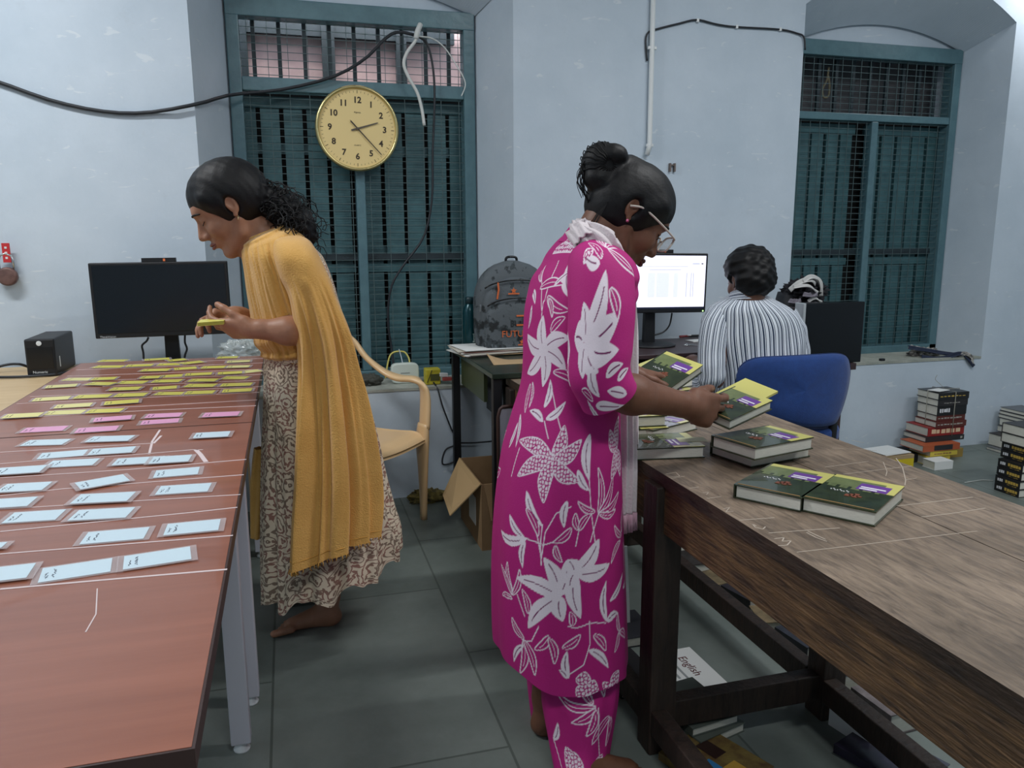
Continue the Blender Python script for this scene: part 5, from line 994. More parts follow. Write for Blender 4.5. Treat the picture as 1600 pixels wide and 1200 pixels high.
def add_foot(S, heel, toe, ankle, side, s=1.0):
    heel, toe, ankle = map(up3, (heel, toe, ankle)); d = toe-heel; L = np.linalg.norm(d); d /= L; sd = np.cross(d, [0, 0, 1.])*side
    S.ell(heel+d*.02+up3((0, 0, .026)), up3((.03, .028, .026))*s, None, .02); S.cap(ankle, heel+d*.035+up3((0, 0, .05)), .034*s, .032*s, .02)
    S.cap(heel+d*.04+up3((0, 0, .045)), heel+d*L*.68+sd*.008+up3((0, 0, .022)), .032*s, .021*s, .02); S.cap(heel+d*.03+up3((0, 0, .02)), heel+d*L*.68-sd*.014+up3((0, 0, .016)), .024*s, .016*s, .02)
    S.ell(ankle+sd*.03-up3((0, 0, .012)), (.01, .01, .01), None, .01)
    for i in range(5):
        o = sd*(.030-.0165*i); f0 = heel+d*(L*.70-.006*i)+o; f1 = heel+d*(L-.012-.010*i)+o*1.1; r = .0115 if i == 0 else .0075; S.cap(f0+up3((0, 0, .018)), f1+up3((0, 0, r+.001)), r*1.15, r, .006)
def sdf_child(S, name, m, root, vox, it=1, pert=None, **kw):
    V, Q = S.mesh(vox, pert); V = relax(V, Q, it); return link(name, np_mesh(name, V, Q, m), root, **kw)
def loft(rows, nv, nu, fold=None, hem=None, power=1.0):
    """rows: (centre xyz, e1 xyz, e2 xyz); returns (V,Q,UV, theta, v)"""
    C = spline(np.array([list(a)+list(b)+list(c) for a, b, c in rows]), nv); th = np.linspace(0, 2*math.pi, nu, endpoint=False); ct, st = np.cos(th), np.sin(th)
    if power != 1: ct = np.sign(ct)*np.abs(ct)**power; st = np.sign(st)*np.abs(st)**power
    v = np.linspace(0, 1, nv); T_, Vv = np.meshgrid(th, v); A = 1+(fold(T_, Vv) if fold else 0*T_)
    P = C[:, None, 0:3]+A[..., None]*(ct[None, :, None]*C[:, None, 3:6]+st[None, :, None]*C[:, None, 6:9])
    if hem is not None: P[..., 2] += hem(T_, Vv)
    V, Q = grid_arrays(P, True); n = np.cross(C[0, 3:6], C[0, 6:9]); dz = C[-1, :3]-C[0, :3]
    flip = np.dot(n, dz) < 0
    if flip: Q = Q[:, ::-1]
    uv = grid_uv(nv, nu)
    if flip: uv = uv.reshape(-1, 4, 2)[:, ::-1].reshape(-1, 2)
    return V, Q, uv, T_.ravel(), Vv.ravel()
def px_rows(rows, Y, phi=0, e=None):
    """photo rows (y, xl, xr, depth half, [Y]) -> loft rows at depth Y; phi angle between the e1 axis and the picture plane"""
    out = []
    for r in rows:
        y, xl, xr, b = r[:4]; Yc = r[4] if len(r) > 4 else Y; dy = r[5] if len(r) > 5 else 0; a, c = Py(xl, y-dy, Yc), Py(xr, y+dy, Yc); m = (a+c)/2; w0 = c-a; hw = np.linalg.norm(w0)/2*math.cos(phi)
        ax = math.sqrt(max((hw*.25)**2, hw*hw-(b*math.sin(phi))**2))/max(.3, math.cos(phi)); e1 = up3(e[0])*ax if not dy else w0/np.linalg.norm(w0)*ax; e2 = up3(e[1])*b; out.append((m, e1, e2))
    return out
EXY = ((1, 0, 0), (0, 1, 0))
def tube_loft(pts, rad, nv, nu, fold=None, sq=None):
    P = np.array([up3(p) for p in pts]); out = []
    for i, p in enumerate(P):
        t = P[min(i+1, len(P)-1)]-P[max(i-1, 0)]; t /= np.linalg.norm(t); a = np.cross(t, [0, 1., 0]); a /= np.linalg.norm(a)+1e-9; b = np.cross(t, a); r = rad[i]; r2 = r if sq is None else sq[i]; out.append((p, a*r, b*r2))
    return loft(out, nv, nu, fold)
# ---------- woman in the mustard shawl
def mustard_woman():
    Y0 = 2.38; J = lambda x, y, Y=Y0: Py(x, y, Y); root = thing('person', 'person in a mustard shawl over a paisley dress bending over the card table', 'person', (J(470, 980)[0], Y0, 0))
    skin = skin_mat('light_brown_skin', (170, 124, 98), (152, 108, 84)); S = SDF(); M = head_frame(-90, 33); ear = J(362, 319, Y0-.075); c = ear-M @ up3((-.077, -.012, -.004)); c[1] = Y0
    P = add_head(S, c, M, 1.0)
    nb = J(428, 398); S.cap(P(0, -.02, -.04), P(0, -.045, -.085)*.5+nb*.5, .052, .047, .02); S.cap(P(0, -.045, -.085)*.5+nb*.5, nb, .046, .058, .02); S.cap(P(0, .01, -.075), J(405, 392), .035, .04, .02)
    shL, shR = J(446, 414, Y0-.115), J(445, 410, Y0+.13); S.cap(shL, shR, .046, .046, .03); hip = J(480, 585); S.cap(J(440, 420), hip, .10, .10, .04)
    elL, wrL = J(486, 520, 2.225), J(396, 514, 2.235); S.cap(shL, elL, .038, .033, .02); S.cap(elL, J(450, 517, 2.215), .036, .037, .02); S.cap(J(450, 517, 2.215), wrL, .036, .024, .02)
    elR, wrR = J(470, 520, Y0+.17), J(368, 492, 2.40); S.cap(shR, elR, .043, .036, .02); S.cap(elR, wrR, .036, .023, .02)
    # cupped left hand underneath, right hand pinching from above
    add_hand(S, wrL, J(325, 516, 2.30)-wrL, (-.1, -.6, -.55), (-.2, -.35, .9), 1.0, curl=(.35, .42, .5, .58), thumb=(.5, .3, .5), curl2=(.6, .65, .6, .6))
    add_hand(S, wrR, J(322, 494, 2.34)-wrR, (-.15, .25, .9), (-.25, -.9, -.1), .98, curl=(.35, .35, .4, .45), thumb=(.35, .45, .6), curl2=(.75, .7, .6, .6))
    f0, f1 = Pz(530, 972, 0), Pz(421, 990, 0); add_foot(S, f0, f1, up3((f0[0]-.03, f0[1], .095)), -1); S.cap(up3((f0[0]-.03, f0[1], .095)), up3((f0[0]-.03, f0[1]+.02, .36)), .034, .05, .02)
    g0 = f0+up3((-.05, .19, 0)); g1 = f1+up3((-.0, .21, 0)); add_foot(S, g0, g1, up3((g0[0]-.03, g0[1], .095)), 1); S.cap(up3((g0[0]-.03, g0[1], .095)), up3((g0[0]-.03, g0[1]-.02, .36)), .034, .05, .02)
    for q in (f0, g0): S.cap(up3((q[0]-.03, q[1], .34)), hip+up3((0, (q[1]-Y0)*.6, -.03)), .05, .085, .03)
    body = sdf_child(S, 'body', skin, root, .0042, 1)
    face_parts(P, M, 1, root, mat('muted_rose_lip', (128, 76, 68), .4))
    b = MB(); q = P(-.081, -.006, -.040); b.lathe([(0, -.003), (.0035, 0), (0, .003)], q, (0, 1, 0), 12); b.tube([q, q+up3((0, 0, -.008))], .0018, 8); b.build('earring', mat('pale_gold', (222, 200, 160), .3, .8), root, smooth=True)
    # hair: close cap, low ponytail of curls
    Hs = SDF(); e = lambda x, y, z, rx, ry, rz, k_=.02, sub=False: Hs.ell(P(x, y, z), up3((rx, ry, rz)), M, k_, sub)
    e(0, -.014, .042, .084, .104, .086); e(0, -.040, -.002, .078, .080, .080, .05); e(0, .092, -.050, .10, .075, .088, .012, True); e(0, .165, .0, .12, .075, .06, .01, True)
    for g in (-1, 1): e(g*.084, -.008, -.010, .016, .021, .031, .006, True)
    for g in (-1, 1): Hs.cap(P(g*.064, .040, .045), P(g*.070, .014, .012), .012, .008, .03)
    tail = [J(392, 300), J(408, 312), J(428, 322), J(448, 336), J(464, 352), J(477, 368)]; rad = [.045, .038, .044, .050, .048, .034]
    for i in range(5): Hs.cap(tail[i], tail[i+1], rad[i], rad[i+1], .02)
    sdf_child(Hs, 'hair', M_hair, root, .0045, 1, lambda X, Y, Z: .0008*np.sin(X*190+Z*120)*np.sin(Y*170+Z*60)+.006*np.clip((X-(-.075))*30, 0, 1)*np.sin(X*150+Z*70)*np.sin(Y*120+1)*np.sin(Z*160-X*60))
    b = MB(); r = random.Random(8)
    for k in range(190):
        i0 = r.uniform(0, 3); off = up3((r.gauss(0, .013), r.gauss(0, .022), r.gauss(0, .013))); pts = []
        a0 = r.uniform(0, 6); n = 16
        for j in range(n):
            u = min(4.99, i0+j*.14); i = int(u); f = u-i; p = tail[i]*(1-f)+tail[i+1]*f; w_ = rad[i]*.75; pts.append(p+off*(1+.3*u)+up3((w_*.35*math.sin(a0+j*1.1), w_*.35*math.cos(a0*1.3+j*.9), w_*.4*math.cos(a0+j*1.1))))
        if max(p[1] for p in pts) < 9: b.tube(pts, [.0022*(1-.6*j/n) for j in range(n)], 5)
    b.build('curls', M_hair, root, smooth=True)
    # paisley dress
    mp = mat('paisley_print_cotton', (206, 190, 168), .85); nt = mp.node_tree; L = nt.links; bs = nt.nodes['Principled BSDF']; uvn = nt.nodes.new('ShaderNodeUVMap'); mpp = nt.nodes.new('ShaderNodeMapping'); mpp.inputs['Scale'].default_value = (20, 15, 1); L.new(uvn.outputs[0], mpp.inputs[0])
    nz = nt.nodes.new('ShaderNodeTexNoise'); nz.inputs['Scale'].default_value = 1.6; nz.inputs['Detail'].default_value = 3; L.new(mpp.outputs[0], nz.inputs['Vector']); va = nt.nodes.new('ShaderNodeVectorMath'); va.operation = 'MULTIPLY_ADD'; L.new(nz.outputs[1], va.inputs[0]); va.inputs[1].default_value = (.55, .55, 0); L.new(mpp.outputs[0], va.inputs[2])
    vo = nt.nodes.new('ShaderNodeTexVoronoi'); vo.voronoi_dimensions = '2D'; vo.inputs['Scale'].default_value = 1.0; L.new(va.outputs[0], vo.inputs['Vector'])
    m1 = nt.nodes.new('ShaderNodeMath'); m1.operation = 'MULTIPLY'; m1.inputs[1].default_value = 26; L.new(vo.outputs[0], m1.inputs[0]); m2 = nt.nodes.new('ShaderNodeMath'); m2.operation = 'SINE'; L.new(m1.outputs[0], m2.inputs[0])
    v2 = nt.nodes.new('ShaderNodeTexVoronoi'); v2.voronoi_dimensions = '2D'; v2.inputs['Scale'].default_value = 3.1; L.new(va.outputs[0], v2.inputs['Vector']); m3 = nt.nodes.new('ShaderNodeMath'); m3.operation = 'LESS_THAN'; m3.inputs[1].default_value = .26; L.new(v2.outputs[0], m3.inputs[0])
    m4 = nt.nodes.new('ShaderNodeMath'); m4.operation = 'GREATER_THAN'; m4.inputs[1].default_value = .62; L.new(m2.outputs[0], m4.inputs[0]); m5 = nt.nodes.new('ShaderNodeMath'); m5.operation = 'MAXIMUM'; L.new(m3.outputs[0], m5.inputs[0]); L.new(m4.outputs[0], m5.inputs[1])
    n6 = nt.nodes.new('ShaderNodeTexNoise'); n6.inputs['Scale'].default_value = .9; L.new(mpp.outputs[0], n6.inputs['Vector']); cr = nt.nodes.new('ShaderNodeValToRGB'); cr.color_ramp.elements[0].position = .45; cr.color_ramp.elements[0].color = s2l((104, 80, 66))+(1,); cr.color_ramp.elements[1].position = .55; cr.color_ramp.elements[1].color = s2l((130, 74, 66))+(1,); L.new(n6.outputs[0], cr.inputs[0])
    mx = nt.nodes.new('ShaderNodeMix'); mx.data_type = 'RGBA'; m7 = nt.nodes.new('ShaderNodeMath'); m7.operation = 'MULTIPLY'; m7.inputs[1].default_value = .85; L.new(m5.outputs[0], m7.inputs[0]); L.new(m7.outputs[0], mx.inputs[0]); mx.inputs[6].default_value = s2l((218, 202, 178))+(1,); L.new(cr.outputs[0], mx.inputs[7]); L.new(mx.outputs[2], bs.inputs['Base Color'])
    rows = px_rows([(530, 424, 538, .13), (556, 413, 546, .145), (600, 412, 566, .165), (650, 411, 579, .18), (700, 409, 590, .195), (760, 408, 601, .215), (820, 408, 612, .235), (870, 408, 620, .25), (925, 409, 622, .26)], 2.40, 0, EXY)
    zl, zn, zr_ = Py(405, 932, 2.40)[2], Py(480, 938, 2.15)[2], Py(618, 858, 2.40)[2]; zb = rows[-1][0][2]
    def hem(T_, V_):
        w_ = np.clip((V_-.55)/.45, 0, 1)**1.5; z = (zl+zr_)/2+(zr_-zl)/2*np.cos(T_); z = z+(zn-(zl+zr_)/2)*np.clip(-np.sin(T_), 0, 1); z = z+.014*np.sin(T_*9+.7)+.007*np.sin(T_*17); return w_*(z-zb)
    def fold(T_, V_): a = np.clip(V_, 0, 1); return (.012+.085*a**1.1)*(np.sin(T_*11+.6*np.sin(T_*3)+1.2*a)*.5+np.sin(T_*19+2+.8*np.sin(2*T_))*.32+.2*np.sin(T_*31+1))
    sk = loft(rows, 150, 420, fold, hem)
    kr = px_rows([(362, 425, 452, .05), (372, 412, 480, .11), (388, 400, 492, .12), (404, 402, 506, .125), (440, 410, 521, .13), (470, 410, 529, .13), (520, 412, 543, .13), (556, 414, 546, .14)], Y0, 0, EXY)
    kt = loft(kr, 60, 160, lambda T_, V_: .012*np.sin(T_*7+V_*9))
    V, Q, U = merge([sk[:3], (kt[0], kt[1], kt[2]*up3((1, .35))[:2])]) if False else merge([sk[:3], kt[:3]])
    link('dress', np_mesh('dress', V, Q, mp, UV=U), root)
    # shawl
    ms = mat('mustard_shawl_cotton', (222, 172, 92), .9, var=(208, 156, 76), vscale=7, bump=.35, bscale=260, sheen=.3)
    rw = px_rows([(360, 398, 440, .06, Y0, -9), (362, 388, 450, .08, Y0, -10), (370, 381, 466, .12, Y0, -11), (382, 377, 480, .15, Y0, -9), (398, 377, 491, .172, Y0, -5), (420, 380, 503, .18), (450, 384, 516, .178), (480, 389, 529, .172), (510, 394, 542, .168), (536, 400, 550, .16), (552, 410, 540, .14), (562, 425, 500, .10), (566, 440, 480, .04)], Y0, 0, EXY)
    def f1(T_, V_):
        u = np.cos(T_); s0 = np.abs(((T_*2.6+1.1*V_+.35*np.sin(5*V_)) % 1)-.5)*2; s1 = np.abs(((T_*4.3-1.6*V_+.3*np.sin(3*T_)) % 1)-.5)*2
        return (-.045*np.clip(1-s0*2.6, 0, 1)-.028*np.clip(1-s1*3, 0, 1)+.014*np.sin(T_*9+3*V_))*np.clip(V_*3, .3, 1)+.05*np.sin(V_*58+3.2*u)*np.clip((V_-.60)*4, 0, 1)*np.clip(-u*1.5+.9, 0, 1)+.07*np.sin(V_*66+5*u)*np.clip((.25-V_)*7, 0, 1)
    A = loft(rw, 130, 260, f1)
    Yp = 2.20
    rp = px_rows([(368, 436, 470, .05, 2.32), (377, 426, 484, .09, 2.29), (400, 426, 499, .105, 2.26), (430, 436, 512, .095, 2.24), (460, 449, 524, .078, 2.22), (500, 458, 540, .072, 2.21), (535, 463, 552, .065, 2.205), (575, 465, 561, .055, 2.2), (620, 464, 572, .05, 2.19), (680, 462, 583, .05, 2.175), (740, 459, 592, .052, 2.16), (800, 454, 596, .055, 2.15), (855, 451, 594, .058, 2.14)], Yp, 0, EXY)
    zb2 = rp[-1][0][2]; za_, zc2 = Py(450, 892, 2.14)[2], Py(594, 822, 2.14)[2]
    def hem2(T_, V_): w_ = np.clip((V_-.8)/.2, 0, 1); return w_*((za_+zc2)/2+(zc2-za_)/2*np.cos(T_)-zb2)
    def f2(T_, V_):
        a = np.clip((V_-.25)*2, 0, 1); x = np.cos(T_); return a*(.20*np.sin(x*9+1.4*V_+.4)+.16*np.sin(x*17+2-2*V_)+.08*np.sin(x*31+3*V_))*np.abs(np.sin(T_))**.7+.03*np.sin(V_*30+6*x)*np.clip(1-np.abs(V_-.3)*6, 0, 1)
    B = loft(rp, 170, 240, f2, hem2, power=.8)
    rf = px_rows([(700, 397, 412, .02, 2.52), (730, 393, 416, .035, 2.54), (760, 391, 420, .035, 2.55), (838, 392, 412, .03, 2.55)], 2.53, 0, EXY); Cc = loft(rf, 30, 40, lambda T_, V_: .12*np.sin(T_*5+3*V_))
    V, Q, U = merge([A[:3], B[:3], Cc[:3]]); sh = link('shawl', np_mesh('shawl', V, Q, ms, UV=U), root)
    b = MB(); r = random.Random(3); nv, nu = 170, 240; edge = B[0].reshape(nv, nu, 3)[-1]
    for k in range(0, nu, 2):
        p = edge[k]; q = p+up3((r.uniform(-.003, .003), r.uniform(-.002, .002), -r.uniform(.008, .014))); b.tube([p+up3((0, 0, .003)), (p+q)/2+up3((r.uniform(-.003, .003), 0, 0)), q], .0013, 4)
    edge2 = B[0].reshape(nv, nu, 3)[-5]; b.tube([edge2[k]*1.0 for k in range(0, nu, 3)], .0016, 4, closed=True); b.build('fringe', mat('mustard_fringe', (204, 152, 72), .9), sh, smooth=True)
    # cards in the hands
    for k in range(4):
        a, bq = J(311, 507-1.6*k, 2.262), J(352, 504-1.6*k, 2.25); ex = bq-a; l = np.linalg.norm(ex); ex /= l; ey = up3((.1, .9, .1)); ey -= ex*np.dot(ex, ey); ey /= np.linalg.norm(ey); ez = np.cross(ex, ey)
        rt = thing('laminated_card', ['lowest yellow card of the handful held by the shawl woman', 'second yellow card up in the handful held by the shawl woman', 'third yellow card up in the handful held by the shawl woman', 'top yellow card of the handful held by the shawl woman'][k], 'card', (a+bq)/2, 'yellow cards held in the hands'); m_ = MB(); m_.obox((a+bq)/2, ex*l/2, ey*.02, ez*.0008); m_.build('paper_slip', PAPER['yellow'], rt)
mustard_woman()
# ---------- woman in the pink kurta
MAG, WHI, DRK = np.array(s2l((182, 22, 120))+(1,)), np.array(s2l((240, 226, 236))+(1,)), np.array(s2l((120, 24, 92))+(1,))
def paint(s, t, shapes):
    """s,t metres on the cloth -> colours; shapes: leaf (s0,t0,s1,t1,width,mode), dots blob, line"""
    N = len(s); w_ = np.zeros(N); dk = np.zeros(N)
    for sh in shapes:
        if sh[0] == 'line':
            pts = np.array(sh[1]); wd_ = sh[2]; lo = pts.min(0)-.01; hi = pts.max(0)+.01; I = np.where((s > lo[0]) & (s < hi[0]) & (t > lo[1]) & (t < hi[1]))[0]
            if not len(I): continue
            q = np.stack([s[I], t[I]], 1); dm = np.full(len(I), 9.)
            for a, b in zip(pts[:-1], pts[1:]): ab = b-a; u = np.clip(((q-a) @ ab)/(ab @ ab+1e-12), 0, 1); dm = np.minimum(dm, np.linalg.norm(q-a-u[:, None]*ab, axis=1))
            w_[I] = np.maximum(w_[I], np.clip((wd_-dm)/.0007+.5, 0, 1)); continue
        s0, t0, s1, t1, wd_, mode = sh; L = math.hypot(s1-s0, t1-t0)+1e-9; cx, cy = (s0+s1)/2, (t0+t1)/2; R = L/2+wd_+.004
        I = np.where((np.abs(s-cx) < R) & (np.abs(t-cy) < R))[0]
        if not len(I): continue
        ux, uy = (s1-s0)/L, (t1-t0)/L; a = ((s[I]-s0)*ux+(t[I]-t0)*uy)/L; bend = .10*L*np.sin(np.clip(a, 0, 1)*math.pi); h = -(s[I]-s0)*uy+(t[I]-t0)*ux-bend*(1 if (int(s0*1e4) % 2) else -1)
        pr = wd_*np.clip(np.sin(math.pi*np.clip(a, 0, 1)**.8), 0, 1)**.75; ins = (a > 0) & (a < 1); d = pr-np.abs(h); f = np.clip(d/.0008+.5, 0, 1)*ins
        if mode == 'f':
            w_[I] = np.maximum(w_[I], f); dk[I] = np.maximum(dk[I]*(1-f), np.clip((.0011-np.abs(h))/.0006+.5, 0, 1)*((a > .18) & (a < .82)))
        elif mode == 'o':
            w_[I] = np.maximum(w_[I]*(1-f), np.clip((.0014-np.abs(d))/.0007+.5, 0, 1)*ins); w_[I] = np.maximum(w_[I], np.clip((.0008-np.abs(h))/.0006+.5, 0, 1)*((a > .0) & (a < .75)))
        else:
            g = .0088; gx = s[I]/g; gy = t[I]/g; best = np.full(len(I), 9.); sec = np.full(len(I), 9.)
            for dx in(-1, 0, 1):
                for dy in(-1, 0, 1):
                    ix, iy = np.floor(gx)+dx, np.floor(gy)+dy; hx = np.modf(np.abs(np.sin(ix*127.1+iy*311.7)*43758.5))[0]; hy = np.modf(np.abs(np.sin(ix*269.5+iy*183.3)*43758.5))[0]; dd = np.hypot(ix+.2+.6*hx-gx, iy+.2+.6*hy-gy); sec = np.where(dd < best, best, np.minimum(sec, dd)); best = np.minimum(best, dd)
            cell = np.clip((sec-best-.20)/.1, 0, 1)*f; rim = np.clip((.0013-np.abs(d))/.0007+.5, 0, 1)*ins; w_[I] = np.maximum(w_[I]*(1-f), np.maximum(cell*.95, rim))
    w_ = w_[:, None]; dk = dk[:, None]; c = MAG*(1-w_)+WHI*w_; return c*(1-dk)+DRK*dk
def print_mat():
    m = mat('magenta_floral_print', (190, 26, 128), .75, bump=.12, bscale=300); a = m.node_tree.nodes.new('ShaderNodeAttribute'); a.attribute_name = 'print'; m.node_tree.links.new(a.outputs['Color'], m.node_tree.nodes['Principled BSDF'].inputs['Base Color']); return m
def pink_woman():
    Y0 = 1.66; J = lambda x, y, Y=Y0: Py(x, y, Y); root = thing('person', 'person in a pink floral kurta and white scarf reaching over the old table', 'person', (.58, 1.64, 0))
    skin = skin_mat('brown_skin', (124, 84, 64), (106, 70, 52)); S = SDF(); M = head_frame(88, 38); ear = J(990, 321, Y0-.075); c = ear-M @ up3((.077, -.027, -.002))*.96; s = .96
    P = add_head(S, c, M, s, ey=-.015); yh = c[1]
    nb = J(926, 402, yh); S.cap(P(0, -.03, -.035), nb*.5+P(0, -.045, -.09)*.5, .054, .05, .02); S.cap(nb*.5+P(0, -.045, -.09)*.5, nb, .047, .048, .02); S.cap(P(0, .01, -.08), J(945, 400, yh), .034, .045, .02)
    shR, shL = J(938, 446, 1.535), J(915, 435, 1.79); S.cap(shR, shL, .045, .045, .03); hip = J(872, 700); S.cap(J(908, 470), hip, .082, .095, .04)
    elR, wrR = J(936, 606, 1.475), J(1076, 634, 1.56); S.cap(shR, elR, .038, .038, .02); S.cap(elR, elR*.65+wrR*.35, .041, .041, .02); S.cap(elR*.65+wrR*.35, wrR, .041, .026, .02)
    hd = J(1150, 652, 1.61)-wrR; tipsR = add_hand(S, wrR, hd, (-.25, -.95, .12), (.25, .2, .95), 1.1, curl=(.25, .42, .55, .7), thumb=(.30, .2, .3), curl2=(.45, .9, 1.0, 1.1), wr=.024)
    elL, wrL = up3((.68, 1.95, .93)), J(985, 584, 1.93); S.cap(shL, elL, .046, .038, .02); S.cap(elL, wrL, .037, .024, .02); add_hand(S, wrL, J(1030, 590, 1.97)-wrL, (.1, .3, .9), (.3, -.9, 0), 1.0, curl=(.3, .35, .4, .45), thumb=(.6, .4, .4))
    hl = Pz(836, 1148, 0); add_foot(S, hl, hl+up3((.215, .03, 0)), hl+up3((.035, .01, .09)), -1); aL = hl+up3((.035, .01, .09)); S.cap(aL, aL+up3((0, 0, .26)), .035, .05, .02); S.cap(aL+up3((0, 0, .26)), hip+up3((0, .07, -.02)), .05, .09, .03)
    hr = up3((Py(906, 1190, 1.5)[0]-.028, 1.50, 0)); add_foot(S, hr, hr+up3((.205, -.03, 0)), hr+up3((.025, .02, .09)), 1); aR = hr+up3((.025, .028, .09)); kR = up3((hr[0]+.02, 1.60, .36)); S.cap(aR, kR, .030, .038, .02); S.cap(kR, hip+up3((0, -.03, -.02)), .040, .07, .03)
    sdf_child(S, 'body', skin, root, .0042, 1); face_parts(P, M, s, root, mat('brown_rose_lip', (104, 58, 54), .4))
    b = MB(); q = P(.081, -.019, -.038); b.lathe([(0, -.004), (.004, 0), (0, .004)], q, M[:, 0], 12); b.build('earring', mat('pink_stud', (220, 120, 160), .3, .3), root, smooth=True)
    Hs = SDF(); e = lambda x, y, z, rx, ry, rz, k_=.02, sub=False: Hs.ell(P(x, y, z), up3((rx, ry, rz))*s, M, k_, sub)
    e(0, -.001, .040, .083, .098, .084); e(0, -.034, -.002, .078, .070, .076, .05); e(0, .095, -.056, .10, .078, .092, .012, True); e(0, .165, .0, .12, .065, .055, .01, True)
    for g in (-1, 1): e(g*.086, -.023, -.012, .016, .020, .030, .006, True)
    for g in (-1, 1): Hs.cap(P(g*.068, .035, .042), P(g*.073, .006, .010), .012, .009, .03)
    bc = J(940, 259, yh); Hs.ell(bc, (.046, .044, .051), None, .015); Hs.cap(bc, P(0, -.06, .07), .03, .04, .01); Hs.ell(bc+up3((-.01, -.012, -.028)), (.036, .036, .028), None, .008); Hs.ell(bc+up3((.018, -.02, .02)), (.032, .034, .026), None, .006)
    sdf_child(Hs, 'hair', M_hair, root, .0042, 1, lambda X, Y, Z: .0005*np.sin(X*240+Z*160)*np.sin(Y*200+Z*90))
    b = MB(); r = random.Random(4)
    for k in range(16):
        p = [J(927+r.uniform(-6, 20), 238+r.uniform(-10, 10), yh-.01), J(912+r.uniform(-6, 8), 262, yh-.01), J(903+r.uniform(-4, 10), 285, yh-.01), J(912+r.uniform(-4, 10), 310+r.uniform(-8, 10), yh-.01)]; b.tube(smooth_path(p, 10), .0008, 4)
    for k in range(14):
        p = [P(.06-.004*k, -.075, -.03), P(.06-.005*k, -.072, -.055-.002*k), P(.055-.005*k, -.066+.003*math.sin(k*2), -.085-.01*(k % 3))]; b.tube(smooth_path(p, 8), .0007, 4)
    for k in range(22): b.tube([bc+up3((.049*math.cos(a)*math.cos(k*.28), .048*math.sin(a), .052*math.cos(a)*math.sin(k*.28)+.002*math.sin(9*a))) for a in np.linspace(-1.4, 1.4, 12)], .0011, 4)
    b.build('loose_hair', M_hair, root, smooth=True)
    g_ = thing('eyeglasses', 'pale framed eyeglasses worn by the person in the pink kurta', 'glasses', P(0, .11, 0)); fm = mat('pale_beige_frame', (206, 196, 184), .3)
    b = MB()
    for g in (-1, 1):
        cx = g*.033; ring = [P(cx+.026*math.copysign(abs(math.cos(a))**.6, math.cos(a)), .113-.02*abs(cx+.026*math.cos(a))*4*.3, -.004+.020*math.copysign(abs(math.sin(a))**.6, math.sin(a))) for a in np.linspace(0, 2*math.pi, 28, endpoint=False)]; b.tube(ring, .0022, 6, closed=True)
    b.tube([P(-.008, .113, .004), P(0, .116, .007), P(.008, .113, .004)], .002, 6); b.build('rim', fm, g_, smooth=True)
    for g in (-1, 1): b = MB(); b.tube(smooth_path([P(g*.058, .110, .006), P(g*.074, .10, .006), P(g*.086, .05, .006), P(g*.089, .01, .006), P(g*.087, -.012, .004), P(g*.085, -.036, -.010)], 16), .0024, 6); b.build('temple_arm', fm, g_, smooth=True)
    lm = mat('lens_glass', (225, 235, 240), .05, alpha=.22, spec=.8)
    for g in (-1, 1): b = MB(); cx = g*.033; b.prism([P(cx+.025*math.copysign(abs(math.cos(a))**.6, math.cos(a)), .112, -.004+.019*math.copysign(abs(math.sin(a))**.6, math.sin(a))) for a in np.linspace(0, 2*math.pi, 24, endpoint=False)], M[:, 1]*.0012); b.build('lens', lm, g_)
    # kurta
    PR = [(371, 900, 950, .05, Y0, 12), (376, 890, 964, .085, Y0, 17), (386, 878, 978, .12, Y0, 21), (400, 864, 988, .15, Y0, 22), (420, 848, 992, .165, Y0, 19), (446, 831, 990, .17, Y0, 12), (478, 818, 982, .165, Y0, 5), (515, 815, 976, .155, Y0, 0), (555, 816, 972, .145), (600, 812, 968, .14), (650, 797, 967, .15), (700, 783, 968, .165), (760, 774, 970, .175), (830, 768, 972, .18), (900, 766, 974, .185), (970, 767, 976, .19), (1012, 769, 977, .195)]
    phi = math.radians(19.5); rows = px_rows(PR, Y0, phi, EXY)
    Rr = .17
    def xy2st(x, y):
        ys = [r[0] for r in PR]; xl = np.interp(y, ys, [r[1] for r in PR]); xr = np.interp(y, ys, [r[2] for r in PR]); u = np.clip((x-(xl+xr)/2)/((xr-xl)/2+1e-6), -.985, .985); psi = math.acos(u)   # silhouette parameter
        return -(psi)*Rr*1.0, Py(900, y, 1.5)[2]
    nv, nu = 760, 620
    def fk(T_, V_): a = np.clip((V_-.35)*1.6, 0, 1); return a*.035*np.sin(T_*5+1.0+.8*V_)+a*.018*np.sin(T_*9+2.2*V_)+.012*np.sin(V_*34+3*np.cos(T_))*np.clip(1-np.abs(V_-.40)*5, 0, 1)-.06*a*np.exp(-((T_-4.85)/.16)**2)+.022*np.sin(V_*60+2*np.cos(T_*2))*np.exp(-((V_-.30)/.07)**2)
    hz_ = lambda T_, V_: np.clip((V_-.9)/.1, 0, 1)*(.012*np.sin(T_*4)+.02*np.cos(T_+.6)*-1)
    V, Q, U, TH, VV = loft(rows, nv, nu, fk, hz_)
    psi = np.where(TH > math.pi, TH-2*math.pi, TH)                       # -pi..pi ; camera side is negative
    # shift: silhouette of the ellipse is rotated by the oblique view
    t = V[:, 2]; ss = (psi+math.radians(14))*Rr
    E = []
    def lf(x0, y0, x1, y1, w_, m): a = xy2st(x0, y0); b_ = xy2st(x1, y1); E.append((a[0], a[1], b_[0], b_[1], w_, m))
    def ln(pts, w_=.0013): E.append(('line', [xy2st(*p) for p in pts], w_))
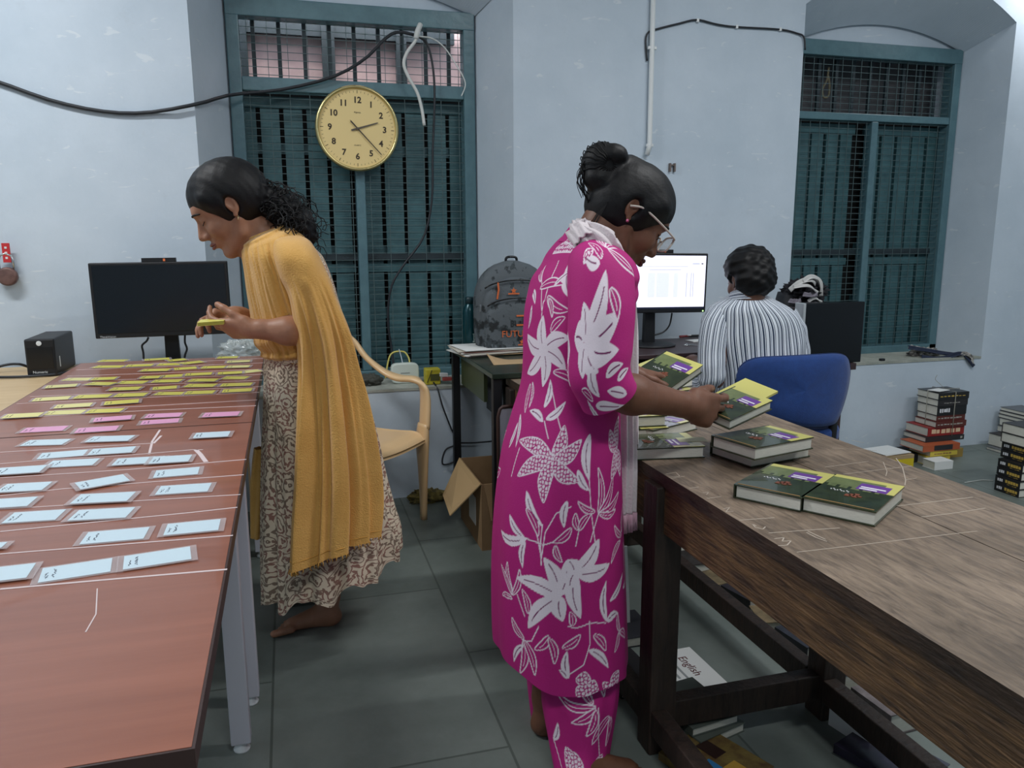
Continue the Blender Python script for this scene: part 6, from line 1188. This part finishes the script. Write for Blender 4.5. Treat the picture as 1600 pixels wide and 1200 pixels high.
    for pts in ([(845, 615), (850, 650), (858, 680)], [(833, 665), (838, 690)], [(809, 774), (825, 840), (831, 870)], [(831, 870), (835, 830), (850, 800), (872, 790)], [(831, 819), (829, 850), (831, 880)], [(808, 845), (830, 848)], [(900, 750), (903, 800), (910, 850)], [(914, 803), (906, 830), (902, 845)], [(842, 410), (838, 450), (833, 490)], [(866, 410), (850, 440), (836, 475)], [(800, 936), (810, 965)], [(901, 965), (902, 1000), (892, 1030), (872, 1045)], [(901, 968), (880, 975), (870, 972)], [(901, 968), (925, 972)], [(829, 975), (820, 1000), (810, 1005)], [(884, 826), (880, 850)], [(835, 475), (833, 520)], [(799, 713), (788, 760)], [(873, 823), (848, 843), (832, 850)]): ln(pts)
    for a in [(877, 410, 873, 470, .012, 'f'), (877, 414, 911, 405, .008, 'f'), (896, 419, 895, 452, .008, 'f'), (835, 455, 862, 446, .010, 'o'), (841, 467, 868, 487, .011, 'o'), (822, 434, 844, 415, .008, 'o'), (819, 460, 825, 482, .008, 'f'), (845, 523, 863, 498, .010, 'o'), (887, 500, 878, 527, .010, 'f'), (822, 485, 818, 525, .006, 'f'), (838, 445, 845, 405, .006, 'o'), (842, 470, 846, 500, .006, 'o'), (851, 450, 875, 425, .006, 'f'),
              (833, 645, 845, 600, .010, 'f'), (835, 662, 864, 632, .010, 'f'), (831, 666, 813, 654, .009, 'f'), (849, 587, 884, 608, .010, 'o'), (816, 614, 806, 660, .008, 'o'), (820, 610, 812, 650, .005, 'o'), (799, 665, 793, 715, .008, 'f'), (795, 679, 777, 730, .008, 'f'), (901, 682, 900, 752, .014, 'f'), (882, 735, 900, 767, .010, 'f'), (809, 774, 832, 822, .010, 'f'), (809, 799, 826, 838, .009, 'o'), (866, 781, 862, 822, .010, 'f'), (787, 819, 809, 846, .009, 'f'), (810, 846, 773, 855, .012, 'f'), (808, 849, 806, 892, .008, 'f'), (873, 823, 846, 845, .009, 'o'), (849, 849, 860, 875, .007, 'o'), (884, 826, 879, 799, .008, 'o'), (884, 826, 903, 801, .008, 'o'),
              (914, 803, 914, 733, .008, 'o'), (914, 803, 940, 750, .009, 'o'), (914, 803, 952, 782, .009, 'o'), (914, 803, 945, 806, .007, 'o'), (909, 800, 882, 782, .007, 'o'), (794, 936, 786, 892, .007, 'o'), (794, 940, 776, 905, .006, 'o'), (794, 940, 802, 895, .007, 'o'), (794, 945, 780, 950, .006, 'o'), (926, 970, 926, 908, .009, 'f'), (932, 942, 960, 915, .009, 'f'), (926, 970, 948, 968, .010, 'f'), (960, 939, 975, 928, .007, 'f'), (876, 972, 873, 950, .008, 'o'), (862, 1006, 888, 984, .009, 'o'), (908, 987, 925, 1015, .009, 'o'), (900, 1008, 928, 1042, .010, 'f'), (869, 1052, 869, 1010, .010, 'f'), (868, 1052, 856, 1038, .007, 'f'), (810, 1002, 803, 1058, .009, 'o'), (810, 1002, 823, 1052, .009, 'o'), (810, 1002, 794, 975, .007, 'o'), (810, 1010, 796, 1045, .007, 'f'), (843, 987, 824, 1012, .009, 'o'), (843, 990, 850, 1030, .009, 'o'), (815, 960, 806, 925, .008, 'o'), (952, 1000, 948, 968, .006, 'o'), (952, 1000, 964, 1020, .008, 'o'), (950, 1000, 940, 1025, .007, 'o'), (955, 860, 935, 885, .007, 'o'), (958, 850, 965, 810, .008, 'o'), (958, 855, 942, 830, .007, 'o'), (964, 870, 966, 930, .007, 'f')]: lf(*a)
    # big lilies and the net-filled flowers
    for cx, cy, pet in ((838, 553, [(835, 498), (871, 530), (866, 582), (833, 614), (815, 600), (817, 535)]), (857, 926, [(834, 868), (866, 872), (798, 910), (815, 982), (862, 965)]), (879, 890, [(915, 842), (932, 884), (888, 960), (868, 870), (872, 915)])):
        for p in pet: lf(cx, cy, p[0], p[1], .019, 'f')
    for cx, cy, pet in ((845, 722, [(862, 668), (888, 690), (798, 702), (797, 755), (832, 786), (884, 752)]), (948, 715, [(955, 665), (934, 680), (936, 755), (957, 760)]), (900, 389, [(862, 398), (882, 372), (925, 385), (905, 372)]), (893, 1064, [(893, 1040), (880, 1078), (912, 1072)]), (930, 1066, [(948, 1058), (922, 1076)])):
        for p in pet: lf(cx, cy, p[0], p[1], .017, 'd')
    r = random.Random(12)
    for k in range(90):                                                    # the unseen far side repeats the same motifs
        s0 = r.uniform(.08, .5); t0 = r.uniform(.1, 1.2); a = r.uniform(0, 6.28); l = r.uniform(.03, .06); E.append((s0, t0, s0+l*math.cos(a), t0+l*math.sin(a), r.uniform(.007, .013), r.choice('ffood')))
    col = paint(ss, t, E); pm = print_mat()
    kurta = link('kurta', np_mesh('kurta', V, Q, pm, UV=U, color=col), root)
    md = kurta.modifiers.new('thick', 'SOLIDIFY'); md.thickness = .0025
    # collar and sleeves
    E2 = []
    sp_ = [J(922, 405, 1.58), J(936, 430, 1.53), J(940, 482, 1.495), J(938, 545, 1.478), J(938, 590, 1.475), J(952, 617, 1.484)]; V, Q, U, TH, VV = tube_loft(sp_, [.05, .068, .069, .066, .064, .062], 260, 250, lambda T_, V_: .025*np.sin(V_*22+2*np.cos(T_))*np.clip((V_-.45)*3, 0, 1)+.015*np.sin(T_*3+V_*5))
    # picture-facing side of the sleeve: parameterise by offset across and along
    ce = np.array([pp for pp in spline(np.array(sp_), 260)])[np.repeat(np.arange(260), 250)]; rel = V-ce; sa = np.arctan2(rel[:, 0]*.94-rel[:, 1]*-.33*-1, -(rel[:, 1]))*.066; ta = np.repeat(np.linspace(0, .235, 260), 250)
    def sx(x, y): ty = np.interp(y, [415, 440, 490, 545, 590, 617, 640], [0, .035, .095, .16, .205, .235, .26]); cx = np.interp(y, [415, 440, 490, 545, 590, 617], [925, 938, 940, 938, 938, 952]); u = np.clip((x-cx)/48, -.97, .97); return math.asin(u)*.066, ty
    def l2(x0, y0, x1, y1, w_, m): a, b_ = sx(x0, y0), sx(x1, y1); E2.append((a[0], a[1], b_[0], b_[1], w_, m))
    for p in [(945, 466), (961, 500), (960, 530), (933, 553), (905, 560), (893, 520), (906, 490)]: l2(906 if p[0] < 900 else 908, 524, p[0], p[1], .017, 'f')
    for a in [(955, 440, 945, 402, .006, 'o'), (955, 440, 958, 404, .006, 'o'), (955, 440, 970, 408, .006, 'o'), (955, 440, 980, 430, .007, 'o'), (955, 442, 984, 460, .007, 'o'), (940, 455, 915, 425, .010, 'o'), (935, 460, 905, 445, .010, 'f'), (925, 440, 905, 455, .009, 'd'), (950, 480, 958, 505, .008, 'o'), (920, 545, 930, 587, .013, 'f'), (920, 600, 972, 618, .010, 'f'), (968, 598, 945, 580, .010, 'f'), (925, 625, 903, 590, .009, 'f'), (945, 560, 966, 545, .008, 'f'), (915, 590, 900, 575, .008, 'o'), (935, 628, 920, 645, .009, 'f'), (960, 570, 975, 555, .007, 'f')]: l2(*a)
    for k in range(30): s0 = r.choice([-1, 1])*r.uniform(.11, .2); t0 = r.uniform(.02, .22); a = r.uniform(0, 6.28); E2.append((s0, t0, s0+.04*math.cos(a), t0+.04*math.sin(a), .01, r.choice('fo')))
    c2 = paint(sa, ta, E2); o = link('sleeve', np_mesh('sleeve', V, Q, pm, UV=U, color=c2), root); o.modifiers.new('t', 'SOLIDIFY').thickness = .0025
    V, Q, U, TH, VV = tube_loft([J(905, 405, 1.78), shL+up3((.01, .01, -.02)), shL*.5+elL*.5, elL+up3((0, 0, .03)), elL*.7+wrL*.3], [.045, .066, .064, .058, .055], 120, 120, lambda T_, V_: .02*np.sin(V_*18)); E3 = []
    for k in range(40): s0 = r.uniform(-.2, .2); t0 = r.uniform(0, .28); a = r.uniform(0, 6.28); E3.append((s0, t0, s0+.04*math.cos(a), t0+.04*math.sin(a), .01, r.choice('fo')))
    o = link('sleeve', np_mesh('sleeve', V, Q, pm, UV=U, color=paint((TH-math.pi)*.066, VV*.28, E3)), root); o.modifiers.new('t', 'SOLIDIFY').thickness = .0025
    V, Q, U, TH, VV = tube_loft([J(912, 392, yh), J(917, 378, yh), J(922, 369, yh)], [.060, .053, .050], 20, 80); o = link('collar', np_mesh('collar', V, Q, pm, UV=U, color=np.tile(MAG, (len(V), 1))), root); o.modifiers.new('t', 'SOLIDIFY').thickness = .003
    # trousers
    E4 = []; parts = []
    def leg(rows_, Yl, seed, nv_=220, nu_=240):
        R_ = px_rows(rows_, Yl, phi, EXY); return loft(R_, nv_, nu_, lambda T_, V_: .04*np.sin(T_*4+seed+2*V_)+.02*np.sin(T_*9+V_*6))
    l1 = leg([(960, 862, 955, .05, 1.61), (1040, 852, 964, .065, 1.58), (1090, 848, 963, .08, 1.56), (1150, 858, 953, .07, 1.54), (1205, 868, 944, .065, 1.51), (1235, 870, 942, .064, 1.50)], 1.56, 1)
    l2_ = leg([(960, 815, 900, .08, 1.74), (1040, 822, 885, .07, 1.74), (1090, 826, 875, .06, 1.74), (1128, 830, 868, .05, 1.74)], 1.74, 2, 120, 160)
    for nm, lg, sh_ in (('trouser_leg', l1, [(900, 1100, 870, 1090)]), ('trouser_leg', l2_, [])):
        V, Q, U, TH, VV = lg; ps = np.where(TH > math.pi, TH-2*math.pi, TH); s_ = (ps+math.radians(14))*.085; t_ = V[:, 2]; Ex = []
        xc = 906 if nm and lg is l1 else 850; wv = 52 if lg is l1 else 26; rad_ = .085
        def st(x, y): return -math.acos(max(-.98, min(.98, (x-xc)/wv)))*rad_, Py(900, y, 1.49 if lg is l1 else 1.68)[2]
        for a in ([(922, 1108, 870, 1096, .008, 'o'), (922, 1110, 890, 1128, .009, 'o'), (922, 1112, 910, 1146, .009, 'o'), (918, 1105, 905, 1070, .008, 'o'), (945, 1130, 918, 1158, .011, 'o'), (946, 1132, 945, 1172, .009, 'o'), (962, 1060, 957, 1100, .009, 'f'), (862, 1165, 870, 1135, .008, 'f'), (885, 1200, 880, 1165, .02, 'd'), (900, 1200, 890, 1170, .02, 'd'), (930, 1205, 940, 1180, .018, 'd'), (935, 1100, 922, 1072, .007, 'o')] if lg is l1 else [(842, 1070, 835, 1115, .008, 'o'), (842, 1070, 856, 1085, .008, 'f'), (845, 1090, 838, 1105, .007, 'f'), (842, 1070, 860, 1105, .008, 'o'), (850, 1100, 868, 1112, .008, 'o'), (830, 1095, 842, 1104, .007, 'f')]):
            p, q = st(a[0], a[1]), st(a[2], a[3]); Ex.append((p[0], p[1], q[0], q[1], a[4], a[5]))
        for pts in ([[(925, 1110), (928, 1150), (935, 1180)], [(862, 1165), (866, 1200)]] if lg is l1 else [[(843, 1062), (845, 1120)]]): Ex.append(('line', [st(*p) for p in pts], .0013))
        for k in range(24): s0 = r.uniform(.04, .25); t0 = r.uniform(0, .4); a = r.uniform(0, 6.28); Ex.append((s0, t0, s0+.04*math.cos(a), t0+.04*math.sin(a), .01, r.choice('fo')))
        o = link(nm, np_mesh(nm, V, Q, pm, UV=U, color=paint(s_, t_, Ex)), root); o.modifiers.new('t', 'SOLIDIFY').thickness = .0025
    # scarf: wound behind the neck, both ends hanging in front
    mw = mat('off_white_scarf', (226, 216, 218), .9, var=(212, 200, 204), vscale=8, bump=.3, bscale=200, sheen=.3)
    def band(ctrl, wd_, n, m_, fold_, nrm):
        C = spline(np.array([list(a)+[w_] for a, w_ in zip(ctrl, wd_)]), n); g = np.zeros((n, m_, 3))
        for i in range(n):
            t = C[min(i+1, n-1), :3]-C[max(i-1, 0), :3]; t /= np.linalg.norm(t); no = up3(nrm(i/(n-1))); s_ = np.cross(t, no); s_ /= np.linalg.norm(s_); no = np.cross(s_, t)
            for j in range(m_): u = j/(m_-1)-.5; g[i, j] = C[i, :3]+s_*u*C[i, 3]+no*(fold_*math.cos(u*2*math.pi*3.2+.8*math.sin(i*.09))+.02*(-(2*u)**2)*(C[i, 3]/.1))
        return grid_arrays(g, False)
    fr = band([J(900, 350, 1.61), J(914, 357, 1.575), J(934, 370, 1.55), J(952, 386, 1.54), J(968, 404, 1.55), J(982, 435, 1.58), J(988, 500, 1.61), J(986, 580, 1.625), J(986, 660, 1.63), J(987, 740, 1.63), J(986, 803, 1.63)], [.05, .07, .085, .085, .07, .05, .045, .05, .052, .056, .058], 110, 26, .005, lambda u: (-.3, -.75, .5) if u < .35 else (.35, -1, .05))
    bk2 = band([J(903, 349, 1.60), J(893, 352, 1.66), J(896, 350, 1.72), J(915, 356, 1.78), J(945, 385, 1.80), J(972, 430, 1.77), J(988, 500, 1.73), J(990, 620, 1.72), J(990, 760, 1.72)], [.05, .06, .06, .07, .08, .07, .06, .06, .06], 90, 20, .004, lambda u: (-.5, .3, .6) if u < .35 else (.9, .3, .05))
    nk = band([J(906, 372, 1.56), J(897, 356, 1.60), J(893, 350, 1.66), J(900, 352, 1.73), J(912, 362, 1.77)], [.05, .055, .06, .055, .05], 40, 14, .004, lambda u: (-.75, 0, .6))
    V, Q, U = merge([(a[0], a[1]) for a in (fr, bk2, nk)]); o = link('scarf', np_mesh('scarf', V, Q, mw), root); o.modifiers.new('t', 'SOLIDIFY').thickness = .003
    b = MB(); n0 = 110*26; ed = fr[0].reshape(110, 26, 3)[-1]; pk = mat('pink_white_fringe', (206, 168, 184), .9)
    for k in range(26):
        for d_ in (0, .5): p = ed[k]*(1-d_)+ed[min(25, k+1)]*d_; b.tube([p, p+up3((r.uniform(-.002, .002), 0, -.02)), p+up3((r.uniform(-.004, .004), r.uniform(-.003, .003), -.045))], .0015, 4)
    b.build('fringe', pk, o, smooth=True)
    # books in the hands
    ctr = J(1150, 632, 1.66); u_ = up3((.75, .45, .42)); u_ /= np.linalg.norm(u_)
    a, b_, c_ = J(1140, 655, 1.60), J(1196, 633, 1.66), J(1118, 628, 1.70)
    book(J(1144, 634, 1.655)-up3((0, 0, .015)), (.9, .30, .18), .115, .155, .025, 'purple-panel hardback held out in the near hand of the person in pink', G1, tilt=(-.12, -.22, 1))
    book(J(1160, 619, 1.70), (.93, .33, .22), .10, .15, .006, 'thin yellow booklet fanned on top of the hardback in the near hand', 'yellow booklets', jacket=M_yelc, tilt=(-.2, -.3, 1), cat='booklet', name='booklet')
    book(J(1040, 590, 1.97), (.8, .45, .25), .125, .18, .026, 'purple-panel hardback tilted in the far hand of the person in pink', G1, tilt=(-.1, -.35, 1))
    book(J(1030, 578, 2.05), (.8, .45, .1), .12, .17, .006, 'thin yellow booklet above the hardback in the far hand', 'yellow booklets', jacket=M_yelc, tilt=(0, -.2, 1), cat='booklet', name='booklet')
pink_woman()
# ---------- seated man
def seated_man():
    Y0 = 2.85; J = lambda x, y, Y=Y0: Py(x, y, Y); root = thing('person', 'person in a blue and white striped shirt seated at the lit monitor', 'person', (J(1178, 600)[0], Y0, 0))
    skin = skin_mat('dark_brown_skin', (112, 78, 62), (94, 64, 50)); S = SDF(); M = head_frame(-4, 14); c = J(1169, 436); s = .98
    P = add_head(S, c, M, s, True); nb = J(1166, 478, Y0-.02); S.cap(P(0, -.03, -.04), nb, .056, .06, .02)
    shL, shR = J(1126, 502, Y0), J(1224, 502, Y0+.0); S.cap(shL, shR, .058, .058, .03); hip = up3((1.84, Y0-.03, .50)); S.cap(J(1172, 520), hip, .11, .12, .04)
    elL, wrL = J(1115, 592, 2.80), up3((1.66, 3.0, .70)); S.cap(shL, elL, .048, .04, .02); S.cap(elL, wrL, .04, .026, .02); add_hand(S, wrL, (.05, 1, -.25), (0, .2, 1), (.9, 0, 0), 1.0, curl=(.3, .3, .3, .3), thumb=(.4, .3, .3))
    elR, wrR = J(1242, 596, 2.82), up3((1.88, 2.99, .70)); S.cap(shR, elR, .048, .04, .02); S.cap(elR, wrR, .04, .026, .02); add_hand(S, wrR, (-.2, 1, -.25), (0, .2, 1), (-.9, 0, 0), 1.0, curl=(.3, .3, .3, .3), thumb=(.4, .3, .3))
    for g in (-1, 1):
        kx = 1.84+g*.11; kn = up3((kx, 3.22, .50)); S.cap(hip+up3((g*.07, 0, 0)), kn, .075, .055, .03); an = up3((kx, 3.18, .09)); S.cap(kn, an, .052, .035, .02); add_foot(S, up3((kx, 3.13, 0)), up3((kx, 3.37, 0)), an, -g, 1.05)
    sdf_child(S, 'body', skin, root, .006, 1); face_parts(P, M, s, root, mat('dark_lip', (92, 56, 50), .5))
    Hs = SDF(); e = lambda x, y, z, rx, ry, rz, k_=.015, sub=False: Hs.ell(P(x, y, z), up3((rx, ry, rz))*s, M, k_, sub)
    e(0, -.012, .050, .096, .112, .088); e(0, -.045, .0, .090, .085, .092); e(0, .095, -.05, .11, .08, .095, .01, True); e(0, -.03, -.12, .12, .12, .04, .01, True)
    for g in (-1, 1): e(g*.088, .004, -.014, .026, .026, .034, .008, True)
    sdf_child(Hs, 'hair', M_hair, root, .005, 0, lambda X, Y, Z: .004*np.sin(X*95+Z*60)*np.sin(Y*80+Z*85)+.0015*np.sin(Z*170-X*130))
    ms = mat('striped_shirt_cotton', (226, 232, 238), .8, bump=.1, bscale=200); nt = ms.node_tree; L = nt.links; bs = nt.nodes['Principled BSDF']; uv = nt.nodes.new('ShaderNodeUVMap'); sp = nt.nodes.new('ShaderNodeSeparateXYZ'); L.new(uv.outputs[0], sp.inputs[0])
    m1 = nt.nodes.new('ShaderNodeMath'); m1.operation = 'MULTIPLY'; m1.inputs[1].default_value = 1; L.new(sp.outputs[0], m1.inputs[0]); fr = nt.nodes.new('ShaderNodeMath'); fr.operation = 'FRACT'; L.new(m1.outputs[0], fr.inputs[0]); cr = nt.nodes.new('ShaderNodeValToRGB'); cr.color_ramp.interpolation = 'CONSTANT'; els = cr.color_ramp.elements
    wc, nc, lc = s2l((224, 230, 238))+(1,), s2l((46, 60, 84))+(1,), s2l((104, 118, 142))+(1,)
    els[0].position = 0; els[0].color = wc; els[1].position = .22; els[1].color = nc
    for pos, cc_ in ((.34, wc), (.42, lc), (.48, wc), (.60, nc), (.78, wc), (.86, nc), (.93, wc)): q = els.new(pos); q.color = cc_
    L.new(fr.outputs[0], cr.inputs[0]); L.new(cr.outputs[0], bs.inputs['Base Color'])
    e1, e2 = (math.cos(math.radians(18)), -math.sin(math.radians(18)), 0), (math.sin(math.radians(18)), math.cos(math.radians(18)), 0)
    rows = px_rows([(457, 1147, 1187, .05, 2.86), (463, 1140, 1197, .065, 2.855), (470, 1128, 1208, .09), (480, 1114, 1224, .11), (494, 1107, 1237, .12), (515, 1104, 1245, .125), (545, 1108, 1246, .13), (580, 1114, 1244, .135), (620, 1118, 1242, .14), (660, 1118, 1240, .14)], Y0-.01, math.radians(15), (e1, e2))
    T1 = loft(rows, 90, 200, lambda T_, V_: .02*np.sin(V_*26+4*np.cos(T_))*np.clip((V_-.3)*2, 0, 1)+.014*np.sin(T_*9+V_*12))
    u1 = T1[2].copy(); u1[:, 0] = u1[:, 0]*34+.5*np.sin(u1[:, 1]*9)*.2
    SL = tube_loft([J(1128, 486, Y0), J(1117, 510, Y0-.01), J(1112, 550, 2.82), J(1112, 588, 2.80), J(1107, 602, 2.84), J(1088, 604, 2.93)], [.045, .056, .056, .054, .048, .036], 70, 90, lambda T_, V_: .05*np.sin(V_*44+2*np.cos(T_))*np.clip((V_-.35)*3, 0, 1)); u2 = SL[2].copy(); u2[:, 0] *= 14
    SR = tube_loft([J(1226, 488, Y0), J(1238, 515, Y0), J(1244, 560, 2.84), J(1244, 596, 2.83), up3((1.97, 2.9, .70)), up3((1.92, 2.96, .70))], [.045, .056, .054, .05, .046, .036], 60, 80, lambda T_, V_: .04*np.sin(V_*38)); u3 = SR[2].copy(); u3[:, 0] *= 14
    V, Q, U = merge([(T1[0], T1[1], u1), (SL[0], SL[1], u2), (SR[0], SR[1], u3)]); link('shirt', np_mesh('shirt', V, Q, ms, UV=U), root)
    V, Q, U, _, _ = tube_loft([J(1165, 470, 2.84), J(1165, 460, 2.845), J(1164, 454, 2.85)], [.075, .066, .062], 14, 60); u4 = np.stack([U[:, 1]*2, U[:, 0]], 1); o = link('collar', np_mesh('collar', V, Q, ms, UV=u4), root); o.modifiers.new('t', 'SOLIDIFY').thickness = .003
    mt = mat('dark_trousers', (44, 48, 58), .85)
    P3 = []
    for g in (-1, 1): kx = 1.84+g*.11; P3.append(tube_loft([hip+up3((g*.05, -.05, .02)), hip+up3((g*.07, .05, 0)), up3((kx, 3.1, .51)), up3((kx, 3.22, .49)), up3((kx, 3.24, .42)), up3((kx, 3.2, .25)), up3((kx, 3.18, .10))], [.09, .095, .08, .075, .068, .06, .058], 50, 40)[:3])
    V, Q, U = merge(P3); link('trousers', np_mesh('trousers', V, Q, mt), root)
seated_man()
bpy.context.view_layer.update()
